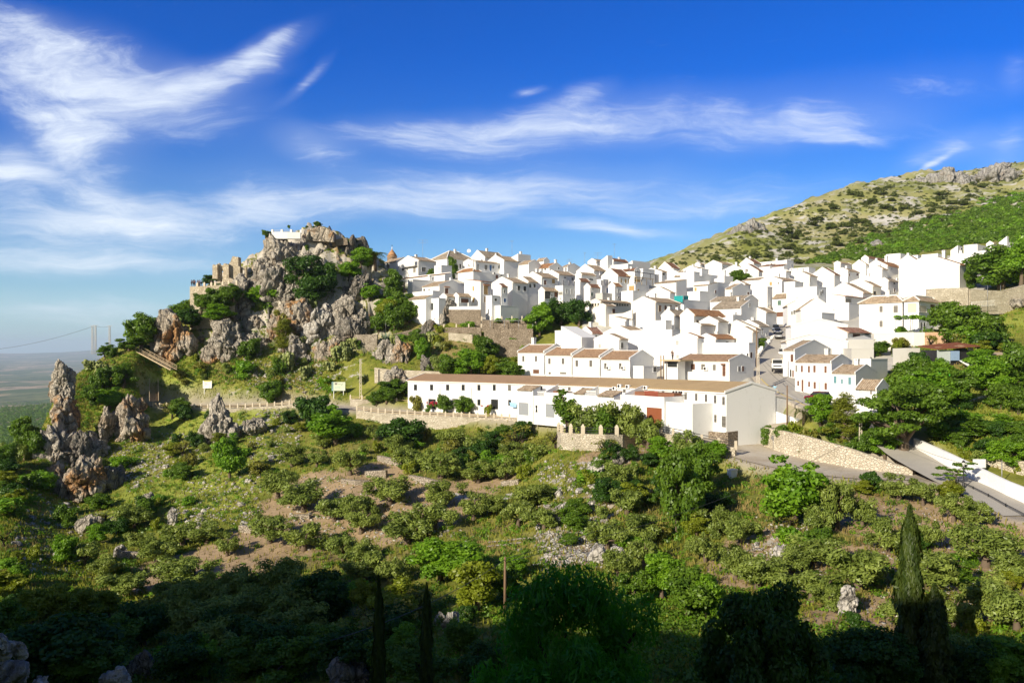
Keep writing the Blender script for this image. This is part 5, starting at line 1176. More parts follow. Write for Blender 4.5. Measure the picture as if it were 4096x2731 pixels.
def cypress(seed, h, w, mat='leaf_cypress'):
 r = np.random.default_rng(seed); n = 9000; z = r.random(n) ** .85; prof = np.interp(z, [0, .06, .3, .7, .9,1.0],[.55, .85,1.0, .8, .45, .05]) * w * (1 + .14 * np.sin(z * 23 + seed) + .1 * np.sin(z * 51))
 a = r.uniform(0,6.283, n); q = prof * np.sqrt(r.uniform(.35,1.05, n)) * (1 + .16 * np.sin(a * 3 + z * 9) + .08 * np.sin(a * 7 - z * 15)); P = np.column_stack([np.cos(a) * q, np.sin(a) * q, .3 + z * h])
 nrm = np.column_stack([np.cos(a), np.sin(a), np.full(n, .25)]) + r.normal(size=(n, 3)) * .35; nrm /= np.linalg.norm(nrm, axis=1)[:, None]
 t = np.array([0,0,1.0]) + r.normal(size=(n, 3)) * .3; t -= nrm * (t * nrm).sum(1)[:, None]; t /= np.linalg.norm(t, axis=1)[:, None]; b = np.cross(nrm, t); s = .16 * r.uniform(.6,1.4, n)[:, None]
 V = np.stack([P - t * s, P + b * s * .4, P + t * s * 1.3, P - b * s * .4],1).reshape(-1,3)
 mb = MB(); mb.tube([(0,0,-.8),(0,0, h * .5),(0,0, h * .93)],[.16, .1, .02],7)
 return (mb.mesh('trunk', M('bark_dark')), np_mesh('crown', V, np.arange(n * 4).reshape(-1,4), M(mat), {'lv': np.repeat(np.clip(.5 + .4 * np.sin(a * 5 + z * 20) + r.normal(size=n) * .2,0,1),4)}), h + .4, w * 2)
reg('cypress', cypress(1,9, .85), cypress(2,9, .95))
def palm(seed, h):
 r = np.random.default_rng(seed); mb = MB(); mb.tube([(0,0,-.5),(.05,0, h * .5),(0, .05, h)],[.3, .24, .26],9)
 V, Fq, lv = [],[],[]
 for i in range(46):
  a = r.uniform(0,6.283); el = r.uniform(-.5,1.25); L = r.uniform(2.0,2.9); n = 10; d = np.array([math.cos(a), math.sin(a)]); prev = None; px, pz = 0, h; e = el
  for k in range(n + 1):
   f = k / n; w = .34 * math.sin(min(1, f * 1.2 + .12) * 2.6) + .02; c = np.array([d[0] * px, d[1] * px, pz]); sd = np.array([-d[1], d[0],0])
   for sg in (-1,1):
    if k: 
     base = len(V) ; tip = c + sd * sg * w * 2.0 + np.array([d[0], d[1],-.25]) * .32; b2 = c - np.array([d[0], d[1],0]) * L / n * .75
     V += [c, tip, b2, b2]; Fq.append([base, base + 1, base + 2, base + 3]); lv += [r.random()] * 4
   px += math.cos(e) * L / n; pz += math.sin(e) * L / n; e -= .2 + .05 * f
 V = np.array(V)
 return (mb.mesh('trunk', M('bark')), np_mesh('crown', V, np.array(Fq), M('leaf_olive'), {'lv': lv}), h + 2.2,4.6)
reg('palm', palm(5,3.2), palm(6,2.0))
def cactus(seed):
 r = np.random.default_rng(seed); V, Fq, lv = [],[],[]; D_, F_ = ico(1)
 pads = [(np.array([r.uniform(-.9, .9), r.uniform(-.6, .6),0.2]), r.uniform(0,6.28)) for _ in range(9)]; todo = list(pads)
 for lev in range(4):
  nxt = []
  for c, a in todo:
   s = r.uniform(.26, .36); q = D_ * np.array([s * .8, .05, s]) ; ti = r.uniform(-.5, .5); ca, sa = math.cos(a), math.sin(a); ct, st = math.cos(ti), math.sin(ti)
   q = np.column_stack([q[:, 0] * ct + q[:, 2] * st, q[:, 1],-q[:, 0] * st + q[:, 2] * ct]); q = np.column_stack([q[:, 0] * ca - q[:, 1] * sa, q[:, 0] * sa + q[:, 1] * ca, q[:, 2]])
   b = len(V) and sum(len(v) for v in V); V.append(q + c); Fq.append(F_ + b); lv += [r.random()] * len(q)
   for _ in range(2 if lev < 2 else 1): nxt.append((c + np.array([st * s * ca, st * s * sa, s * ct]) * 1.5 + r.normal(size=3) * .07, a + r.uniform(-1,1)))
  todo = nxt
 V = np.vstack(V); return (None, np_mesh('pads', V, np.vstack(Fq), M('leaf_cactus'), {'lv': lv}, True), float(V[:, 2].max()),2.4)
reg('cactus', cactus(1), cactus(2), cactus(3))
def agave(seed):
 r = np.random.default_rng(seed); V, Fq, lv = [],[],[]
 for i in range(34):
  a = r.uniform(0,6.283); e = r.uniform(.15,1.35); L = r.uniform(1.0,1.5); d = np.array([math.cos(a) * math.cos(e), math.sin(a) * math.cos(e), math.sin(e)]); s = np.array([-math.sin(a), math.cos(a),0]); b = len(V)
  V += [-s * .07, s * .07, d * L * .5 + s * .09, d * L * .5 - s * .09, d * L * .5 - s * .09, d * L * .5 + s * .09, d * L - np.array([0,0, .12]), d * L - np.array([0,0, .12])]; Fq += [[b, b + 1, b + 2, b + 3],[b + 4, b + 5, b + 6, b + 7]]; lv += [r.random()] * 8
 return (None, np_mesh('leaves', np.array(V), np.array(Fq), M('leaf_agave'), {'lv': lv}),1.4,2.4)
reg('agave', agave(1), agave(2))
NAMES = {'olive': ('olive_tree', 'olive tree'), 'broadleaf': ('tree', 'tree'), 'green': ('tree', 'tree'), 'fig': ('fig_tree', 'fig tree'), 'dark': ('tree', 'tree'), 'yellow': ('tree', 'tree'), 'shrub': ('shrub', 'shrub'), 'maquis': ('bush', 'bush'), 'spread': ('tree', 'tree'), 'pine': ('pine_tree', 'pine'),
   'cedar': ('tree', 'tree'), 'bare': ('bare_tree', 'tree'), 'acacia': ('tree', 'tree'), 'willow': ('tree', 'tree'), 'bigdark': ('tree', 'tree'), 'cypress': ('cypress', 'cypress'), 'palm': ('palm_tree', 'palm'), 'cactus': ('prickly_pear', 'cactus'), 'agave': ('agave', 'agave')}
PLANTED = []; _cnt = {}
def plant(kind, x, y, hpx, wpx=None, Y=None, group=None, note=None, variant=None):
 """one plant standing where the survey saw its foot; hpx, wpx = its height and width there"""
 p = PT(x, y, Y) if Y else hit(x, y)
 if p is None: return None
 if Y and not note == 'fixed':
  g = ground(p.x, p.y)
  if abs(g - p.z) < 4: p.z = min(p.z, g)
 m = p.y / F
 if note == 'fixed' and p.y < 190:
  dz = p.z - ground(p.x, p.y)
  if dz > .1: p.z -= dz; hpx += dz / m
 i = _cnt.get(kind, 0); _cnt[kind] = i + 1
 tm, cm, ph, pw = KIND[kind][(variant if variant is not None else i) % len(KIND[kind])]
 sz = hpx * m / ph; sx = (wpx * m / pw) if wpx else sz
 nm, cat = NAMES[kind]
 root = thing(nm, None, cat, p, random.uniform(0,6.28), group or NAMES[kind][1] + 's'); root.scale = (sx, sx, sz)
 root['label'] = '?'
 if tm: link_mesh('trunk', tm, root)
 link_mesh(cm.name.split('.')[0], cm, root)
 PLANTED.append((root, kind, x, y, hpx, Y or p.y)); return root
T = """olive 670 1072 54 66|olive 728 1071 45 59|olive 805 1091 62 82|olive 913 1044 52 71|olive 945 1078 54 73|olive 1013 1099 69 103|olive 1098 1109 54 75|olive 1163 1101 56 75|olive 638 1146 69 100|olive 698 1174 74 107|olive 768 1196 58 80|olive 895 1160 67 112|olive 1020 1164 65 96|olive 1088 1194 65 91|olive 826 1194 63 89
olive 322 1264 45 68|olive 362 1291 56 89|olive 420 1252 52 84|olive 475 1248 56 75|olive 522 1276 54 71|olive 195 1299 56 75|olive 240 1328 54 82|olive 288 1368 60 105|olive 400 1338 63 109|olive 450 1352 67 107|olive 412 1402 81 137|olive 500 1400 85 125|olive 560 1380 78 114|olive 312 1210 52 80|olive 620 1246 69 91|olive 698 1264 67 103|olive 830 1224 72 105|olive 788 1290 65 80|olive 838 1296 58 75|olive 938 1248 72 114|olive 1000 1216 67 96|olive 838 1338 74 114|olive 913 1338 65 98|olive 645 1372 90 128|olive 560 1450 101 137|olive 660 1460 101 137|olive 460 1470 101 137
olive 745 1030 38 50|olive 860 1010 38 52|olive 1190 1210 63 84|olive 1130 1180 49 68|olive 1215 1170 63 91|olive 1250 1220 56 84|olive 1180 1060 49 75|olive 1100 1040 49 75|olive 1040 1030 49 71|olive 1415 1128 69 82|olive 1440 1180 63 75|olive 1395 1260 67 84|olive 1470 1250 74 91|olive 1480 1300 78 96|olive 1420 1330 69 91
olive 1870 1302 74 123|olive 1970 1352 103 132|olive 2135 1352 96 135|olive 2040 1268 85 91|olive 2125 1262 81 82|olive 2265 1302 99 171|olive 2275 1428 112 139|olive 2335 1452 108 114|olive 1865 1382 74 125|olive 1905 1402 69 91|olive 2190 1442 90 103|olive 1925 1216 121 93|olive 1980 1210 74 68|olive 1880 1232 78 68|olive 2190 1198 72 68|olive 2242 1212 65 75|olive 2065 1150 65 105|olive 2120 1160 56 68|olive 1820 1320 67 91|olive 1740 1350 78 103|olive 1700 1250 67 75|olive 1650 1230 69 82|olive 1620 1290 74 87|olive 1690 1330 74 91|olive 2330 1340 78 103|olive 1570 1130 67 80|olive 2100 1450 85 114
fig 727 990 84 88|fig 925 1030 72 100|broadleaf 770 1022 92 92|green 622 926 56 60|shrub 1400 985 14 40
green 165 840 50 62|green 325 802 88 72|green 352 790 62 56|green 296 806 34 50|green 213 832 34 44|acacia 242 826 40 36|green 258 822 26 30|green 430 742 54 70|green 490 700 50 60|green 520 712 46 50|dark 482 658 28 44|green 540 648 18 26
dark 700 668 84 92|dark 745 676 88 76|dark 720 702 70 90|broadleaf 802 642 44 52|broadleaf 828 618 52 50|green 845 612 44 40|palm 862 618 54 64|green 905 700 84 48|broadleaf 890 730 50 56|green 925 716 50 44|yellow 882 750 66 56|green 905 765 70 56|green 940 740 52 50|broadleaf 850 690 40 40|green 830 760 30 48|broadleaf 905 600 30 30|dark 815 590 40 50|green 800 575 26 32|pine 652 812 82 58|shrub 600 700 46 56|shrub 570 690 30 40|green 575 826 52 58|shrub 655 748 40 44|green 870 764 50 40|green 955 800 46 42|shrub 1000 795 34 40
broadleaf 970 834 62 40|green 1034 874 62 66|broadleaf 1082 868 66 76|green 1112 822 54 66|green 1160 866 46 60|yellow 1128 870 56 60|green 1180 880 50 50|green 900 910 42 62|green 865 930 34 46|green 888 925 40 44|shrub 640 855 40 50|shrub 560 860 34 46|olive 1005 868 56 50|green 934 905 30 36
broadleaf 1240 772 80 64|dark 1288 746 64 72|dark 1330 750 66 58|broadleaf 1262 742 52 44|green 1312 735 46 50|fig 1450 742 32 52|shrub 1200 752 20 90|broadleaf 1012 612 40 34|green 1040 640 54 26|green 990 655 40 24|green 1698 654 36 48|green 1742 806 36 34|broadleaf 1605 812 26 34|green 1735 645 20 60
fig 1880 560 2 2|pine 1935 1010 112 78|broadleaf 1885 978 76 64|palm 1846 972 56 62|spread 2076 1066 194 218|broadleaf 2033 1052 84 70|green 2085 926 106 80|broadleaf 2140 942 100 92|green 2200 930 84 84|broadleaf 2270 905 96 100|green 2330 884 104 96|broadleaf 2250 850 50 70|green 2340 950 70 80|green 2110 880 66 60|broadleaf 2160 880 60 60|green 2300 940 60 70|broadleaf 2035 970 60 50
green 2200 792 106 112|green 2268 800 92 90|broadleaf 2220 800 60 60|green 2300 664 104 128|broadleaf 2345 662 122 90|green 2222 664 58 56|green 2101 672 26 66|green 2021 818 36 54|green 2170 780 30 44|broadleaf 2072 778 30 40|broadleaf 2130 780 30 30|green 1908 1008 40 50|green 1980 1012 60 50
broadleaf 2312 1078 78 92|green 2345 1074 84 70|green 2240 1002 48 84|broadleaf 2305 985 36 52|green 2338 1005 40 60|broadleaf 2165 1010 40 70|green 2200 1020 36 60|cedar 2196 1112 54 96|fig 2002 1127 46 50
broadleaf 1822 1208 164 132|green 1556 1222 200 110|broadleaf 1575 1190 120 90|green 1600 1140 130 90|yellow 1600 1230 60 60|broadleaf 1518 1060 60 60|olive 1580 1060 78 91|broadleaf 1640 1060 50 60|green 1380 1090 50 46|bare 1188 1042 70 80|bare 1275 1030 44 60|bare 1170 1060 50 60
broadleaf 527 1104 112 56|pine 505 1060 70 50|broadleaf 150 1300 76 60|green 155 1215 60 50|broadleaf 225 1246 46 46|broadleaf 42 1340 46 46|green 335 1190 56 56|green 232 1172 42 50|broadleaf 252 940 52 60|green 210 930 50 50|green 285 890 60 60|green 235 900 60 50
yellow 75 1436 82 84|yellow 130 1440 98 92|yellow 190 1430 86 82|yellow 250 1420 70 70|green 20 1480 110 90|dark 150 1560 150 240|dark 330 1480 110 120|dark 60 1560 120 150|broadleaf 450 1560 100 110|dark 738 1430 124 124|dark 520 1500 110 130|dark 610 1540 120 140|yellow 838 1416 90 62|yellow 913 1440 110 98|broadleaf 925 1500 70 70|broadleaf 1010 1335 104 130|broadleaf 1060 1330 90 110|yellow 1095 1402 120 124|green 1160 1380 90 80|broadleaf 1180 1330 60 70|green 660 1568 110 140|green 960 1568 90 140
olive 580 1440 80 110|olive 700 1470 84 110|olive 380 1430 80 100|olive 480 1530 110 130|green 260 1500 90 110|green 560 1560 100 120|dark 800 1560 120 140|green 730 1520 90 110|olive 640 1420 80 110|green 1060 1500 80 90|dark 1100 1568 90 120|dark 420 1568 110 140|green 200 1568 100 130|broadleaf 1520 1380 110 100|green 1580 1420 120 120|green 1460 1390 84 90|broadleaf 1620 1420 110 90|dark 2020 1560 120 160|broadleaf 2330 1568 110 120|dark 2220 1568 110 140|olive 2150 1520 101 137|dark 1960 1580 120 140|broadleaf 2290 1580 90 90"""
for s in T.replace('\n', '|').split('|'):
 q = s.split(); k, x, y, h_, w_ = q[0], *map(float, q[1:5])
 if h_ > 5: plant(k, x, y, h_, w_)
for s in 'acacia 1300 1000 108 74 124.5|shrub 957 937 32 30 169.3|green 1020 942 38 40 163.6|green 1066 945 38 42 160|shrub 1120 950 24 26 155.5|shrub 986 941 14 20 166.5|green 58 1050 96 70 166|green 90 1056 70 54 160|olive 28 1066 54 66 158|green 10 1075 60 60 150|olive 1350 1004 82 92 122.5|green 1392 1002 74 62 121.5|olive 1436 1002 84 84 121.5|olive 1488 1014 58 70 118|shrub 1375 1000 30 40 120.5|shrub 1330 1002 34 44 121|green 485 722 62 60 203|green 515 708 52 56 203.5|green 462 716 44 40 202.5|green 536 690 40 40 204|dark 440 748 40 60 203|broadleaf 505 740 44 70 201|green 1800 1000 26 50 114|shrub 1850 1000 22 50 111.5|green 1765 992 18 40 116.5|shrub 1830 985 22 60 114|green 1980 1030 40 60 107'.split('|'):
 q = s.split(); plant(q[0], *map(float, q[1:]), note='fixed')
plant('willow', 1320,1640,350,560,33.0, note='fixed'); plant('bigdark', 1755,1640,300,310,37.0, note='fixed')
plant('cypress', 2090,1640,478,66,44.0, note='fixed'); plant('cypress', 2147,1640,300,68,43.0, note='fixed'); plant('cypress', 870,1640,318,34,40.0, note='fixed'); plant('cypress', 980,1560,222,30,46.0, note='fixed')
for s in '705 722 40 40|780 830 40 50|800 826 34 36|790 812 30 30|660 850 46 44|700 870 34 40|810 800 26 34|690 800 30 34|168 858 30 50|215 850 26 44|235 858 24 40|996 790 30 40|1012 806 22 34|905 790 24 30|760 850 22 40|830 880 22 40'.split('|'):
 a = list(map(float, s.split())); plant('cactus', *a)
for s in '886 790 36 60|915 786 30 44|1000 700 26 44|868 860 18 30|1015 712 18 40'.split('|'):
 a = list(map(float, s.split())); plant('agave', *a)
for s in '730 521 13 18 226|720 524 5 8 226|664 526 10 7 223|610 545 18 22 221|620 541 10 12 222|705 524 6 8 226'.split('|'):
 x, y, h_, w_, Y = map(float, s.split()); plant('green', x, y, h_, w_, Y, note='fixed')
# wild shrubs filling the slopes, one object each
SH = [([(0,1060),(90,1000),(110,1130),(40,1190),(0,1190)],14,(16,40), 'on the grassy edge left of the leaning pinnacle'),([(380,940),(700,950),(690,1080),(380,1120)],30,(14,34), 'on the slope under the path wall'),([(200,1060),(470,1090),(430,1240),(150,1240)],20,(14,36), 'on the left slope among pale stones'),
  ([(0,1180),(170,1200),(170,1420),(0,1420)],20,(18,44), 'on the slope at the far left'),([(820,985),(1270,1000),(1230,1110),(830,1080)],52,(16,40), 'on the green bank under the terrace street'),
  ([(1290,1040),(1660,1060),(1640,1260),(1300,1280)],40,(16,44), 'on the bank below the bastion'),([(400,800),(760,820),(790,910),(380,915)],26,(10,26), 'in the scrub above the path'),
  ([(1680,1110),(2340,1150),(2350,1500),(1650,1480)],40,(16,44), 'on the brown bank below the road'),([(600,560),(860,560),(930,800),(500,800)],28,(8,24), 'in a cleft of the crag'),
  ([(1780,985),(2060,1040),(2060,1065),(1790,1005)],16,(10,24), 'on the verge above the yard wall'),([(2100,930),(2350,900),(2350,1090),(2190,1050)],22,(14,36), 'on the bank above the white road wall'),
  ([(2040,800),(2352,760),(2352,900),(2050,900)],20,(14,36), 'in the garden plots around the shack'),([(560,1330),(1200,1420),(1150,1560),(400,1560)],18,(30,70), 'in the shade of the hollow'),([(950,740),(1230,760),(1230,860),(1000,880)],18,(10,26), 'between the garden terraces')]
for poly, cnt, (s0, s1), where in SH:
 P = np.array(poly, float); got = tries = 0
 while got < cnt and tries < 3000:
  tries += 1; x, y = random.uniform(P[:, 0].min(), P[:, 0].max()), random.uniform(P[:, 1].min(), P[:, 1].max())
  if not in_poly(np.array([x]), np.array([y]), poly)[0]: continue
  p = hit(x, y)
  if p is None or min(line_dist(np.array([p.x]), np.array([p.y]), L)[0][0] - hw for L, hw, _ in STRIPS) < .8: continue
  h_ = random.uniform(s0, s1); kd = 'shrub' if random.random() < .62 or s1 < 30 else random.choice(('green', 'dark', 'yellow', 'green', 'fig', 'bare')); h_ *= 1.0 if kd == 'shrub' else 1.35; o = plant(kd, x, y, h_, h_ * random.uniform(1.0,1.6), group='wild shrubs ' + where); o['where'] = where; got += 1
# dark evergreen bushes of the open mountain side
got = tries = 0
mp_ = [(1540,612),(1700,545),(1850,475),(2000,425),(2120,400),(2352,385),(2352,450),(2180,520),(2040,555),(1920,590),(1800,610)]
while got < 130 and tries < 6000:
 tries += 1; x, y = random.uniform(1500,2360), random.uniform(380,620)
 if not in_poly(np.array([x]), np.array([y]), mp_)[0]: continue
 p = hit(x, y, 200)
 if p is None or p.y > 900 or p.y < 330 or pnoise(np.array([[x * .018, y * .03,3.3]]))[0] < random.uniform(-.5, .25): continue
 h_ = random.uniform(5,13) * (1 if x < 2150 else .8); o = plant('maquis', x, y + 2, h_, h_ * random.uniform(1.5,3.0), group='evergreen bushes of the mountain side'); o['where'] = 'on the pale mountain side'; got += 1
# ---- masses nobody could count
def quads_at(P, size, n_each, spread, mat, name, up=.3, aspect=.5, seed=1, patch=.12):
 r = np.random.default_rng(seed); n = len(P) * n_each; B = np.repeat(P, n_each, axis=0); S_ = np.repeat(spread, n_each)
 d = r.normal(size=(n, 3)); d[:, 2] = np.abs(d[:, 2]); d /= np.linalg.norm(d, axis=1)[:, None]; Q_ = B + d * (S_ * r.random(n) ** .4)[:, None] * np.array([1,1, .8])
 nrm = d + r.normal(size=(n, 3)) * .5 + np.array([0,0, up]); nrm /= np.linalg.norm(nrm, axis=1)[:, None]; t = np.cross(nrm, r.normal(size=(n, 3))); t /= np.linalg.norm(t, axis=1)[:, None]; b = np.cross(nrm, t); s = (size * S_ * r.uniform(.6,1.4, n))[:, None]
 V = np.stack([Q_ - t * s, Q_ + b * s * aspect, Q_ + t * s, Q_ - b * s * aspect],1).reshape(-1,3)
 lv = np.clip(np.repeat(r.random(len(P)), n_each) * .7 + r.random(n) * .3,0,1)
 return tag(link_mesh(name, np_mesh(name, V, np.arange(n * 4).reshape(-1,4), M(mat), {'lv': np.repeat(lv, 4)})), kind='stuff')
def polyscatter(poly, n, ymax, ymin=12):
 P = scatter_np([(poly, 1.0)], n, ymax); return P[P[:, 1] > ymin]
Pw = polyscatter([(1850,608),(1960,570),(2080,525),(2200,490),(2360,440),(2360,560),(2280,555),(2100,585),(1990,600)],620,640,300)
quads_at(Pw, .20,230, RNG.uniform(1.8,3.6, len(Pw)), 'leaf_green', 'woodland', seed=5)
Pw = polyscatter([(1960,560),(2080,525),(2360,430),(2360,560),(2280,555),(2100,585)],230,640,300)
quads_at(Pw, .20,220, RNG.uniform(1.6,3.2, len(Pw)), 'leaf_bright', 'woodland', seed=6)
Pw = scatter_np([([(1500,615),(1700,540),(1850,470),(2000,422),(2352,372),(2352,440),(2180,520),(1920,590),(1800,612)],1.0)],1500,900); Pw = Pw[Pw[:, 1] > 340]
quads_at(Pw, .3,60, RNG.uniform(.5,1.7, len(Pw)), 'leaf_maquis', 'undergrowth', seed=7)
Pv = scatter_np([([(0,960),(140,950),(130,1010),(60,1040),(0,1060)], .5),([(0,900),(130,895),(130,960),(0,970)], .5)],2600,3500); Pv = Pv[Pv[:, 1] > 300]
quads_at(Pv, .3,46, RNG.uniform(2.0,4.5, len(Pv)), 'leaf_green', 'grove', seed=8)
GR_Z = [([(0,1080),(180,1020),(440,950),(690,945),(690,1330),(0,1420)], .30),([(380,810),(780,800),(800,925),(340,925)], .12),([(690,960),(1280,985),(1280,1330),(690,1330)], .2),([(1280,1020),(1700,1040),(1700,1420),(1280,1420)], .14),([(1700,1080),(2352,1160),(2352,1500),(1700,1500)], .16),([(2040,800),(2352,700),(2352,1090),(2150,1040)], .08),([(480,680),(600,600),(860,570),(940,660),(1010,760),(1230,760),(1230,868),(940,868),(780,840),(330,850),(340,790)], .16),([(0,1060),(110,960),(170,850),(330,810),(350,930),(200,1100),(0,1240)], .26)]
GR_Z.append(([(0,1400),(690,1320),(1700,1400),(2352,1490),(2352,1568),(0,1568)], .2))
Pg = off_soil(off_paving(scatter_np(GR_Z, 62000,260), .3), .8)
r = np.random.default_rng(9); n = len(Pg); a = r.uniform(0,6.283, n); L = r.uniform(.22, .62, n) * np.where(Pg[:, 1] < 70, .75,1.0); w = r.uniform(.05, .12, n); le = r.normal(size=(n, 2)) * .22
B = Pg - [0,0, .05]; sdv = np.column_stack([np.cos(a) * w, np.sin(a) * w, 0 * a]); tip = B + np.column_stack([le * L[:, None], L])
V = np.stack([B - sdv, B + sdv, tip + sdv * .35, tip - sdv * .35],1).reshape(-1,3)
tag(link_mesh('grass', np_mesh('grass', V, np.arange(n * 4).reshape(-1,4), M('grass_blade'), {'lv': np.repeat(r.random(n),4)})), kind='stuff')
Pu = off_soil(off_paving(scatter_np(GR_Z, 3400,260),1.0)); quads_at(Pu, .20,46, RNG.uniform(.28, .75, len(Pu)), 'leaf_bright', 'weeds', seed=10)
Pu = off_soil(off_paving(scatter_np(GR_Z + [GR_Z[-1]] * 2,2600,260),1.2)); quads_at(Pu, .20,50, RNG.uniform(.35, .95, len(Pu)), 'leaf_green', 'undergrowth', seed=11)
Pu = off_paving(scatter_np([GR_Z[4], GR_Z[4], GR_Z[3]],2600,260),1.0); quads_at(Pu, .3,34, RNG.uniform(.2, .5, len(Pu)), 'straw', 'dry_grass', .8, .14, seed=12)
# foreground grass on the photographer's own slope
k = 16000; gx_ = RNG.uniform(-16,2, k); gy_ = RNG.uniform(9,26, k); Pf = np.column_stack([gx_, gy_, ground_np(gx_, gy_)]); Lf = RNG.uniform(.08, .28, k); af = RNG.uniform(0,6.28, k); sdv = np.column_stack([np.cos(af), np.sin(af),0 * af]) * .012; tip = Pf + np.column_stack([RNG.normal(size=(k, 2)) * .08, Lf])
tag(link_mesh('grass', np_mesh('grass', np.stack([Pf - sdv, Pf + sdv, tip + sdv * .3, tip - sdv * .3],1).reshape(-1,3), np.arange(k * 4).reshape(-1,4), M('grass_blade'), {'lv': np.repeat(RNG.random(k),4)})), kind='stuff')
# ================================================================ walls, ruins, signs, poles
def wall_run(name, label, pts, thick, mat, cat='wall', posts=None, rails=0, coping=None, group=None, railmat='wood_light', post_h=1.0, post_w=.32, postmat=None, down=2.5, pointed=True, rail_gap=.36):
 """pts: (x, y_top, y_bottom, Y) along the wall in survey terms; Y None = where the foot meets the ground"""
 T_, B_ = [],[]
 for x, yt, yb, Y in pts:
  if Y is None: Y = hit(x, yb).y
  T_.append(PT(x, yt, Y)); B_.append(PT(x, yb, Y))
 o0 = B_[0]; root = thing(name, label, cat, o0,0, group); root['kind'] = 'thing'; mb = MB(); n = len(T_); N = []
 for i in range(n):
  d = T_[min(i + 1, n - 1)] - T_[max(i - 1,0)]; N.append(Vector((-d.y, d.x, 0)).normalized() * thick)
 for i in range(n - 1):
  a, b, c, d = T_[i] - o0, T_[i + 1] - o0, B_[i] - o0, B_[i + 1] - o0; dn = Vector((0,0, down))
  mb.hexa([c - dn, d - dn, d - dn + N[i + 1], c - dn + N[i], a, b, b + N[i + 1], a + N[i]])
 mb.build('wall', M(mat), root)
 if coping:
  mb = MB(); u = Vector((0,0, .14))
  for i in range(n - 1):
   a, b = T_[i] - o0 - N[i] * .12 , T_[i + 1] - o0 - N[i + 1] * .12; mb.hexa([a, b, b + N[i + 1] * 1.24, a + N[i] * 1.24, a + u, b + u, b + u + N[i + 1] * 1.24, a + u + N[i] * 1.24])
  mb.build('coping', M(coping), root)
 if posts:
  L = [0.0]
  for i in range(n - 1): L.append(L[-1] + (T_[i + 1] - T_[i]).length)
  def at(s):
   for i in range(n - 1):
    if s <= L[i + 1] + 1e-6: f = (s - L[i]) / max(L[i + 1] - L[i],1e-6); return T_[i].lerp(T_[i + 1], f) - o0 + N[i] * .5
  m = posts; pos = [at(L[-1] * i / (m - 1)) for i in range(m)]
  mb = MB(); w = post_w / 2
  for z0 in (0,):
   mb.hexa([(-w, -w, -.25),(w, -w, -.25),(w, w, -.25),(-w, w, -.25),(-w, -w, post_h * .72),(w, -w, post_h * .72),(w, w, post_h * .72),(-w, w, post_h * .72)])
   e = w * .25 if pointed else w; mb.hexa([(-w, -w, post_h * .72),(w, -w, post_h * .72),(w, w, post_h * .72),(-w, w, post_h * .72),(-e, -e, post_h),(e, -e, post_h),(e, e, post_h),(-e, e, post_h)])
  pm = mb.mesh('post', M(postmat or 'stone_trim'))
  for p in pos: link_mesh('post', pm, root).location = p
  if rails:
   mb = MB()
   for i in range(m - 1):
    for k in range(rails): mb.bar(pos[i] + Vector((0,0, .22 + rail_gap * k)), pos[i + 1] + Vector((0,0, .22 + rail_gap * k)), .09)
   mb.build('rail', M(railmat), root)
 return root
G1 = 'stone walls with pointed posts along the lane'
wall_run('stone_wall', 'low stone wall with pointed posts along the far lane under the crag', [(350,932,938,184.6),(420,936,944,183),(500,938,949,181),(560,936,946,181),(640,931,940,179.5),(698,926,935,178.5)], .5, 'stone_wall', posts=22, rails=2, group=G1)
wall_run('stone_wall', 'garden wall with posts just left of the long white terrace row', [(804,916,926,177),(860,919,928,176),(937,926,935,174)], .5, 'stone_wall', posts=6, rails=2, group=G1)
wall_run('stone_wall', 'long curving stone wall with a row of posts below the terrace street', [(818,941,957,166),(860,947,963,164),(920,952,968,161),(1000,955,984,157.2),(1060,957,982,154.5),(1120,959,982,152),(1190,962,982,148),(1272,969,985,142)], .55, 'stone_wall', posts=27, rails=2, group=G1)
wall_run('stone_wall', 'curved bastion wall with seven big posts and iron rails', [(1279,990,1020,126),(1288,993,1026,122.5),(1330,996,1032,119),(1390,998,1032,117.5),(1430,998,1026,118.5),(1466,996,1014,122)], .6, 'stone_wall', posts=8, rails=3, railmat='metal_dark', post_h=1.45, post_w=.55, group=G1)
wall_run('stone_wall', 'stone wall with square posts beside the lower end of the street', [(1516,994,1010,118.5),(1560,1002,1018,115),(1600,1012,1030,113),(1640,1020,1037,111.5),(1688,1029,1046,109.5)], .5, 'stone_wall', posts=6, rails=3, railmat='metal_dark', pointed=False, group=G1, postmat='stone_trim')
wall_run('stone_wall', 'sweeping retaining wall at the back of the dirt yard', [(1755,981,1020,116.5),(1800,990,1028,112.5),(1850,1001,1034,109.6),(1950,1029,1054,105.5),(2030,1057,1080,101.5),(2072,1071,1091,99.3),(2096,1075,1092,98.6),(2108,1070,1086,100.2)], .55, 'stone_wall')
wall_run('stone_wall', 'brown foundation wall under the end of the white terrace row', [(1596,988,1000,119.6),(1667,994,1014,114.2),(1672,993,1016,114.2),(1700,988,1014,116.4),(1760,974,1014,120.6)], .5, 'stone_shaded')
wall_run('road_wall', 'tall whitewashed wall along the outer side of the road bend', [(2098,1006,1046,106),(2140,1024,1062,101.5),(2180,1042,1080,97.4),(2270,1085,1116,90.3),(2310,1104,1130,87.2),(2362,1124,1144,84.2)], .4, 'white_wall')
wall_run('stone_wall', 'cream stone wall with a small gate above the white road wall', [(2266,1048,1085,96.5),(2310,1052,1092,95),(2362,1062,1104,93)], .5, 'stone_wall')
wall_run('stone_wall', 'low field wall climbing the grassy bank right of the big tree', [(2147,945,962,112.4),(2200,928,944,114.5),(2290,902,916,119)], .6, 'stone_wall')
wall_run('stone_wall', 'high rubble wall right of the vine pergola house', [(2128,664,695,169),(2175,661,695,168),(2224,661,695,167)], .6, 'stone_wall')
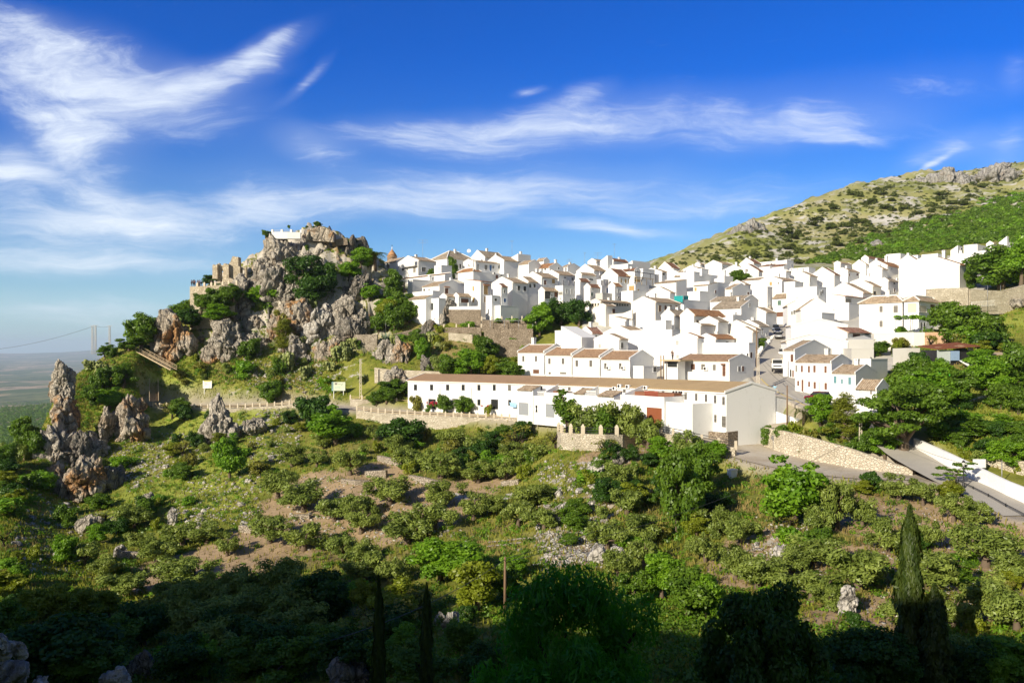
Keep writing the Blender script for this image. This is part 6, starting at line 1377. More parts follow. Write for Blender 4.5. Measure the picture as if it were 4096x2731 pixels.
wall_run('stone_wall', 'rubble wall below the big right-hand trees, between grey rocks', [(2228,664,695,167),(2300,668,694,169),(2362,652,684,171)], .6, 'stone_wall')
wall_run('retaining_wall', 'rendered retaining wall with a white coping under the hip-roofed house', [(2007,766,806,153),(2060,765,806,152),(2098,764,806,151.4)], .4, 'cream_wall', coping='white_wall')
wall_run('brick_wall', 'bare orange brick wall at the corner of the retaining wall', [(2124,763,798,151),(2172,763,800,150.4)], .35, 'brick_wall')
wall_run('retaining_wall', 'cream pier between the rendered wall and the brick wall', [(2098.5,763,806,151.3),(2123.5,763,806,151.1)], .4, 'cream_wall')
wall_run('brick_wall', 'shaded brick return right of the orange brick wall', [(2172.5,763,800,150.6),(2200,766,800,157)], .35, 'brick_wall')
wall_run('garden_wall', 'low grey cement wall left of the shack', [(2051,800,824,141),(2082,799,824,140.6),(2113,799,822,140.4)], .3, 'cement_wall')
wall_run('stone_wall', 'tall brown stone wall carrying the white terrace of the hooded-door house', [(1019,711,756,200.5),(1060,711,756,199.8),(1104,711,756,199.2)], .7, 'stone_shaded', coping=None)
wall_run('parapet', 'white terrace parapet with three little pillars on the brown stone wall', [(1026,704,711,200.6),(1100,703,711,199.4)], .3, 'white_wall', posts=4, post_h=.9, pointed=False, postmat='white_wall')
wall_run('stone_wall', 'brown terrace wall with round-topped posts below the tall wall', [(1019,752,772,196.5),(1105,751,772,195.2)], .5, 'stone_shaded', posts=4, post_h=.9, group='garden terrace walls')
wall_run('stone_wall', 'sunlit low wall above the walnut tree in the garden terraces', [(1030,764,778,193.5),(1085,768,784,191.6)], .5, 'stone_wall', group='garden terrace walls')
wall_run('stone_wall', 'upper terrace wall behind the vine trellis', [(1106,735,752,198),(1222,734,752,196)], .5, 'stone_shaded', posts=6, post_h=1.0, group='garden terrace walls')
wall_run('stone_wall', 'middle terrace wall below the vine trellis', [(1112,756,776,195),(1224,755,776,192.6)], .5, 'stone_shaded', group='garden terrace walls')
wall_run('stone_wall', 'lowest terrace wall left of the bright garden tree', [(1128,777,806,189.6),(1226,782,812,186.6)], .5, 'stone_shaded', group='garden terrace walls')
wall_run('stone_wall', 'dark sloping retaining wall climbing to the village from the agaves', [(905,766,806,197),(960,754,800,198),(1000,744,785,199)], .6, 'stone_shaded', group='garden terrace walls')
wall_run('stone_wall', 'dry stone wall across the foot of the crag by the agaves', [(776,769,782,199.6),(820,768,792,198),(866,768,798,196.8)], .6, 'stone_dry')
wall_run('stone_wall', 'low curved wall just above the left end of the long roof', [(860,844,854,182.5),(900,849,860,181),(960,851,862,179),(1014,853,864,177.5)], .4, 'stone_wall')
wall_run('garden_wall', 'weathered cream wall around the garden trees below the gallery', [(1350,712,742,198.5),(1398,722,746,193),(1432,719,745,190.5),(1452,711,742,189)], .4, 'cream_wall')
wall_run('street_wall', 'scalloped white wall with short pillars on the left of the street', [(1742,813,830,154),(1752,800,818,160),(1764,788,804,166),(1779,775,790,175)], .35, 'white_wall', posts=13, post_h=.6, post_w=.5, pointed=False, postmat='white_wall')
wall_run('street_wall', 'plain white wall below the street, right of the terrace row gable', [(1755,935,962,121.5),(1785,946,972,119.3),(1810,955,985,117.6),(1850,967,985,115)], .3, 'white_wall')
for i, (a, b) in enumerate([([(866,1046,1057, None),(895,1052,1066, None),(926,1058,1074, None)], 'dry stone terrace in the olive grove under the dark fig'),([(938,1091,1100, None),(970,1096,1112, None),(1004,1105,1120, None)], 'longest dry stone terrace in the middle of the olive grove'),
  ([(783,1100,1110, None),(815,1103,1114, None),(845,1104,1114, None)], 'dry stone terrace beside the bare brown soil'),([(838,1082,1094, None),(886,1080,1098, None)], 'short dry stone terrace above the bare brown soil'),([(663,1182,1188, None),(710,1182,1192, None)], 'little white terrace edge left of the bare soil'),
  ([(268,1265,1280, None),(318,1270,1284, None)], 'dry stone terrace by the leaning pale stone, lower left'),([(1150,1105,1116, None),(1190,1100,1112, None)], 'broken dry stone wall among the olives right of centre'),([(548,1206,1222, None),(585,1210,1226, None)], 'pale terrace wall at the left end of the olive rows')]):
 wall_run('terrace_wall', b, a, .7, 'stone_dry', group='dry stone terraces', down=1.0)
# ---- castle ruins and the look-out
def poly_block(mb, pts, Y, th):
 """an outline of survey points at distance Y given a thickness"""
 f = [PT(x, y, Y) for x, y in pts]; b = [p + Vector((0, th, 0)) for p in f]; mb.face(f[::-1]); mb.face(b)
 for i in range(len(f)): j = (i + 1) % len(f); mb.face([f[i], f[j], b[j], b[i]])
def ruin(name, label, parts, cat, group=None):
 root = None
 for nm, pts, Y, th, mt in parts:
  mb = MB(); poly_block(mb, pts, Y, th)
  if root is None: o = PT(sum(p[0] for p in pts) / len(pts), max(p[1] for p in pts), Y); root = thing(name, label, cat, o, 0, group); root['kind'] = 'thing'
  mb.v = [tuple(Vector(v) - root.location) for v in mb.v]; mb.build(nm, M(mt), root)
 return root
ruin('ruined_castle', 'ruined stone keep with tall window slits at the top left of the crag', [
 ('bastion', [(488,640),(488,610),(490,607),(495,609),(499,606),(499.5,640)],216,3.0, 'stone_castle'),
 ('wall', [(499.6,650),(499.6,607),(503,604),(505,608),(506.4,609),(507,650)],217,1.2, 'stone_castle'),
 ('lintel', [(507,615),(507,609),(512.5,609),(512.5,622),(511.5,622),(511.5,616),(509,616),(508.6,622),(507,622)],217.1,1.1, 'stone_castle'),
 ('sill', [(507,640),(507,634),(512.5,634),(512.5,640)],217.1,1.1, 'stone_castle'),
 ('wall', [(512.6,650),(512.6,609),(514,605),(519,605),(520,609),(520.5,650)],217,1.2, 'stone_castle'),
 ('bastion', [(520,645),(520,607),(525,606),(525.5,645)],215.5,2.0, 'stone_castle'),
 ('wall', [(525.6,640),(525.6,606),(528,603),(530,600),(531,596),(532.5,593),(533.5,589),(538,588.5),(541,590),(547,590),(547.5,611),(551,612),(551,640)],216.5,2.4, 'stone_castle'),
 ('wall', [(551.1,640),(551.1,613.5),(566,613),(566,640),(562,640),(562,622),(551.6 + 5,618),(551.6,618)],217.5, .9, 'stone_castle'),
 ('wall', [(515,655),(515,646),(519,639),(524,640),(528,638),(535,641),(537,655)],212,1.0, 'stone_castle')], 'ruin')
wall_run('lookout_wall', 'tall stone look-out terrace with posts left of the ruined keep', [(436,658,704,209),(437,658,704,205.5),(470,657,700,205),(515,654,690,205),(540,652,690,206)],4.0, 'stone_castle', cat='terrace', posts=9, post_h=1.2, post_w=.5, rails=2, railmat='metal_dark', down=8)
ruin('house', 'tiny white house behind the ruins, left of the crag top', [('wall', [(571,622),(571,609),(588,608),(588,622)],226,4, 'white_wall'),('roof', [(569.5,609.3),(573,605.5),(590,605),(590,609)],225.5,5, 'tile_grey')], 'house', 'whitewashed houses of the hill village')
wall_run('balustrade', 'white walled viewing platform with iron railings on top of the crag', [(624,533,540,221.2),(660,533,540,221),(690,534,540,221.4)],1.4, 'white_wall', posts=4, post_h=.8, post_w=.55, pointed=False, postmat='white_wall', rails=2, railmat='metal_grey', down=1.0)
ruin('ruined_wall', 'brown earth ruin with a white corner on the crag summit', [('wall', [(704,552),(705,529),(712,526),(722,523),(733,521.5),(745,523),(757,527),(766,533),(766,556)],224.5,3, 'rock_ochre'),('corner', [(702,552),(704,533),(708,532),(709,552)],224, .9, 'stone_castle'),
 ('wall', [(762,566),(764,552),(776,549),(786,546),(797,548),(799,562)],227,1.5, 'stone_shaded')], 'ruin')
ruin('merlon_tower', 'battlemented brown tower peeping above the dark trees', [('wall', [(824,590),(824,563),(827,560),(830,563),(830.5,569),(834,569),(834.5,562),(836.5,559),(839.5,563),(840,590)],240,3.5, 'stone_castle')], 'tower')
tw = thing('church_turret', 'ochre church turret with a pyramid roof and iron cross', 'tower', PT(900.5,596,262)); s_ = 262 / F
mb = MB(); mb.lathe([(11 * s_, -14 * s_),(11 * s_, 5 * s_),(12.2 * s_, 5.5 * s_),(12.2 * s_, 7 * s_)], n=8); mb.build('drum', M('brick_wall'), tw)
mb = MB(); mb.lathe([(12.4 * s_, 7 * s_),(8 * s_, 14 * s_),(1.1 * s_, 23 * s_)], n=8); mb.build('roof', M('tile_orange'), tw)
mb = MB(); mb.lathe([(1.2 * s_, 23 * s_),(1.0 * s_, 28 * s_),(.3 * s_, 29 * s_)], n=8); mb.build('finial', M('white_paint'), tw)
mb = MB(); mb.bar((0,0,29 * s_),(0,0,34 * s_), .08); mb.bar((-1.8 * s_, 0,32 * s_),(1.8 * s_, 0,32 * s_), .08); mb.build('cross', M('metal_dark'), tw)
# ---- signs
TEXTS = []
def sign(name, label, x0, y0, x1, y1, yfoot, face, extra):
 p = hit((x0 + x1) / 2, yfoot); Y = p.y; a, b = PT(x0, y0, Y), PT(x1, y1, Y); root = thing(name, label, 'sign', (p.x, Y, p.z)); L = root.location
 mb = MB(); mb.box(a.x - L.x, 0, b.z - L.z, b.x - L.x, .06, a.z - L.z); mb.build('panel', M(face), root)
 W_, H_ = b.x - a.x, a.z - b.z
 for sx in (.14, .86): mb = MB(); mb.box(a.x - L.x + W_ * sx - .06, .07,-1, a.x - L.x + W_ * sx + .06, .18, a.z - L.z - .1); mb.build('leg', M('white_paint'), root)
 def fr(u0, v0, u1, v1, mt, nm, th=.012):
  m = MB(); m.box(a.x - L.x + W_ * u0,-th, a.z - L.z - H_ * v1, a.x - L.x + W_ * u1,-.002, a.z - L.z - H_ * v0); return m.build(nm, M(mt), root)
 def txt(s, u, v, size, mt, italic=0.0):
  cu = bpy.data.curves.new('lettering', 'FONT'); cu.body = s; cu.size = H_ * size; cu.extrude = .004; cu.shear = italic; cu.materials.append(M(mt)); o = bpy.data.objects.new('lettering', cu); C.objects.link(o); o.parent = root; TEXTS.append(o)
  o.location = (a.x - L.x + W_ * u, -.02, a.z - L.z - H_ * v); o.rotation_euler = (math.pi / 2,0,0)
 extra(fr, txt); return root
def ex1(fr, txt):
 fr(.12, .02, .90, .13, 'sign_yellow', 'header'); txt('Proyecto', .17, .36, .10, 'sign_text'); txt('Consolidación de', .17, .51, .10, 'sign_text'); txt('Riscos', .17, .66, .10, 'sign_text'); fr(.06, .66, .09, .90, 'metal_grey', 'emblem'); fr(.70, .72, .76, .82, 'metal_grey', 'emblem'); fr(.88, .72, .93, .77, 'metal_grey', 'emblem')
sign('notice_board', 'white notice board with a yellow header on the scrub slope', 466,874,486.5,891.5,901, 'white_paint', ex1)
def ex2(fr, txt):
 fr(.0, .0, .13,1.0, 'sign_teal', 'side_band')
 for i in range(6): fr(.02, .08 + .13 * i, .09, .14 + .13 * i, 'sign_green', 'side_mark')
 fr(.22, .09, .41, .32, 'shutter_grey', 'emblem'); txt('Prote', .47, .28, .14, 'sign_text'); txt('j', .72, .34, .34, 'sign_text', .3); txt('a', .80, .28, .14, 'sign_text')
 for i, (v, u) in enumerate(((.52, .66),(.61, .62),(.74, .64))): fr(.22, v, u, v + .03, 'sign_teal', 'text_line')
 for i in range(3):
  m_ = .62 + .1 * i; fr(m_, .97 - .12 * i, min(.99, m_ + .36), .985 - .11 * i, 'white_paint', 'swoosh'); 
sign('information_board', 'pale green information board with a teal edge above the lane', 762,877,793,897,910, 'sign_green', ex2)
def pole(name, label, x, yb, yt, Y=None, kind='wood', cat='pole', group=None):
 p = hit(x, yb) if Y is None else PT(x, yb, Y); h = (PT(x, yt, p.y).z - p.z); root = thing(name, label, cat, p, 0, group)
 if kind == 'wood': mb = MB(); mb.tube([(0,0,-1),(0,0, h)],[.14, .09],8); mb.build('shaft', M('wood_pole'), root)
 elif kind == 'thin': mb = MB(); mb.tube([(0,0,-1),(0,0, h)], .045,6); mb.build('shaft', M('metal_grey'), root)
 else:
  w0, w1 = (.42, .24); mt = {'concrete': 'concrete_pole', 'steel': 'metal_grey'}[kind]; nb = max(4, int(h / .75))
  if kind == 'steel': w0, w1 = .55, .42
  for s in (-1,1):
   for q in ((-1,1) if kind == 'steel' else (0,)):
    mb = MB(); mb.bar((s * w0 / 2, q * w0 / 2,-1),(s * w1 / 2, q * w1 / 2, h), .12 if kind == 'concrete' else .07); mb.build('leg', M(mt), root)
  mb = MB()
  for i in range(nb):
   z = h * (i + .5) / nb; w = w0 + (w1 - w0) * z / h
   if kind == 'concrete': mb.bar((-w / 2,0, z),(w / 2,0, z), .12)
   else:
    z2 = h * (i + 1.5) / nb
    if i < nb - 1:
     for q in (-1,1): mb.bar((-w / 2, q * w / 2, z),(w / 2, q * w / 2, z2), .04); mb.bar((w / 2, q * w / 2, z),(-w / 2, q * w / 2, z2), .04)
  mb.build('rungs' if kind == 'concrete' else 'lattice', M(mt), root)
  if kind == 'steel': mb = MB(); mb.bar((-.9,0, h),(.9,0, h), .09); mb.build('crossarm', M(mt), root)
 return root
pole('lattice_pole', 'cream ladder-like concrete pole left of the long terrace row', 828,914,824, None, 'concrete')
pole('lattice_pole', 'cream ladder-like concrete pole behind the terrace row gable', 1741,892,811,130, 'concrete')
pole('lattice_pole', 'pale ladder-like concrete pole on the verge above the yard wall', 1976.5,1052,956, None, 'concrete')
pole('wooden_pole', 'thin wooden pole rising above the concrete pole by the street', 1738,830,751,131, 'wood'); pole('wooden_pole', 'brown wooden pole in front of the meter cabinet', 1808,960,885,117, 'wood')
pole('wooden_pole', 'rusty pole among the bushes at the bottom centre', 1160,1380,1278,66, 'wood')
for x, yb, yt, lb in ((212.5,806,748, 'leftmost of the three steel pylons on the left horizon'),(219.5,806,747, 'middle one of the three steel pylons on the left horizon'),(252,816,748, 'rightmost steel pylon, standing apart from the close pair')): pole('pylon', lb, x, yb, yt, 262, 'steel', 'pylon', 'steel pylons on the ridge')
for x, yb, yt, Y, lb in ((905,748,718,199, 'bent pale post at the right of the agave wall'),(886,752,733,199, 'middle pale post behind the agave wall'),(862,760,735,199, 'left pale post behind the agave wall'),(2268,700,655,168, 'grey fence post on the rubble wall'),(2298,700,655,169, 'second grey fence post on the rubble wall'),(2118,782,742,152, 'thin post at the brick wall corner'),(2096,768,733,153, 'thin post under the vine pergola'),(2143,765,730,152, 'thin post right of the vine pergola'),(2301,1112,1058, None, 'grey sign post on the far pavement of the road')):
 pole('post', lb, x, yb, yt, Y, 'thin', 'post')
def lamp(label, x, yb, yt, Y=None):
 p = hit(x, yb) if Y is None else PT(x, yb, Y); h = PT(x, yt, p.y).z - p.z; root = thing('street_lamp', label, 'street lamp', p); mb = MB(); mb.lathe([(.16,-.3),(.16, .5),(.1, .6),(.06, .9),(.05, h - .7),(.1, h - .65),(.1, h - .6)], n=8); mb.build('post', M('metal_dark'), root)
 mb = MB(); mb.lathe([(.1, h - .6),(.2, h - .18),(.2, h - .16)], n=6); mb.build('lantern', M('lamp_clear'), root); mb = MB(); mb.lathe([(.24, h - .16),(.12, h),(.03, h + .08)], n=6); mb.build('cap', M('metal_dark'), root)
lamp('black street lamp at the start of the iron railing', 2213,1122,1058); lamp('small street lamp under the right edge of the vine trellis', 1219,742,727,197)
p = hit(1776,1033); rs = thing('round_sign', 'round grey traffic sign seen from behind, by the yard wall', 'sign', p); h = 33 * p.y / F
mb = MB(); mb.tube([(0,0,-.3),(0,0, h)], .04,6); mb.build('post', M('metal_grey'), rs); mb = MB(); mb.tube([(0,-.05, h - .3),(0,-.09, h - .3)], .36,14); mb.build('disc', M('metal_grey'), rs)
p = hit(2250,1090); sb = thing('signboard', 'blank white signboard on one post before the white road wall', 'sign', p); h = 36 * p.y / F
mb = MB(); mb.tube([(0,0,-.3),(0,0, h)], .07,6); mb.build('post', M('metal_grey'), sb); mb = MB(); mb.box(-.75,-.12, h - 1.0, .65, .12, h); mb.build('panel', M('white_paint'), sb); mb = MB(); mb.box(.651,-.12, h - 1.02, .72, .5, h + .02); mb.build('panel_back', M('metal_grey'), sb)
# ---- iron railing on the road edge
def railing(label, pts, hgt, mat, gap=.14):
 P = [hit(x, y) if Y is None else PT(x, y, Y) for x, y, Y in pts]; root = thing('railing', label, 'railing', P[0]); o = P[0]; u = Vector((0,0, hgt)); mb = MB(); mb2 = MB()
 for a, b in zip(P[:-1], P[1:]):
  a, b = a - o, b - o; mb.bar(a + u, b + u, .05); mb.bar(a + u * .12, b + u * .12, .05); n = int((b - a).length / gap)
  for i in range(n): q = a.lerp(b, i / n); mb2.bar(q + u * .1, q + u, .022)
  mb.bar(a - u * .3, a + u * 1.08, .08)
 mb.build('rail', M(mat), root); mb2.build('bars', M(mat), root)
railing('long black iron railing on the outer edge of the road', [(2201,1122,92.2),(2235,1139,89.2),(2270,1157,86.5),(2310,1180,83.6),(2362,1208,80.4)],1.05, 'metal_dark')
railing('white picket railing on the right above the bank', [(2232,706,166),(2286,702,167)],1.1, 'white_paint', .3)
# ---- wooden stair bridge and steps below the crag
def stairs(name, label, a, b, w, n, mat, rail=True, cat='stairs'):
 A_, B_ = PT(*a), PT(*b); root = thing(name, label, cat, A_); d = B_ - A_; s = Vector((-d.y, d.x, 0)).normalized() * w / 2
 if s.length < .1: s = Vector((w / 2,0,0))
 mb = MB()
 for q in (-1,1): mb.bar(s * q, d + s * q, .12, .3)
 mb.build('stringers', M('plank'), root); mb = MB()
 for i in range(n): c = d * ((i + .5) / n); mb.bar(c - s, c + s, .28, .06)
 mb.build('treads', M(mat), root)
 if rail:
  for q in (-1,1):
   mb = MB(); mb.bar(s * q + Vector((0,0,1)), d + s * q + Vector((0,0,1)), .09); mb.bar(s * q + Vector((0,0, .55)), d + s * q + Vector((0,0, .55)), .06)
   for i in range(9): c = d * (i / 8) + s * q; mb.bar(c, c + Vector((0,0,1)), .08)
   mb.build('handrail', M('plank'), root)
stairs('stair_bridge', 'long wooden stair bridge beside the cream tooth rock', (399,849,188),(318,806,194),1.7,34, 'plank')
stairs('steps', 'narrow dark steps rising from the lane', (354,921,183.5),(353,878,188),1.9,22, 'wood_pole')
bpy.context.view_layer.update(); dg_ = bpy.context.evaluated_depsgraph_get()
for o in TEXTS:    # lettering becomes plain meshes
 me = bpy.data.meshes.new_from_object(o.evaluated_get(dg_)); q = link_mesh('lettering', me, o.parent, o.location.copy()); q.rotation_euler = o.rotation_euler; bpy.data.objects.remove(o)
# ================================================================ the long curved terrace row with its garages
TB = [(937,938,172.5),(1000,943,167),(1080,949,161),(1180,958,152.5),(1290,966,143.5),(1400,973,135.5),(1500,978,128),(1590,984,121.5),(1668.5,990,115)]
base_z = -11.75
pf = smooth_line(np.array([[(x - CX) / F * Y, Y, base_z] for x, y, Y in TB]),4)
def tnorm(i):
 d = pf[min(i + 1, len(pf) - 1)] - pf[max(i - 1,0)]; return np.array([-d[1], d[0],0]) / np.hypot(d[0], d[1])    # into the building
TR = thing('terrace_row', 'long curved two-storey white terrace row with one continuous tiled roof', 'building', Vector(pf[-1]),0); TO = np.array(TR.location)
DEP, HE, RI = 9.6, None, 1.15
eave = [base_z + np.interp(i, [0, len(pf) - 1],[5.4,5.85]) for i in range(len(pf))]
w = MB(); rf = MB(); ulen = 0; n_ = len(pf); UV = []
for i in range(n_):
 if i: ulen += np.hypot(*(pf[i] - pf[i - 1])[:2])
 UV.append(ulen)
def V3(p, z): return Vector((p[0] - TO[0], p[1] - TO[1], z - TO[2]))
for i in range(n_ - 1):
 a, b = pf[i], pf[i + 1]; na, nb = tnorm(i), tnorm(i + 1); ca, cb = a + na * DEP, b + nb * DEP
 w.face([V3(a, base_z - 3), V3(b, base_z - 3), V3(b, eave[i + 1]), V3(a, eave[i])]); w.face([V3(cb, base_z - 3), V3(ca, base_z - 3), V3(ca, eave[i]), V3(cb, eave[i + 1])])
 ra, rb = a + na * DEP / 2, b + nb * DEP / 2; th = Vector((0,0, .14)); oa, ob = a - na * .32, b - nb * .32; ea, eb = eave[i] - .12, eave[i + 1] - .12
 q = [V3(oa, ea) + th, V3(ob, eb) + th, V3(rb, eave[i + 1] + RI) + th, V3(ra, eave[i] + RI) + th]; rf.face(q, [(UV[i],0),(UV[i + 1],0),(UV[i + 1],4.6),(UV[i],4.6)]); rf.face([V3(oa, ea), V3(ob, eb), V3(ob, eb) + th, V3(oa, ea) + th],[(UV[i],0),(UV[i + 1],0),(UV[i + 1], .1),(UV[i], .1)]); rf.face([V3(ob, eb), V3(oa, ea), V3(ra, eave[i] + RI), V3(rb, eave[i + 1] + RI)])
 oc, od = a + na * (DEP + .3), b + nb * (DEP + .3); rf.face([V3(rb, eave[i + 1] + RI) + th, V3(od, eb) + th, V3(oc, ea) + th, V3(ra, eave[i] + RI) + th])
for i in (0, n_ - 1):
 a, na = pf[i], tnorm(i); f = [V3(a, base_z - 3), V3(a + na * DEP, base_z - 3), V3(a + na * DEP, eave[i]), V3(a + na * DEP / 2, eave[i] + RI), V3(a, eave[i])]; w.face(f if i else f[::-1])
 dd = Vector(pf[i] - pf[i - 1 if i else 1]).normalized(); dd.z = 0
 for u0, u1, z0, z1_ in ((-.35, DEP / 2, eave[i] - .12, eave[i] + RI),(DEP / 2, DEP + .3, eave[i] + RI, eave[i] - .12)):
  A_, B_ = V3(a + na * u0, z0), V3(a + na * u1, z1_); w.hexa([A_ - dd * .05 - Vector((0,0, .1)), A_ + dd * .12 - Vector((0,0, .1)), B_ + dd * .12 - Vector((0,0, .1)), B_ - dd * .05 - Vector((0,0, .1)), A_ - dd * .05 + Vector((0,0, .22)), A_ + dd * .12 + Vector((0,0, .22)), B_ + dd * .12 + Vector((0,0, .22)), B_ - dd * .05 + Vector((0,0, .22))])
for i in range(n_ - 1):    # cornice under the eave
 a, b = pf[i], pf[i + 1]; na, nb = tnorm(i), tnorm(i + 1); w.hexa([V3(a - na * .22, eave[i] - .36), V3(b - nb * .22, eave[i + 1] - .36), V3(b, eave[i + 1] - .36), V3(a, eave[i] - .36), V3(a - na * .22, eave[i] - .14), V3(b - nb * .22, eave[i + 1] - .14), V3(b, eave[i + 1] - .14), V3(a, eave[i] - .14)])
w.build('wall', M('white_wall'), TR)
def rowroof():
 t = NT('tile_terrace'); uv = t.new('ShaderNodeUVMap').outputs[0]; p = t.obj(); sep = t.new('ShaderNodeSeparateXYZ'); t.l.new(uv, sep.inputs[0])
 w_ = t.math('SINE', t.math('MULTIPLY', sep.outputs[0],2 * math.pi / .42)); n = t.noise(p, .3,5, .6); n2 = t.noise(p, 4,4, .6)
 f = t.ramp(sep.outputs[0],30,62)
 a = t.mix(n2, col(.37, .235, .145), col(.47, .32, .205)); b = t.mix(n2, col(.46, .33, .175), col(.58, .43, .24)); c = t.mix(f, a, b); c = t.mix(t.math('MULTIPLY', t.ramp(n, .45, .7), .35), c, col(.32, .22, .13))
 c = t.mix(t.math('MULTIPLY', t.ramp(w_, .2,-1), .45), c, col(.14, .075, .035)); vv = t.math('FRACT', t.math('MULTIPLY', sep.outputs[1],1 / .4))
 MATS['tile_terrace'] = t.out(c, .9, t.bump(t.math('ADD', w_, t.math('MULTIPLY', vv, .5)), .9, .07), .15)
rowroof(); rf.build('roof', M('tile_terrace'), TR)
def face_at(px, off=0.0):
 """point of the front where the survey column px meets it, with the local frame"""
 k = (px - CX) / F
 for i in range(n_ - 1):
  a, b = pf[i] - tnorm(i) * off, pf[i + 1] - tnorm(i + 1) * off; d = b - a; den = d[0] - k * d[1]; t = (k * a[1] - a[0]) / den if abs(den) > 1e-9 else -1
  if -.001 <= t <= 1.001: return a + d * t, d / np.hypot(d[0], d[1])
 return (pf[0],(pf[1] - pf[0]) / np.hypot(*(pf[1] - pf[0])[:2])) if px < 1000 else (pf[-1],(pf[-1] - pf[-2]) / np.hypot(*(pf[-1] - pf[-2])[:2]))
def on_front(px0, y0, px1, y1, mt, nm='window', bars=True):
 a, d = face_at(px0); b, _ = face_at(px1); c = (a + b) / 2; zt, zb = (YH - y0) / F * c[1],(YH - y1) / F * c[1]; wd_ = max(np.hypot(*(b - a)[:2]), .5); rz = math.atan2(d[1], d[0])
 loc = Vector((c[0] - TO[0], c[1] - TO[1], zb - TO[2])); h = zt - zb; m = MB(); q = .08; v = wd_ / 2
 m.box(-v - q, -.05,-q, -v, .1, h + q); m.box(v, -.05,-q, v + q, .1, h + q); m.box(-v, -.05, h, v, .1, h + q); m.box(-v - .12,-.12,-.12, v + .12, .1,-q + .02)
 o = m.build(nm, M('frame_white'), TR, loc, rz); m = MB(); m.box(-v, -.015,0, v, .08, h); m.build('leaf' if nm in ('door', 'garage_door') else 'pane', M(mt), o)
 if bars:
  m = MB(); nb = max(3, int(wd_ / .18))
  for i in range(nb + 1): u = -v + wd_ * i / nb; m.box(u - .012,-.07,0, u + .012,-.05, h)
  for zz in (.3, .7): m.box(-v, -.075, h * zz, v, -.05, h * zz + .03)
  m.build('grille', M('metal_dark'), o)
 return o
Fo = lambda x, y: ((1600 + x / 2.24) / 1.7415,(1460 + y / 2.24) / 1.7415)
for x0, y0, x1, y1, mt in [(127,173,154,226, 'glass_dark'),(271,173,298,226, 'glass_dark'),(415,173,442,226, 'glass_dark'),(554,174,581,227, 'glass_dark'),(696,175,722,227, 'glass_dark'),(834,175,859,228, 'glass_dark'),(970,177,996,230, 'shutter_grey'),(1105,180,1128,211, 'shutter_grey'),(1252,180,1278,230, 'glass_dark'),(696,306,722,360, 'glass_dark'),(972,310,997,362, 'glass_dark')]:
 a, b = Fo(x0, y0), Fo(x1, y1); on_front(a[0], a[1], b[0], b[1], mt)
for x0, y0, x1, y1, mt in [(250,302,322,388, 'glass_dark'),(470,300,520,388, 'shutter_grey'),(600,300,640,388, 'shutter_grey'),(818,306,880,394, 'glass_dark')]:
 a, b = Fo(x0, y0), Fo(x1, y1); on_front(a[0], a[1], b[0], b[1], mt, 'door')
def V6p(x, y): return cv('V6', x, y)
def V7p(x, y): return cv('V7', x, y)
for x0, y0, x1, y1, mt in [(255,1027,300,1078, 'shutter_grey'),(482,1035,522,1105, 'shutter_grey'),(700,1042,740,1098, 'shutter_grey'),(908,1046,970,1160, 'cream_door'),(1128,1055,1168,1112, 'shutter_grey'),(1345,1066,1385,1138, 'shutter_grey'),(1548,1075,1586,1138, 'shutter_grey'),(1745,1090,1838,1200, 'cream_door'),(1955,1102,1990,1215, 'shutter_grey')]:
 a, b = V6p(x0, y0), V6p(x1, y1); on_front(a[0], a[1], b[0], b[1], mt)
for x0, y0, x1, y1, mt in [(178,1038,210,1150, 'shutter_grey'),(352,1055,382,1168, 'shutter_grey'),(518,1070,547,1187, 'shutter_grey'),(672,1085,700,1205, 'shutter_grey'),(816,1100,842,1225, 'shutter_grey'),(950,1122,972,1252, 'shutter_grey'),(522,1355,550,1470, 'shutter_grey'),(655,1378,725,1566, 'shutter_grey'),(820,1402,845,1524, 'shutter_grey'),(935,1425,996,1600, 'shutter_grey')]:
 a, b = V7p(x0, y0), V7p(x1, y1); on_front(a[0], a[1], b[0], b[1], mt)
def ac_on(px, py):
 a, d = face_at(px); z = (YH - py) / F * a[1]; n = np.array([d[1],-d[0],0]); c = a + n * .02; m = MB(); m.box(-.42,-.36,-.3, .42,0, .3); o = m.build('air_conditioner', M('ac_white'), TR, Vector((c[0] - TO[0], c[1] - TO[1], z - TO[2])), math.atan2(d[1], d[0])); m = MB(); m.tube([(-.1,-.365,0),(-.1,-.38,0)], .24,12); m.build('fan', M('metal_dark'), o)
for x, y in [(1222,1068),(1302,1032),(1432,1042),(1712,1058),(2165,1130),(2212,1132),(2258,1134),(2292,1136)]: ac_on(*V6p(x, y))
def pipe(px, y0, y1):
 a, d = face_at(px); z0, z1_ = (YH - y0) / F * a[1],(YH - y1) / F * a[1]; n = np.array([d[1],-d[0],0]) * .08; m = MB(); m.tube([(a[0] + n[0] - TO[0], a[1] + n[1] - TO[1], z0 - TO[2]),(a[0] + n[0] - TO[0], a[1] + n[1] - TO[1], z1_ - TO[2])], .05,6); m.build('drainpipe', M('metal_grey'), TR)
for x, y in ((1084,895),(1333,902),(1011,896),(1463,915),(1597,934)): pipe(x, y - 5, y + 62)
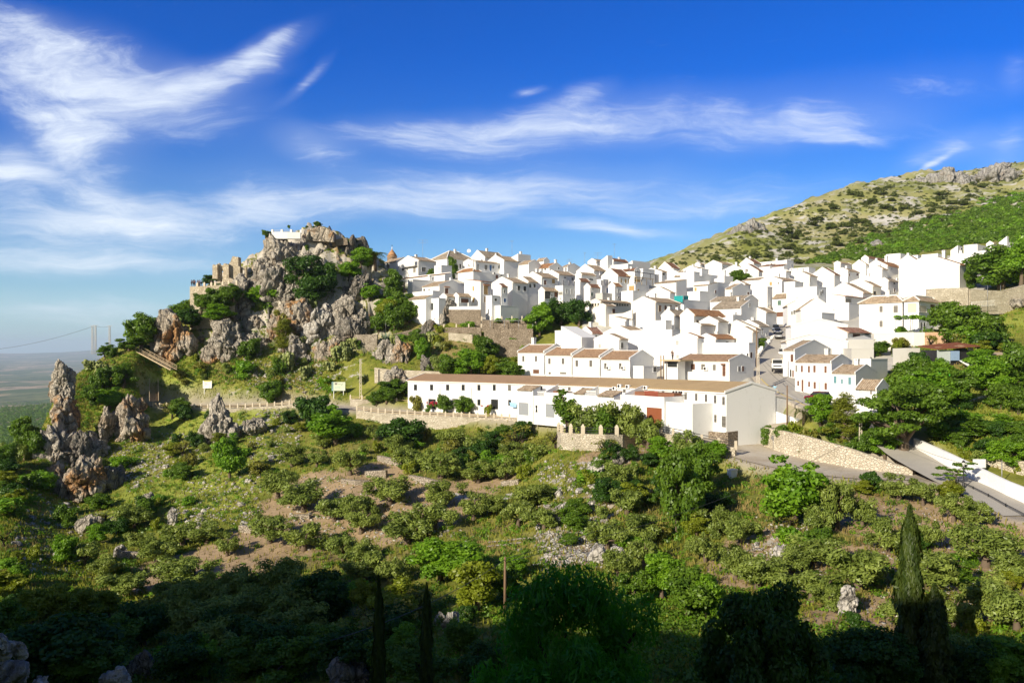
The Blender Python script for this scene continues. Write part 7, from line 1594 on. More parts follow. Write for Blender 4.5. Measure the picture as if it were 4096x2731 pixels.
# garages and roof terraces in front
def garage(label, pxa, pxb, ytop, out, door, dmat, deco, yroof=None):
 a, d = face_at(pxa, out); b, _ = face_at(pxb, out); rz = math.atan2((b - a)[1],(b - a)[0]); nn_ = np.array([-math.sin(rz), math.cos(rz),0]) * out; a = a + nn_; b = b + nn_; L = float(np.hypot(*(b - a)[:2])); org = Vector((a[0], a[1], base_z)); root = thing('garage', label, 'garage', org, rz, 'garages in front of the terrace row')
 H_ = (YH - ytop) / F * (a[1] + b[1] - out) / 2 - base_z; H_ = min(max(H_, 2.3),4.2); m = MB(); m.box(0,-out, -1.5, L, -.03, H_); m.box(0,-out, H_, L, -out + .2, H_ + .55); m.box(0,-out + .2, H_, .2,-.03, H_ + .55); m.box(L - .2,-out + .2, H_, L, -.03, H_ + .55); m.build('wall', M('white_wall'), root)
 if door:
  u0, u1, dh = door; m = MB(); m.box(L * u0 - .1,-out - .05,0, L * u0,-out, dh + .1); m.box(L * u1,-out - .05,0, L * u1 + .1,-out, dh + .1); m.box(L * u0,-out - .05, dh, L * u1,-out, dh + .1); o = m.build('garage_door', M('frame_white'), root); m = MB(); m.box(L * u0,-out - .02,0, L * u1,-out + .01, dh); m.build('leaf', M(dmat), o)
 for kind, *q in deco:
  m = MB()
  if kind == 'tile':
   u0, u1 = q; roof_slab(m, (L * u0,-out - .2, H_ + .5),(L * u1,-out - .2, H_ + .5),(L * u1,-out + 2.2, H_ + 1.3),(L * u0,-out + 2.2, H_ + 1.3)); m.build('roof', M('tile_old'), root); m = MB(); m.hexa([(L * u0 + .05,-out, H_ + .3),(L * u1 - .05,-out, H_ + .3),(L * u1 - .05,-out + 2.15, H_ + .3),(L * u0 + .05,-out + 2.15, H_ + .3),(L * u0 + .05,-out, H_ + .5),(L * u1 - .05,-out, H_ + .5),(L * u1 - .05,-out + 2.15, H_ + 1.25),(L * u0 + .05,-out + 2.15, H_ + 1.25)]); m.build('roof_wall', M('white_wall'), root)
  if kind == 'bal':
   u0, u1, mt = q; k = int((u1 - u0) * L / .22)
   for i in range(k): x = L * u0 + (u1 - u0) * L * (i + .5) / k; m.lathe([(.05, H_ + .55),(.075, H_ + .75),(.045, H_ + 1.0),(.06, H_ + 1.2)],(x, -out + .1,0),6)
   m.box(L * u0,-out, H_ + 1.2, L * u1,-out + .22, H_ + 1.32); m.build('balustrade', M(mt), root)
  if kind == 'brown': m.box(.25,-out * .45, H_, L - .25,-.2, H_ + q[0]); m.build('terrace_wall', M('brown_render'), root)
  if kind == 'side': u = q[0]; m.hexa([(L * u, -out + .2, H_),(L * u + .18,-out + .2, H_),(L * u + .18,-.05, H_),(L * u, -.05, H_),(L * u, -out + .2, H_ + .7),(L * u + .18,-out + .2, H_ + .7),(L * u + .18,-.05, H_ + 1.9),(L * u, -.05, H_ + 1.9)]); m.build('party_wall', M('white_wall'), root)
  if kind == 'box': u, zz, mt, s = q; m.box(L * u, -out - .05, zz, L * u + s, -out + .01, zz + s * 1.4); m.build('plaque' if s < .5 else 'hatch', M(mt), root)
  if kind == 'arch':
   u = q[0]; m.lathe([(.02,0)], n=3) if 0 else None; m.face([(L * u + .28 * math.cos(t_),-out - .012,1.7 + .28 * math.sin(t_)) for t_ in [math.pi * i / 8 for i in range(9)]] [::-1] + [(L * u + .28,-out - .012, .6)] [:0] + [(L * u - .28,-out - .012, .7),(L * u + .28,-out - .012, .7)][::1]); m.build('window', M('glass_dark'), root)
 return root
gx0 = Fo(1062,0)[0]
garage('first garage from the left with a grey door and a little tiled roof', Fo(1052,0)[0], Fo(1192,0)[0], Fo(0,250)[1],3.6,(.10, .72,2.25), 'door_grey', [('tile', 0, .96),('box', .80,1.5, 'stone_trim', .22)])
garage('garage block with an arched niche and white balusters', Fo(1196,0)[0], Fo(1292,0)[0], Fo(0,300)[1],3.7, None, None, [('bal', .35,1.0, 'white_wall'),('arch', .28),('side', .96)])
garage('garage with a pale grey double door left of the slender tree', V6p(108,0)[0], V6p(352,0)[0], V6p(0,1180)[1],3.7,(.10, .66,2.35), 'door_grey', [('side', .0),('brown', .7)])
garage('garage with a rust door behind the slender tree', V6p(356,0)[0], V6p(735,0)[0], V6p(0,1195)[1],3.9,(.58, .86,2.4), 'door_rust', [('tile', .58,1.0),('side', .98),('box', .92,1.5, 'stone_trim', .22)])
garage('garage with white balusters and a brown-topped door behind the olives', V6p(738,0)[0], V6p(1195,0)[0], V6p(0,1235)[1],4.2,(.44, .76,2.4), 'shutter_brown', [('bal', .05, .40, 'white_wall'),('tile', .46,1.0),('box', .83,1.5, 'door_rust', .22)])
garage('narrow gap garage with a pale green gate', V6p(1198,0)[0], V6p(1296,0)[0], V6p(0,1300)[1],4.1,(.1, .9,2.0), 'shutter_green', [('brown', 1.1)])
garage('large garage with a red baluster terrace and a big rust-brown door', V6p(1300,0)[0], V6p(1985,0)[0], V6p(0,1225)[1],4.6,(.62, .955,3.05), 'door_rust', [('bal', .56, .86, 'rail_red'),('brown', 1.0),('side', .06),('box', .27,1.35, 'shutter_green', .6),('box', .19,1.6, 'door_rust', .22),('box', .54,1.5, 'door_rust', .22)])
garage('plain white yard block with a slanting dark cover right of the rust-brown door', V7p(-20,0)[0], V7p(470,0)[0], V7p(0,1270)[1],4.0, None, None, [])
# annex and meter cabinet beyond the gable
a, na = pf[-1], tnorm(n_ - 1); g1 = a + na * DEP; dR = Vector((math.cos(ANG), math.sin(ANG),0)); an = thing('annex', 'low white annex with a slanting top between the terrace gable and the street', 'building', Vector((g1[0], g1[1], base_z)), math.radians(30))
m = MB(); m.hexa([(.02, .1,-3),(4.8, .1,-3),(4.8,4,-3),(.02,4,-3),(.02, .1,4.9),(4.8, .1,4.1),(4.8,4,4.4),(.02,4,5.2)]); m.build('wall', M('white_wall'), an); m = MB(); m.bar((.02, .08,4.92),(4.8, .08,4.12), .12, .14); m.build('coping', M('cement_wall'), an)
cb = thing('meter_cabinet', 'small white cabinet house with a scalloped tile top at the annex wall', 'cabinet', an.location + Vector((math.cos(math.radians(30)), math.sin(math.radians(30)),0)) * 2.7, math.radians(30)); m = MB(); m.box(0,-.9,-2.5,2.2, .08,2.6); m.build('wall', M('white_wall'), cb); m = MB(); roof_slab(m, (-.1,-1.1,2.55),(2.3,-1.1,2.55),(2.3, .08,3.0),(-.1, .08,3.0)); m.build('roof', M('tile_red'), cb); m = MB(); m.box(1.15,-.93,1.0,1.95,-.905,2.2); m.build('door', M('frame_white'), cb); m = MB(); m.box(.2,-.93, .9, .9,-.905,2.0); m.build('door', M('ac_white'), cb)
# ---- the row of four stepped houses behind
r4 = PT(*V6p(1460,890),152); d4 = Vector((-math.sin(ANG), math.cos(ANG)))
def t_at(px):
 k = (V6p(px, 0)[0] - CX) / F; return (k * r4.y - r4.x) / (d4.x - k * d4.y)
for i, (x0, x1, ye, rise, wn, acs, chs, lb) in enumerate([(990,1460,610,92,[(1047,672,1085,762, 'shutter_grey'),(1280,672,1320,762, 'shutter_grey')],[(1120,748),(1352,748)],[], 'nearest of the four stepped row houses, with two air conditioners and a grey gable'),
  (548,985,576,92,[(597,627,640,722, 'shutter_grey'),(815,628,860,727, 'shutter_grey')],[],[], 'second stepped row house from the grey gable, with two barred windows'),
  (120,545,541,90,[(170,595,208,683, 'shutter_grey'),(382,595,422,685, 'shutter_grey'),(175,812,212,845, 'shutter_grey'),(352,812,455,845, 'shutter_grey')],[],[(275,358)], 'third stepped row house from the grey gable, with a chimney on its left'),
  (-311,115,500,88,[(-237,560,-203,645, 'shutter_grey'),(-38,560,-4,645, 'shutter_grey'),(-243,775,-200,835, 'glass_dark'),(-67,773,28,835, 'shutter_brown')],[],[(-283,345)], 'farthest of the four stepped row houses, next to the garden terraces')]):
 t1, t0 = t_at(x0), t_at(x1); P_ = r4 + Vector((d4.x, d4.y, 0)) * t0; L = t1 - t0 - .05; z = (YH - V6p(x1, ye)[1]) / F * P_.y - r4.z; Wd_ = 7.2; R_ = 1.5
 root = thing('house', lb, 'house', Vector((P_.x, P_.y, r4.z)), ANG, 'stepped row houses'); m = MB(); rf = MB(); k_ = R_ / (Wd_ / 2)
 m.face([(0,0,-3),(Wd_, 0,-3),(Wd_, 0, z),(Wd_ / 2,0, z + R_),(0,0, z)]); m.face([(Wd_, L, -3),(0, L, -3),(0, L, z),(Wd_ / 2, L, z + R_),(Wd_, L, z)]); m.face([(0, L, -3),(0,0,-3),(0,0, z),(0, L, z)]); m.face([(Wd_, 0,-3),(Wd_, L, -3),(Wd_, L, z),(Wd_, 0, z)])
 for y in (0, L - .28):
  for xa, xb, za, zb in ((-.2, Wd_ / 2, z - k_ * .2, z + R_),(Wd_ / 2, Wd_ + .2, z + R_, z - k_ * .2)): m.hexa([(xa, y, za - .1),(xb, y, zb - .1),(xb, y + .28, zb - .1),(xa, y + .28, za - .1),(xa, y, za + .34),(xb, y, zb + .34),(xb, y + .28, zb + .34),(xa, y + .28, za + .34)])
 m.box(-.18, .28, z - .3,-.002, L - .28, z - .1); m.box(Wd_ / 2 - .12, .28, z + R_, Wd_ / 2 + .12, L - .28, z + R_ + .2)
 roof_slab(rf, (-.35, L - .28, z - k_ * .35 + .02),(-.35, .28, z - k_ * .35 + .02),(Wd_ / 2, .28, z + R_),(Wd_ / 2, L - .28, z + R_)); roof_slab(rf, (Wd_ + .3, .28, z - k_ * .3),(Wd_ + .3, L - .28, z - k_ * .3),(Wd_ / 2, L - .28, z + R_),(Wd_ / 2, .28, z + R_))
 m.build('wall', M('white_wall'), root); ro = rf.build('roof', M('tile_row'), root)
 def loc(px, py): t = t_at(px) - t0; Yp = P_.y + d4.y * t; return t, (YH - V6p(px, py)[1]) / F * Yp - r4.z
 for xa, ya, xb, yb, mt in wn:
  tb, za = loc(xa, ya); ta, zb = loc(xb, yb); q = MB(); q.box(-.06, ta - .08, zb - .08, .02, ta, za + .08); q.box(-.06, tb, zb - .08, .02, tb + .08, za + .08); q.box(-.06, ta, za, .02, tb, za + .08); q.box(-.12, ta - .12, zb - .12, .02, tb + .12, zb - .05); o = q.build('window', M('frame_white'), root); q = MB(); q.box(-.012, ta, zb - .05, .05, tb, za); q.build('pane', M(mt), o); q = MB()
  for u in range(1,5): yy_ = ta + (tb - ta) * u / 5; q.box(-.075, yy_ - .012, zb, -.055, yy_ + .012, za)
  q.build('grille', M('metal_dark'), o)
 for px, py in acs: t, zz = loc(px, py); q = MB(); q.box(-.4, t - .45, zz - .32,-.02, t + .45, zz + .32); o = q.build('air_conditioner', M('ac_white'), root); q = MB(); q.tube([(-.405, t + .1, zz),(-.42, t + .1, zz)], .25,12); q.build('fan', M('metal_dark'), o)
 for px, py in chs: t, zz = loc(px, py); c = link_mesh('chimney', chimney_mesh(.8,1.7, 'white_wall'), ro); c.location = (Wd_ * .6, min(max(t, .6), L - .6), z + R_ - .1)
 q = MB(); q.tube([(-.08, .05,0),(-.08, .05, z - .2)], .05,6); q.build('drainpipe', M('metal_grey'), root)
# ================================================================ vehicles, people and small things
def car_proto(kind='hatch'):
 """unit car: x forward, origin on the ground under its middle; list of (name, mesh builder, material key)"""
 L_, W_, H_ = {'hatch': (3.9,1.68,1.45), 'mpv': (4.2,1.75,1.65), 'estate': (4.3,1.7,1.48)}[kind]
 def loft(secs):
  m = MB(); rings = []
  for x, pts in secs:
   b = len(m.v); m.v += [(x, y, z) for y, z in pts]; rings.append((b, len(pts)))
  for (a, n),(b, _) in zip(rings[:-1], rings[1:]):
   for k in range(n): k2 = (k + 1) % n; m.f.append((a + k, a + k2, b + k2, b + k)); m.uv.append(None); m.sm.append(True)
  for (a, n), fl in ((rings[0], True),(rings[-1], False)): f = tuple(a + k for k in range(n)); m.f.append(f[::-1] if not fl else f); m.uv.append(None); m.sm.append(False)
  return m
 def ring(w, z0, z1, r=.12): return [(-w + r, z0),(w - r, z0),(w, z0 + r),(w, z1 - r),(w - r, z1),(-w + r, z1),(-w, z1 - r),(-w, z0 + r)]
 h = H_ * .57; w = W_ / 2; body = loft([(-L_ / 2, ring(w * .84, .38, h * .92)),(-L_ / 2 + .15, ring(w * .97, .26, h)),(-L_ * .2, ring(w, .22, h + .03)),(L_ * .18, ring(w, .22, h + .02)),(L_ / 2 - .25, ring(w * .95, .25, h * .86)),(L_ / 2, ring(w * .8, .34, h * .7))])
 cab = loft([(-L_ / 2 + .12, ring(w * .8, h - .04, h + .02, .02)),(-L_ / 2 + .42, ring(w * .76, h - .04, H_ - .03, .1)),(-L_ * .1, ring(w * .76, h - .04, H_, .12)),(L_ * .08, ring(w * .76, h - .04, H_ - .04, .12)),(L_ * .26, ring(w * .8, h - .04, h + .02, .02))])
 top = loft([(-L_ / 2 + .4, ring(w * .72, H_ - .08, H_ - .015, .02)),(-L_ * .1, ring(w * .73, H_ - .08, H_ + .02, .02)),(L_ * .1, ring(w * .72, H_ - .1, H_ - .02, .02))])
 return L_, W_, H_, h, body, cab, top
CARP = {}
def car(label, x, yb, heading, paint, kind='hatch', Y=None):
 if kind not in CARP:
  L_, W_, H_, h, b, c, t_ = car_proto(kind); wm = MB(); wm.tube([(0,-.1,0),(0, .1,0)], .31,14); rm = MB(); rm.tube([(0,-.115,0),(0, .115,0)], .18,10); lm = MB(); lm.box(-.03,-.16,-.08, .03, .16, .08); pm = MB(); pm.box(-.012,-.24,-.055, .012, .24, .055)
  CARP[kind] = (L_, W_, H_, h, b, c.mesh('windows', M('glass_dark')), t_, wm.mesh('tyre', M('tyre')), rm.mesh('rim', M('rim')), lm.mesh('headlight', M('lamp_clear')), lm.mesh('tail_light', M('lamp_red')), pm.mesh('number_plate', M('frame_white')), {})
 L_, W_, H_, h, b, cm, t_, wm, rm, hl, tl_, npm, cache = CARP[kind]
 if paint not in cache: cache[paint] = (b.mesh('body', M(paint)), t_.mesh('roof', M(paint)))
 p = hit(x, yb) if Y is None else PT(x, yb, Y); p.z = max(p.z, min(float(line_dist(np.array([p.x]), np.array([p.y]), ROAD)[1][0]), p.z + .6)) + .01
 root = thing('parked_car', label, 'car', p, heading, 'cars parked along the street'); link_mesh('body', cache[paint][0], root); ca = link_mesh('windows', cm, root); link_mesh('roof', cache[paint][1], root)
 for sx in (-1,1):
  for sy in (-1,1):
   wh = empty('wheel', (sx * L_ * .31, sy * (W_ / 2 - .1), .31)); wh.parent = root; link_mesh('tyre', wm, wh); link_mesh('rim', rm, wh)
   q = link_mesh('headlight' if sx > 0 else 'tail_light', hl if sx > 0 else tl_, root); q.location = (sx * (L_ / 2 - .09), sy * W_ * .33, h * (.72 if sx > 0 else .85))
  q = link_mesh('number_plate', npm, root); q.location = (sx * (L_ / 2 + .01),0, .5)
 return root
def hd(a, b): d = PT(*b) - PT(*a); return math.atan2(d.y, d.x)
up1 = hd((1789,790,168),(1783,742,207)); P4 = lambda x, y: cv('V3', x, y)
x, y = P4(2018,1432); car('silver hatchback nearest in the line of parked cars', x, y, up1, 'paint_silver', Y=171)
x, y = P4(1998,1362); car('dark blue car just behind the silver hatchback', x, y, up1 + math.pi, 'paint_dark_blue', Y=178.5)
x, y = P4(1972,1318); car('blue people carrier with a bright windscreen in the parked line', x, y, up1 + math.pi, 'paint_blue', 'mpv', Y=184.5)
x, y = P4(1946,1272); car('pale silver car half hidden behind the blue people carrier', x, y, up1 + math.pi, 'paint_silver', Y=190.5)
x, y = P4(1914,1240); car('farthest parked car, blue, at the top of the street', x, y, up1 + math.pi, 'paint_blue', 'mpv', Y=197.5)
x, y = cv('V8', 316,608); car('white estate car parked behind the truck', x, y, up1, 'paint_white', 'estate', Y=157)
x, y = cv('V8', 862,1268); car('dark red car parked at the pavement below the street houses', x, y, hd((1960,972,113),(1847,924,120)), 'paint_red', Y=118.2)
x, y = cv('E', 1075,690); car('dark blue car behind the olive bush on the bastion', x, y, hd((1560,975,125),(1470,968,131)), 'paint_dark_blue', 'estate')
# truck
x, y = cv('V8', 236,842); p = PT(x, y, 143.5); p.z = float(line_dist(np.array([p.x]), np.array([p.y]), ROAD)[1][0]) + .01; rz = hd((1777,823,152),(1774,866,140)); tr = thing('truck', 'small white tipper truck facing downhill in the street', 'truck', p, rz)
def rbox(m, x0, y0, z0, x1, y1, z1, c=.08): m.hexa([(x0, y0 + c, z0),(x1, y0 + c, z0),(x1, y1 - c, z0),(x0, y1 - c, z0),(x0, y0, z0 + c),(x1, y0, z0 + c),(x1, y1, z0 + c),(x0, y1, z0 + c)]); m.hexa([(x0, y0, z0 + c),(x1, y0, z0 + c),(x1, y1, z0 + c),(x0, y1, z0 + c),(x0, y0 + .04, z1),(x1 - .02, y0 + .04, z1),(x1 - .02, y1 - .04, z1),(x0, y1 - .04, z1)])
m = MB(); rbox(m, .55,-.95, .45,2.25, .95,1.45); m.hexa([(.6,-.93,1.451),(2.22,-.93,1.451),(2.22, .93,1.451),(.6, .93,1.451),(.62,-.85,2.25),(1.75,-.85,2.25),(1.75, .85,2.25),(.62, .85,2.25)]); m.build('cab', M('paint_white'), tr)
m = MB(); m.hexa([(2.215,-.82,1.52),(2.235,-.82,1.52),(2.235, .82,1.52),(2.215, .82,1.52),(1.80,-.78,2.16),(1.82,-.78,2.16),(1.82, .78,2.16),(1.80, .78,2.16)]); m.build('windscreen', M('glass_dark'), tr)
m = MB(); m.box(2.25,-.7, .95,2.28, .7,1.15); m.build('grille', M('metal_dark'), tr); m = MB(); m.box(2.2,-.98, .35,2.38, .98, .68); m.build('bumper', M('metal_dark'), tr)
m = MB(); m.box(-2.3,-1.0, .8, .45,1.0, .95); m.box(-2.3,-1.0, .95, .45,-.94,1.5); m.box(-2.3, .94, .95, .45,1.0,1.5); m.box(.39,-.94, .95, .45, .94,1.9); m.box(-2.3,-.94, .95,-2.24, .94,1.5); m.build('flatbed', M('paint_white'), tr)
m = MB(); m.box(.2,-1.0,1.5, .4,-.6,2.35); m.box(.2, .55,1.5, .4, .9,2.5); m.build('load', M('wood_light'), tr)
wm = MB(); wm.tube([(0,-.13,0),(0, .13,0)], .38,14); wm = wm.mesh('wheel', M('tyre')); hm = MB(); hm.box(-.02,-.16,-.1, .02, .16, .1); hm = hm.mesh('headlight', M('lamp_clear')); mm = MB(); mm.box(-.03,-.09,-.15, .03, .09, .15); mm = mm.mesh('mirror', M('metal_dark'))
for sx in (1.55,-1.5):
 for sy in (-.83, .83): link_mesh('wheel', wm, tr).location = (sx, sy, .38)
for sy in (-.75, .75): link_mesh('headlight', hm, tr).location = (2.27, sy, .84); link_mesh('mirror', mm, tr).location = (2.1, sy * 1.42,1.75)
# ---- people
def person(label, p, rz, top, legs, pose='walk', h=1.68, hair='hair', group=None):
 """body grown as one surface over a posed skeleton; clothes are close-fitting shells of their own"""
 st = .22 if pose == 'walk' else .10; lean = .06 if pose != 'stoop' else .16
 J = {'pel': (0,0, .92), 'sp': (lean * .5,0,1.15), 'ch': (lean, 0,1.36), 'nk': (lean * 1.2,0,1.50), 'hd': (lean * 1.2 + .03,0,1.60), 'tp': (lean * 1.2 + .03,0,1.72),
   'shl': (lean, .19,1.42), 'ell': (lean - .05, .25,1.16), 'wrl': (lean + .1, .24, .95), 'hal': (lean + .13, .24, .87), 'shr': (lean, -.19,1.42), 'elr': (lean + .02,-.25,1.16), 'wrr': (lean + .2,-.22, .98), 'har': (lean + .26,-.21, .92),
   'hpl': (0, .10, .88), 'knl': (st * .55, .11, .49), 'anl': (st * .6, .11, .09), 'tol': (st * .6 + .17, .12, .03), 'hpr': (0,-.10, .88), 'knr': (-st * .25,-.11, .49), 'anr': (-st * .9,-.11, .10), 'tor': (-st * .9 + .17,-.12, .03)}
 R = {'pel': .14, 'sp': .125, 'ch': .15, 'nk': .055, 'hd': .088, 'tp': .075, 'shl': .07, 'ell': .045, 'wrl': .033, 'hal': .035, 'shr': .07, 'elr': .045, 'wrr': .033, 'har': .035, 'hpl': .10, 'knl': .065, 'anl': .045, 'tol': .04, 'hpr': .10, 'knr': .065, 'anr': .045, 'tor': .04}
 E = 'pel sp|sp ch|ch nk|nk hd|hd tp|ch shl|shl ell|ell wrl|wrl hal|ch shr|shr elr|elr wrr|wrr har|pel hpl|hpl knl|knl anl|anl tol|pel hpr|hpr knr|knr anr|anr tor'.split('|')
 root = thing('person', label, 'person', p, rz, group); k = h / 1.72; root.scale = (k, k, k)
 def grow(nm, joints, mat, extra):
  names = [j for j in J if j in joints]; me = bpy.data.meshes.new(nm); me.from_pydata([J[j] for j in names],[(names.index(a), names.index(b)) for a, b in (e.split() for e in E) if a in joints and b in joints],[]); o = link_mesh(nm, me, root); me.materials.append(mat)
  sk = o.modifiers.new('skin', 'SKIN'); sk.use_smooth_shade = True; o.modifiers.new('sub', 'SUBSURF').levels = 1
  for v, j in zip(me.skin_vertices[0].data, names): v.radius = (R[j] + extra, R[j] + extra); v.use_root = (j in ('pel', 'ch') and j == names[0])
  return o
 grow('body', list(J), M('skin'),0); grow('trousers', ['pel', 'hpl', 'knl', 'anl', 'hpr', 'knr', 'anr'], M(legs), .018); grow('shirt', ['pel', 'sp', 'ch', 'shl', 'ell', 'shr', 'elr'], M(top), .02)
 m = MB(); m.lathe([(.03, .15),(.085, .10),(.098, .03),(.094,-.03),(.07,-.07)][::-1],(J['hd'][0] - .02,0, J['hd'][2] + .02),10); m.build('hair', M(hair), root)
 m = MB()
 for sy in (-1,1): m.box(J['hd'][0] + .078, sy * .034 - .012,1.625, J['hd'][0] + .094, sy * .034 + .012,1.64)
 m.box(J['hd'][0] + .08,-.022,1.555, J['hd'][0] + .092, .022,1.565); m.build('face', M('hair'), root)
 return root
x, y = cv('V8', 196,1172); p = PT(x, y, 126.5); person('pedestrian in a light blue top and dark trousers walking down the street', p, rz, 'cloth_light_blue', 'cloth_navy')
x, y = cv('V6', 2118,626); p = PT(x, y, 140.5); person('man in dark clothes standing on the flat roof, looking down', p, -2.2, 'cloth_brown', 'cloth_dark', 'stoop', 1.75)
pc = ['cloth_navy', 'cloth_pale', 'cloth_red', 'cloth_dark', 'cloth_red', 'cloth_light_blue', 'cloth_dark', 'cloth_pale']
for i, px in enumerate((440,444.5,447.5,455,459.5,462.5,486,494)):
 p = PT(px, 657.5,207.2 + (i % 3) * .5); person(['visitor in navy at the corner of the castle look-out', 'visitor in a pale top near the look-out corner', 'visitor in dark red by the second look-out post', 'visitor in black leaning at the look-out rail', 'visitor in red in the middle of the look-out group', 'visitor in light blue right of the red group on the look-out', 'visitor in dark clothes under the look-out tree', 'visitor in pale clothes right of the look-out tree'][i], p, random.uniform(0,6), pc[i], 'cloth_dark', 'stand', 1.7, group='visitors on the castle look-out')
# ---- aerials, dish, tank
def aerial(label, x, yb, yt, Y, arms=3, wpx=18):
 p = PT(x, yb, Y); h = PT(x, yt, Y).z - p.z; s = wpx * Y / F / 2; root = thing('television_aerial', label, 'aerial', p); m = MB(); m.tube([(0,0,-1.5),(0,0, h)], .035,5); m.build('mast', M('metal_grey'), root)
 for k in range(2 if arms > 2 else 1):
  m = MB(); z = h - .15 - k * .7; m.bar((-s, 0, z),(s, 0, z + .05), .035)
  for i in range(6): u = -s + 2 * s * i / 5; m.bar((u, 0, z - .22),(u, 0, z + .22), .025)
  m.build('array', M('metal_grey'), root)
for q in ((971,590,551,236,4,22, 'tall television mast above the balcony house'),(1411,583,560,262,2,8, 'thin television aerial left of the big skyline gable'),(1308,607,595,262,3,12, 'television aerial over the grey-blue gable'),(1343,605,580,250,2,6, 'slim whip aerial between the skyline gables'),(1373,600,580,252,4,18, 'double television aerial left of the tallest tower'),(1176,575,553,250,2,8, 'whip aerial with a round head on the skyline'),(1889,828,798,148,4,20, 'roof aerial on the wide white gable beside the street'),(1957,700,676,200,2,8, 'tall stove pipe beside the great white gable'),(2008,800,779,150,2,8, 'short aerial behind the cement ramp'),(1695,656,628,268,2,10, 'aerial in front of the mountain foot')): x, yb, yt, Y, ar, wp, lb = q; aerial(lb, x, yb, yt, Y, ar, wp)
p = PT(1077,590,255); ds = thing('satellite_dish', 'white satellite dish on the skyline house', 'satellite dish', p); m = MB(); m.tube([(0,0,-1.5),(0,0,1.2)], .06,6); m.build('mast', M('metal_grey'), ds); m = MB(); m.tube([(0,-.25,1.9),(0,-.1,1.85),(0,0,1.8)],[.62, .42, .1],16); m.build('dish', M('ac_white'), ds)
for x, yb, hpx, wpx, Y, mt, lb in ((1681,658,10,7,230, 'cement_wall', 'round cement roof tank in the upper village'),(1378,634,10,6,236, 'metal_grey', 'steel water tank on a roof terrace'),(1751,616,5,5,288, 'ac_white', 'left one of two white water tanks on the flat skyline block'),(1761,616,5,5,288, 'ac_white', 'right one of two white water tanks on the flat skyline block')):
 p = PT(x, yb, Y); k = Y / F; tk = thing('water_tank', lb, 'water tank', p, 0, 'roof water tanks'); m = MB(); m.lathe([(wpx * k / 2,-.6),(wpx * k / 2, hpx * k)], n=14); m.build('body', M(mt), tk); m = MB(); m.lathe([(wpx * k / 2 * 1.05, hpx * k),(wpx * k / 2 * .9, hpx * k + .12),(.1, hpx * k + .2)], n=14); m.build('lid', M(mt), tk)
# teal screen, laundry, white box, bins, shack
def sheet(name, label, cat, a, b, c, d, Y0, Y1, mat, wob=.12, group=None):
 p0 = PT(*a, Y0); m = MB(); n = 10; A_, B_, C_, D_ = PT(*a, Y0), PT(*b, Y1), PT(*c, Y1), PT(*d, Y0); g = {}
 for i in range(n + 1):
  for j in range(4):
   t_, s_2 = i / n, j / 3; q = (A_.lerp(B_, t_)).lerp(D_.lerp(C_, t_), s_2) - p0; q.y += wob * math.sin(i * 2.1) * (.3 + s_2); g[i, j] = q
 for i in range(n):
  for j in range(3): m.face([g[i, j], g[i, j + 1], g[i + 1, j + 1], g[i + 1, j]], None, True); m.face([g[i, j] + Vector((0, .03,0)), g[i + 1, j] + Vector((0, .03,0)), g[i + 1, j + 1] + Vector((0, .03,0)), g[i, j + 1] + Vector((0, .03,0))], None, True)
 return tag(m.build(name, M(mat), None, p0), label, cat, group)
V3p = lambda x, y: cv('V3', x, y)
sheet('awning_screen', 'teal cloth screen on a roof terrace in the middle of the village', 'screen', V3p(378,718), V3p(518,718), V3p(512,822), V3p(380,790),199.5,196.5, 'tarp_teal'); sheet('awning_screen', 'short darker teal screen right of the large one', 'screen', V3p(526,716), V3p(606,716), V3p(600,780), V3p(530,780),197,200, 'tarp_teal')
a = Fo(980,332); b = Fo(1046,336); c = Fo(1043,380); d = Fo(990,376); sheet('laundry', 'pale blue sheet hanging to dry at the terrace street', 'laundry', a, b, c, d, 152,151, 'cloth_blue')
p = hit(1682,1094); k = p.y / F; cs = thing('cistern', 'white cistern box on the bank below the yard', 'cistern', p, .4); m = MB(); m.box(-9 * k, -7 * k, -.8,9 * k, 7 * k, 15 * k); m.build('body', M('white_wall'), cs); m = MB(); m.box(-10 * k, -8 * k, 15 * k, 10 * k, 8 * k, 17 * k); m.build('lid', M('cream_wall'), cs)
p = hit(1932,1064); k = p.y / F; sbk = thing('stone_block', 'square stone block against the yard wall', 'block', p, .3); m = MB(); m.hexa([(-6 * k, -4 * k, -.3),(6 * k, -4 * k, -.3),(6 * k, 4 * k, -.3),(-6 * k, 4 * k, -.3),(-5.5 * k, -4 * k, 12 * k),(5.5 * k, -4 * k, 12 * k),(5.5 * k, 4 * k, 13 * k),(-5.5 * k, 4 * k, 13 * k)]); m.build('body', M('stone_wall'), sbk)
Z6 = lambda x, y: ((3560 + x / 2.489) / 1.7415,(1280 + y / 2.489) / 1.7415)
x0, y0 = Z6(470,392); sh = thing('shack', 'ramshackle hut of pale and blue sheets with a rusty tin roof', 'shack', PT(x0, y0,134), .12); k = 134 / F / 2.489 / 1.7415
def sb_(x0, x1, z0, z1_, mt, nm, y=0, th=.08): m = MB(); m.box(x0 * k, y, z0 * k, x1 * k, y + th, z1_ * k); m.build(nm, M(mt), sh)
sb_(0,140,-40,95, 'sheet_pale', 'sheet_panel'); sb_(142,235,-10,85, 'sheet_blue', 'sheet_panel', -.1); sb_(236,345,-10,110, 'metal_dark', 'doorway', .5); sb_(348,400,10,120, 'metal_grey', 'door', .3); sb_(402,412,-10,130, 'wood_light', 'post', -.3); sb_(385,425,0,40, 'rust', 'barrel', -.6, .6)
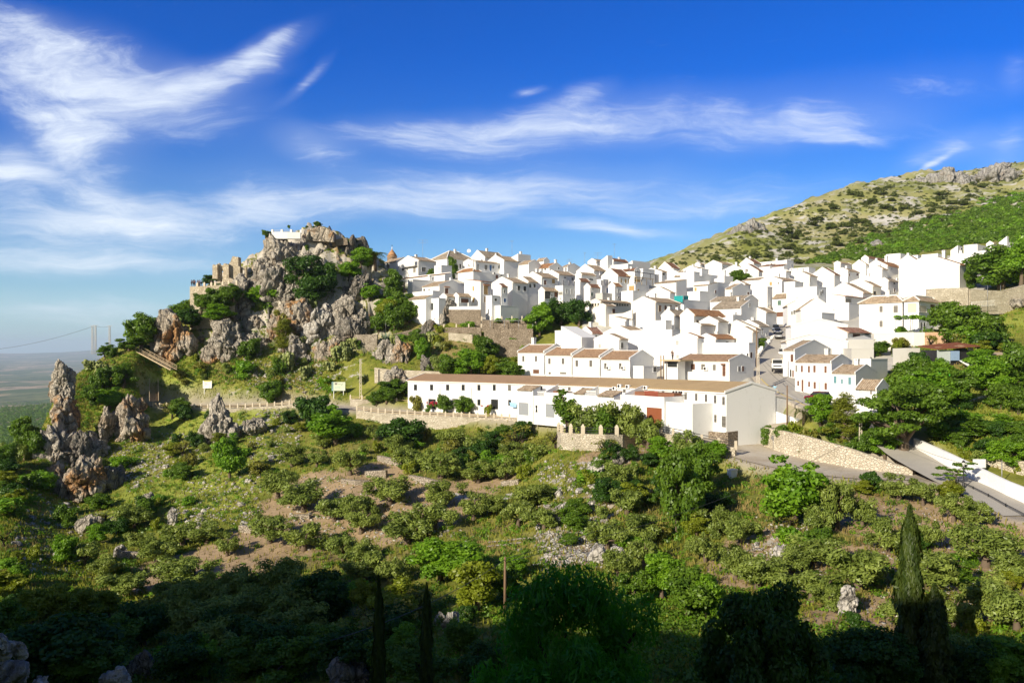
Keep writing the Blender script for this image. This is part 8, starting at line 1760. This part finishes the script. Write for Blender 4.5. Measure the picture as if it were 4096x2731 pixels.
m = MB(); m.hexa([(-10 * k, -.5,98 * k),(430 * k, -.7,130 * k),(430 * k, 5,168 * k),(-10 * k, 5,130 * k),(-10 * k, -.5,104 * k),(430 * k, -.7,138 * k),(430 * k, 5,176 * k),(-10 * k, 5,138 * k)]); ro = m.build('roof', M('rust'), sh)
for i in range(16): m = MB(); u, v_ = random.uniform(.02, .85), random.uniform(0, .8); xx, yy_ = (-10 + 440 * u) * k, -.5 + 5 * v_; zz = (106 + 34 * u + 33 * v_) * k; m.box(xx, yy_, zz, xx + random.uniform(.6,2.2), yy_ + random.uniform(.5,1.3), zz + .06); m.build('patch', M(random.choice(['white_paint', 'plank', 'rust', 'brown_render'])), ro)
m = MB(); m.box(.3, .3,-2,415 * k, 4.8,92 * k); m.build('wall', M('metal_dark'), sh)
for (x, y, w_, h_, mt, nm, lb) in ((942,390,36,46, 'green_bin', 'bin', 'bright green bin beside the shack'), ): X_, Y_ = Z6(x, y); p = PT(X_, Y_, 133); k2 = 133 / F / 2.489 / 1.7415; g_ = thing(nm, lb, 'bin', p); m = MB(); m.hexa([(0,0,-1),(w_ * k2,0,-1),(w_ * k2, .8,-1),(0, .8,-1),(-.05,-.05, h_ * k2),(w_ * k2 + .05,-.05, h_ * k2),(w_ * k2 + .05, .85, h_ * k2),(-.05, .85, h_ * k2)]); m.build('body', M(mt), g_); m = MB(); m.box(-.07,-.07, h_ * k2, w_ * k2 + .07, .87, h_ * k2 + .1); m.build('lid', M(mt), g_)
for i, (x0, y0, x1, y1, mt, lb) in enumerate(((770,455,1000,395, 'sheet_pale', 'heap of pale corrugated sheets below the shack'),(955,395,1090,365, 'plank', 'dark sheet roofing lying right of the shack'),(900,350,1230,320, 'plank', 'low dark lean-to roof at the right of the shack'))):
 a, b = Z6(x0, y0), Z6(x1, y1); P_ = PT(*a, 130); q = PT(b[0], a[1],130) - P_; dz = PT(b[0], b[1],130).z - P_.z; h_ = thing('sheet_pile', lb, 'sheets', P_); 
 for j in range(5): m = MB(); f = j / 5; m.hexa([(q.x * f, 0, dz * f * .3),(q.x * (f + .3),-.2, dz * f * .3),(q.x * (f + .3),2.2, dz * .9),(q.x * f, 2.4, dz * .8),(q.x * f, 0, dz * f * .3 + .07),(q.x * (f + .3),-.2, dz * f * .3 + .07),(q.x * (f + .3),2.2, dz * .9 + .07),(q.x * f, 2.4, dz * .8 + .07)]); m.build('sheet', M(['white_paint', mt, 'sheet_blue', mt, 'sheet_pale'][j] if i == 0 else mt), h_)
for i, (x0, y0, x1, y1, lb) in enumerate(((468,525,510,560, 'bright green net left of the garden fence'),(585,530,640,556, 'bright green net in the middle of the garden plots'),(690,500,745,528, 'bright green net right of the garden plots'))): sheet('net', lb, 'net', Z6(x0, y0), Z6(x1, y0), Z6(x1, y1), Z6(x0, y1),124,124.5, 'tarp_green', .1)
# vine pergola and trellis
def pergola(label, a, b, Y0, Y1, hpx, dep, seed):
 A_, B_ = PT(*a, Y0), PT(*b, Y1); root = thing('pergola', label, 'pergola', A_); d = B_ - A_; n = Vector((-d.y, d.x, 0)).normalized() * dep; h = hpx * Y0 / F
 for i in range(4): m = MB(); q = d * (i / 3); m.tube([q + Vector((0,0,-1)), q + Vector((0,0, h))], .06,6); m.build('post', M('metal_grey'), root)
 m = MB(); m.bar((0,0, h), d + Vector((0,0, h)), .08); m.bar(n + Vector((0,0, h)), d + n + Vector((0,0, h)), .08); m.build('frame', M('metal_grey'), root)
 r = np.random.default_rng(seed); cl = [(np.array(d * r.random() + n * r.random() + Vector((0,0, h + r.uniform(-.35, .25)))), np.array([.75, .75, .4])) for _ in range(int(d.length * 1.6))]; V, Fq, lv = leaf_cloud(r, cl, int(d.length * 210), .2, .8); link_mesh('vine', np_mesh('vine', V, Fq, M('leaf_bright'), {'lv': lv}), root)
pergola('leafy vine pergola in front of the corner wing', cv('V5', 330,1560), cv('V5', 1060,1540),155,154,27,2.2,3); pergola('vine trellis on the garden terrace under the broad gable', (1126,752),(1224,752),196.6,194.5,16,2.5,4)
# ---- cables
def cable(label, a, b, sag, rad=.022):
 A_, B_ = PT(*a), PT(*b); m = MB(); m.tube([(A_.lerp(B_, i / 14) - A_) - Vector((0,0, sag * 4 * (i / 14) * (1 - i / 14))) for i in range(15)], rad, 5); tag(m.build('cable', M('cable'), None, A_), label, 'cable', 'overhead cables')
cable('overhead cable from the left pylon down to the left edge', (212,750,262),(-30,804,300),1.2, .045); cable('short cable between the close pylons and the single one', (219,748,262),(252,749,262), .4, .03)
cable('overhead cable crossing the dirt yard from the concrete pole', (1741,815,130),(1976,958,108),1.4); cable('overhead cable from the bottom pole up to the yard', (1160,1282,66),(1690,1075,108),1.0); cable('second overhead cable from the bottom pole down to the left', (1160,1284,66),(760,1470,45), .6); cable('overhead cable falling from the concrete pole to the wooden pole', (1740,818,130),(1808,888,117), .5); cable('lower overhead cable from the yard pole to the street lamp', (1976,962,108),(2213,1064,92), .6); cable('cable from the bottom pole past the bright tree', (1160,1290,66),(1976,1000,108),1.5)
# geraniums by the terrace doors
for i, (x, y) in enumerate(((1002,944),(1068,944),(1130,950),(1012,940))):
 a, d = face_at(x); q = Vector((a[0], a[1], base_z)) - Vector((-d[1], d[0],0)) * 1.0; r = np.random.default_rng(i); V, Fq, lv = leaf_cloud(r, [(np.array([r.normal() * .5, r.normal() * .2, .5 + r.random() * .6]), np.array([.3, .3, .3])) for _ in range(6)],260, .09, .8); root = thing('flower_bush', ['red geraniums right of the first dark doorway', 'red geraniums between the two leafy bushes', 'red geraniums beside the second doorway', 'red geraniums left of the first dark doorway'][i], 'flowers', q, 0, 'geraniums by the terrace doors'); link_mesh('blossoms', np_mesh('blossoms', V, Fq, M('flower')), root); V, Fq, lv = leaf_cloud(r, [(np.array([r.normal() * .4, r.normal() * .2, .4]), np.array([.4, .3, .4])) for _ in range(5)],260, .1, .8); link_mesh('foliage', np_mesh('foliage', V, Fq, M('leaf_green'), {'lv': lv}), root)
# ================================================================ a label of its own for every plant
MARKS = [(640,560, 'the white balustrade on the crag'),(520,610, 'the ruined keep'),(470,680, 'the castle look-out'),(405,780, 'the cream tooth rock'),(140,960, 'the leaning pinnacle'),(300,960, 'the dark-sided outcrop'),(200,1100, 'the fissured outcrop'),(235,790, 'the steel pylons'),(477,884, 'the yellow-topped notice board'),(777,888, 'the green information board'),
   (828,870, 'the cream lattice pole'),(520,935, 'the far lane wall'),(1000,965, 'the terrace street wall'),(1370,1005, 'the curved bastion'),(1100,900, 'the long terrace row'),(1400,930, 'the garages'),(1290,720, 'the village garden'),(1060,730, 'the brown stone terrace wall'),(870,600, 'the palm on the crag'),(900,580, 'the church turret'),(820,720, 'the rounded cave boulder'),(820,785, 'the dry stone wall'),
   (660,720, 'the orange cliff face'),(740,640, 'the dark gully'),(1900,1070, 'the dirt yard'),(1830,1010, 'the yard wall'),(2090,1010, 'the bend of the road'),(2230,1070, 'the white road wall'),(2280,1150, 'the iron railing'),(2180,820, 'the shack'),(2120,740, 'the hip-roofed house'),(2260,680, 'the rubble wall'),(2090,1300, 'the tall cypress'),(1780,780, 'the parked cars'),(1700,650, 'the flat skyline block'),(1640,1025, 'the square-posted wall'),(1682,1085, 'the white cistern'),
   (1400,1260, 'the stone heap by the track'),(1300,1170, 'the pale boulders'),(1320,1420, 'the big foreground tree'),(1755,1450, 'the dark foreground tree'),(870,1420, 'the left thin cypress'),(980,1420, 'the short thin cypress'),(760,1440, 'the shaded flat boulder'),(330,1490, 'the stacked shaded rock'),(130,1400, 'the yellow-green trees'),(800,1130, 'the bare brown soil'),(970,1105, 'the longest dry stone terrace'),(290,1275, 'the leaning pale stone'),(580,1215, 'the pale terrace wall'),(1160,1330, 'the rusty pole'),(1820,1120, 'the bright round tree'),(1560,1100, 'the tall green tree'),(2220,930, 'the field wall'),(40,1540, 'the foreground rocks'),(1790,1280, 'the pale gully')]
KW = {'olive': 'silvery olive tree', 'broadleaf': 'bright green leafy tree', 'green': 'mid green tree', 'fig': 'dense dark fig tree', 'dark': 'very dark green tree', 'yellow': 'yellow-green bushy tree', 'shrub': 'low wild shrub', 'maquis': 'dark evergreen bush', 'spread': 'broad spreading tree with a thick bare trunk', 'pine': 'feathery yellowish pine', 'cedar': 'thin layered young tree', 'bare': 'nearly leafless grey tree', 'acacia': 'slender open-crowned tree', 'willow': 'huge feathery dark green tree filling the bottom centre', 'bigdark': 'huge dark tree at the bottom right of centre', 'cypress': 'narrow dark cypress', 'palm': 'feather palm', 'cactus': 'clump of pale prickly pears', 'agave': 'spiky grey agave'}
OR = ['first', 'second', 'third', 'fourth', 'fifth', 'sixth', 'seventh', 'eighth', 'ninth', 'tenth', 'eleventh', 'twelfth']
buck = {}
for root, kind, x, y, h_, Y in PLANTED:
 if 'where' in root.keys():
  w_ = root['where']; del root['where']
  if kind == 'maquis': root['label'] = 'dark evergreen bush scattered ' + w_; continue
  nm_ = ('taller wild shrub ' if h_ > 30 else 'low wild shrub ') if kind == 'shrub' else {'green': 'small mid green tree ', 'dark': 'small very dark tree ', 'yellow': 'small yellow-green bushy tree ', 'fig': 'small dense dark tree ', 'bare': 'small nearly leafless grey tree '}[kind]; root['label'] = nm_ + w_; root['group'] = nm_.strip() + 's ' + w_; continue
 yc = y - h_ / 2; d = sorted((math.hypot(x - a, (yc - b) * 1.3), a, b, n) for a, b, n in MARKS)[0]
 dx, dy = x - d[1], yc - d[2]; rel = ('right of' if dx > 0 else 'left of') if abs(dx) > abs(dy) * 1.1 else ('below' if dy > 0 else 'above')
 if d[0] < 14: rel = 'beside'
 buck.setdefault((kind, rel, d[3]),[]).append((x, root))
for (kind, rel, mk), L in buck.items():
 L.sort(key=lambda q: q[0])
 for i, (x, root) in enumerate(L): root['label'] = KW[kind] + ' ' + rel + ' ' + mk + ('' if len(L) == 1 else ', ' + OR[min(i, 11)] + ' from the left')
for o, lb in (('willow', KW['willow']),('bigdark', KW['bigdark']),('spread', KW['spread'] + ' by the road bend')):
 for q in PLANTED:
  if q[1] == o: q[0]['label'] = lb
CY = [q[0] for q in PLANTED if q[1] == 'cypress']
for o, lb in zip(CY, ('tallest cypress, its sunlit tip crossing the olive bank', 'shorter cypress standing close against the tallest one', 'thin black cypress in the shade, lower middle', 'thin black cypress right of the other thin one')): o['label'] = lb
# ================================================================ camera, sun and sky
cam = bpy.data.cameras.new('camera'); cam.lens = 28.0; cam.sensor_width = 36.0; cam.clip_end = 60000; cam.clip_start = 0.3
cam.shift_y = (805 - 784) / 2352.0
co = bpy.data.objects.new('camera', cam); C.objects.link(co); co.location = (0,0,0); co.rotation_euler = (math.pi / 2,0,0)
bpy.context.scene.camera = co
sun = bpy.data.lights.new('sun', 'SUN'); sun.energy = 5.0; sun.angle = math.radians(0.5); sun.color = (1.0,0.90,0.73)
so_ = bpy.data.objects.new('sun', sun); C.objects.link(so_)
sd = Vector((SUN_AZ.x * math.cos(SUN_EL), SUN_AZ.y * math.cos(SUN_EL), math.sin(SUN_EL)))
so_.rotation_euler = sd.to_track_quat('Z', 'Y').to_euler(); so_.location = sd * 300
wd = bpy.data.worlds.new('World'); bpy.context.scene.world = wd; wd.use_nodes = True
t = NT('w', wd.node_tree)
sky = t.new('ShaderNodeTexSky', sky_type='NISHITA', sun_disc=False, sun_elevation=SUN_EL, sun_rotation=math.atan2(SUN_AZ.x, SUN_AZ.y), altitude=700, air_density=1.0, dust_density=0.6, ozone_density=2.2)
gen = t.new('ShaderNodeTexCoord').outputs['Generated']; sx = t.new('ShaderNodeSeparateXYZ'); t.l.new(gen, sx.inputs[0])
yy = t.math('MAXIMUM', sx.outputs[1],0.08)
u = t.math('DIVIDE', sx.outputs[0], yy); v = t.math('DIVIDE', sx.outputs[2], yy)
uv = t.new('ShaderNodeCombineXYZ'); t.l.new(u, uv.inputs[0]); t.l.new(v, uv.inputs[1])
wn = t.noise(uv.outputs[0],3.2,4, .55, out=1); wsub = t.new('ShaderNodeVectorMath', operation='MULTIPLY_ADD'); t.l.new(wn, wsub.inputs[0]); wsub.inputs[1].default_value = (.14, .075,0); 
wadd = t.new('ShaderNodeVectorMath', operation='ADD'); t.l.new(uv.outputs[0], wadd.inputs[0]); wadd.inputs[1].default_value = (-.07,-.0375,0); t.l.new(wadd.outputs[0], wsub.inputs[2])
W_ = wsub.outputs[0]
def streaks(rot, sc, dist):
 m = t.mapping(W_, sc, (0,0, math.radians(rot))); a = t.noise(m, 1.0,10, .66, dist); m2 = t.mapping(W_, (sc[0] * 3.1, sc[1] * 3.0,1),(0,0, math.radians(rot + 9))); b = t.noise(m2,1.0,8, .72, dist * .8)
 return t.math('ADD', t.math('MULTIPLY', a, .62), t.math('MULTIPLY', b, .38))
CLOUDS = [  # x, y (photo survey), half lengths, tilt (deg, up to the right), amount, streak set
 (120,190,340,130,-34,1.0,1),(60,90,260,80,-14, .85,1),(330,225,360,105,-10, .95,0),(200,140,300,100,-20, .7,1),(560,150,210,48,28, .9,2),(610,110,90,22,32, .9,2),(440,200,240,60,12,1.0,2),(20,385,230,90,-12,1.1,0),(150,310,260,130,-40, .95,1),(700,195,110,22,44, .5,2),
 (1050,320,480,62,2, .82,0),(1400,285,460,85,8, .72,0),(1800,300,440,70,3, .78,0),(1215,222,60,16,4, .5,2),(1345,232,120,40,22, .6,2),(1930,330,120,22,-6, .8,0),(730,345,120,50,-25, .6,1),
 (1050,445,760,82,3, .95,0),(760,475,480,50,2, .75,0),(1400,515,300,26,-3, .8,0),(1650,460,420,60,2, .6,0),(250,520,560,100,0,1.05,0),(180,605,600,50,1,1.0,0),(280,460,220,50,-12, .95,1),
 (2150,345,150,50,25, .7,2),(2135,374,70,12,38,1.0,2),(2310,330,140,80,15, .7,0),(150,720,460,60,0, .6,0),(2000,230,600,90,10, .3,0),(600,420,400,90,0, .3,0),(2330,160,60,60,60, .35,2)]
S = [streaks(-3,(2.6,15,1),1.1), streaks(38,(4.2,13,1),1.6), streaks(-32,(3.4,19,1),1.1)]
E = [None, None, None]
for x, y, a, b, rot, am, k in CLOUDS:
 cx, cy = (x - CX) / F, (YH - y) / F
 m = t.new('ShaderNodeMapping', vector_type='TEXTURE'); t.l.new(W_, m.inputs['Vector']); m.inputs['Location'].default_value = (cx, cy, 0); m.inputs['Rotation'].default_value = (0,0, math.radians(rot)); m.inputs['Scale'].default_value = (a / F, b / F, 1)
 ln = t.new('ShaderNodeVectorMath', operation='LENGTH'); t.l.new(m.outputs[0], ln.inputs[0])
 g = t.math('MULTIPLY', t.ramp(ln.outputs['Value'],1.15,0.0), am)
 E[k] = g if E[k] is None else t.math('ADD', E[k], t.math('MULTIPLY', g, t.math('SUBTRACT', 1.0, E[k], clamp=True)))
dens = None
for k in range(3):
 q = t.ramp(t.math('ADD', S[k], t.math('MULTIPLY_ADD', E[k], .36,-.36)), .24, .74); g = t.math('ADD', t.math('MULTIPLY', q, .9), t.math('MULTIPLY', E[k], .20))
 dens = g if dens is None else t.math('ADD', dens, t.math('MULTIPLY', g, t.math('SUBTRACT', 1.0, dens, clamp=True)))
dens = t.math('MINIMUM', dens, .93)
hs = t.new('ShaderNodeHueSaturation'); t.l.new(sky.outputs[0], hs.inputs['Color']); hs.inputs['Saturation'].default_value = 1.15; hs.inputs['Value'].default_value = 1.0; hs.inputs['Hue'].default_value = .505
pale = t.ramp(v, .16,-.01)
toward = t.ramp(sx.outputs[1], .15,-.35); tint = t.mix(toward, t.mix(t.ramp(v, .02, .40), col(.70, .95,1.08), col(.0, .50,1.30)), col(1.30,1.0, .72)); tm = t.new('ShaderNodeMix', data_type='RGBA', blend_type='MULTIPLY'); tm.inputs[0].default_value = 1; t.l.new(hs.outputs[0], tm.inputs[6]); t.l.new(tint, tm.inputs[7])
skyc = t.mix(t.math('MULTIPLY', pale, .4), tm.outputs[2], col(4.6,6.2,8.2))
skyc = t.mix(dens, skyc, col(7.6,8.3,9.2))
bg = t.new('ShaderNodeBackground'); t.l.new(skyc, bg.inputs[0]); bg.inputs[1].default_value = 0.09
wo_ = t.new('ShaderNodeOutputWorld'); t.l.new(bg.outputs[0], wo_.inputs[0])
vs = bpy.context.scene.view_settings; vs.view_transform = 'Standard'; vs.look = 'None'; vs.gamma = 1; vs.exposure = 0.45; vs.use_curve_mapping = False
hz_ = MB(); hz_.box(-26300,-26300,-420,26300,26300,300); hm_ = bpy.data.materials.new('haze'); hm_.use_nodes = True; hm_.node_tree.nodes.clear(); pv_ = hm_.node_tree.nodes.new('ShaderNodeVolumePrincipled'); pv_.inputs['Color'].default_value = (.66, .82,1,1); pv_.inputs['Density'].default_value = 5.5e-5; pv_.inputs['Anisotropy'].default_value = 0; ho_ = hm_.node_tree.nodes.new('ShaderNodeOutputMaterial'); hm_.node_tree.links.new(pv_.outputs[0], ho_.inputs['Volume'])
tag(hz_.build('haze', hm_), kind='stuff')
bpy.context.scene.cycles.max_bounces = 6; bpy.context.scene.cycles.diffuse_bounces = 3; bpy.context.scene.cycles.transmission_bounces = 4; bpy.context.scene.cycles.transparent_max_bounces = 4; bpy.context.scene.cycles.volume_bounces = 0
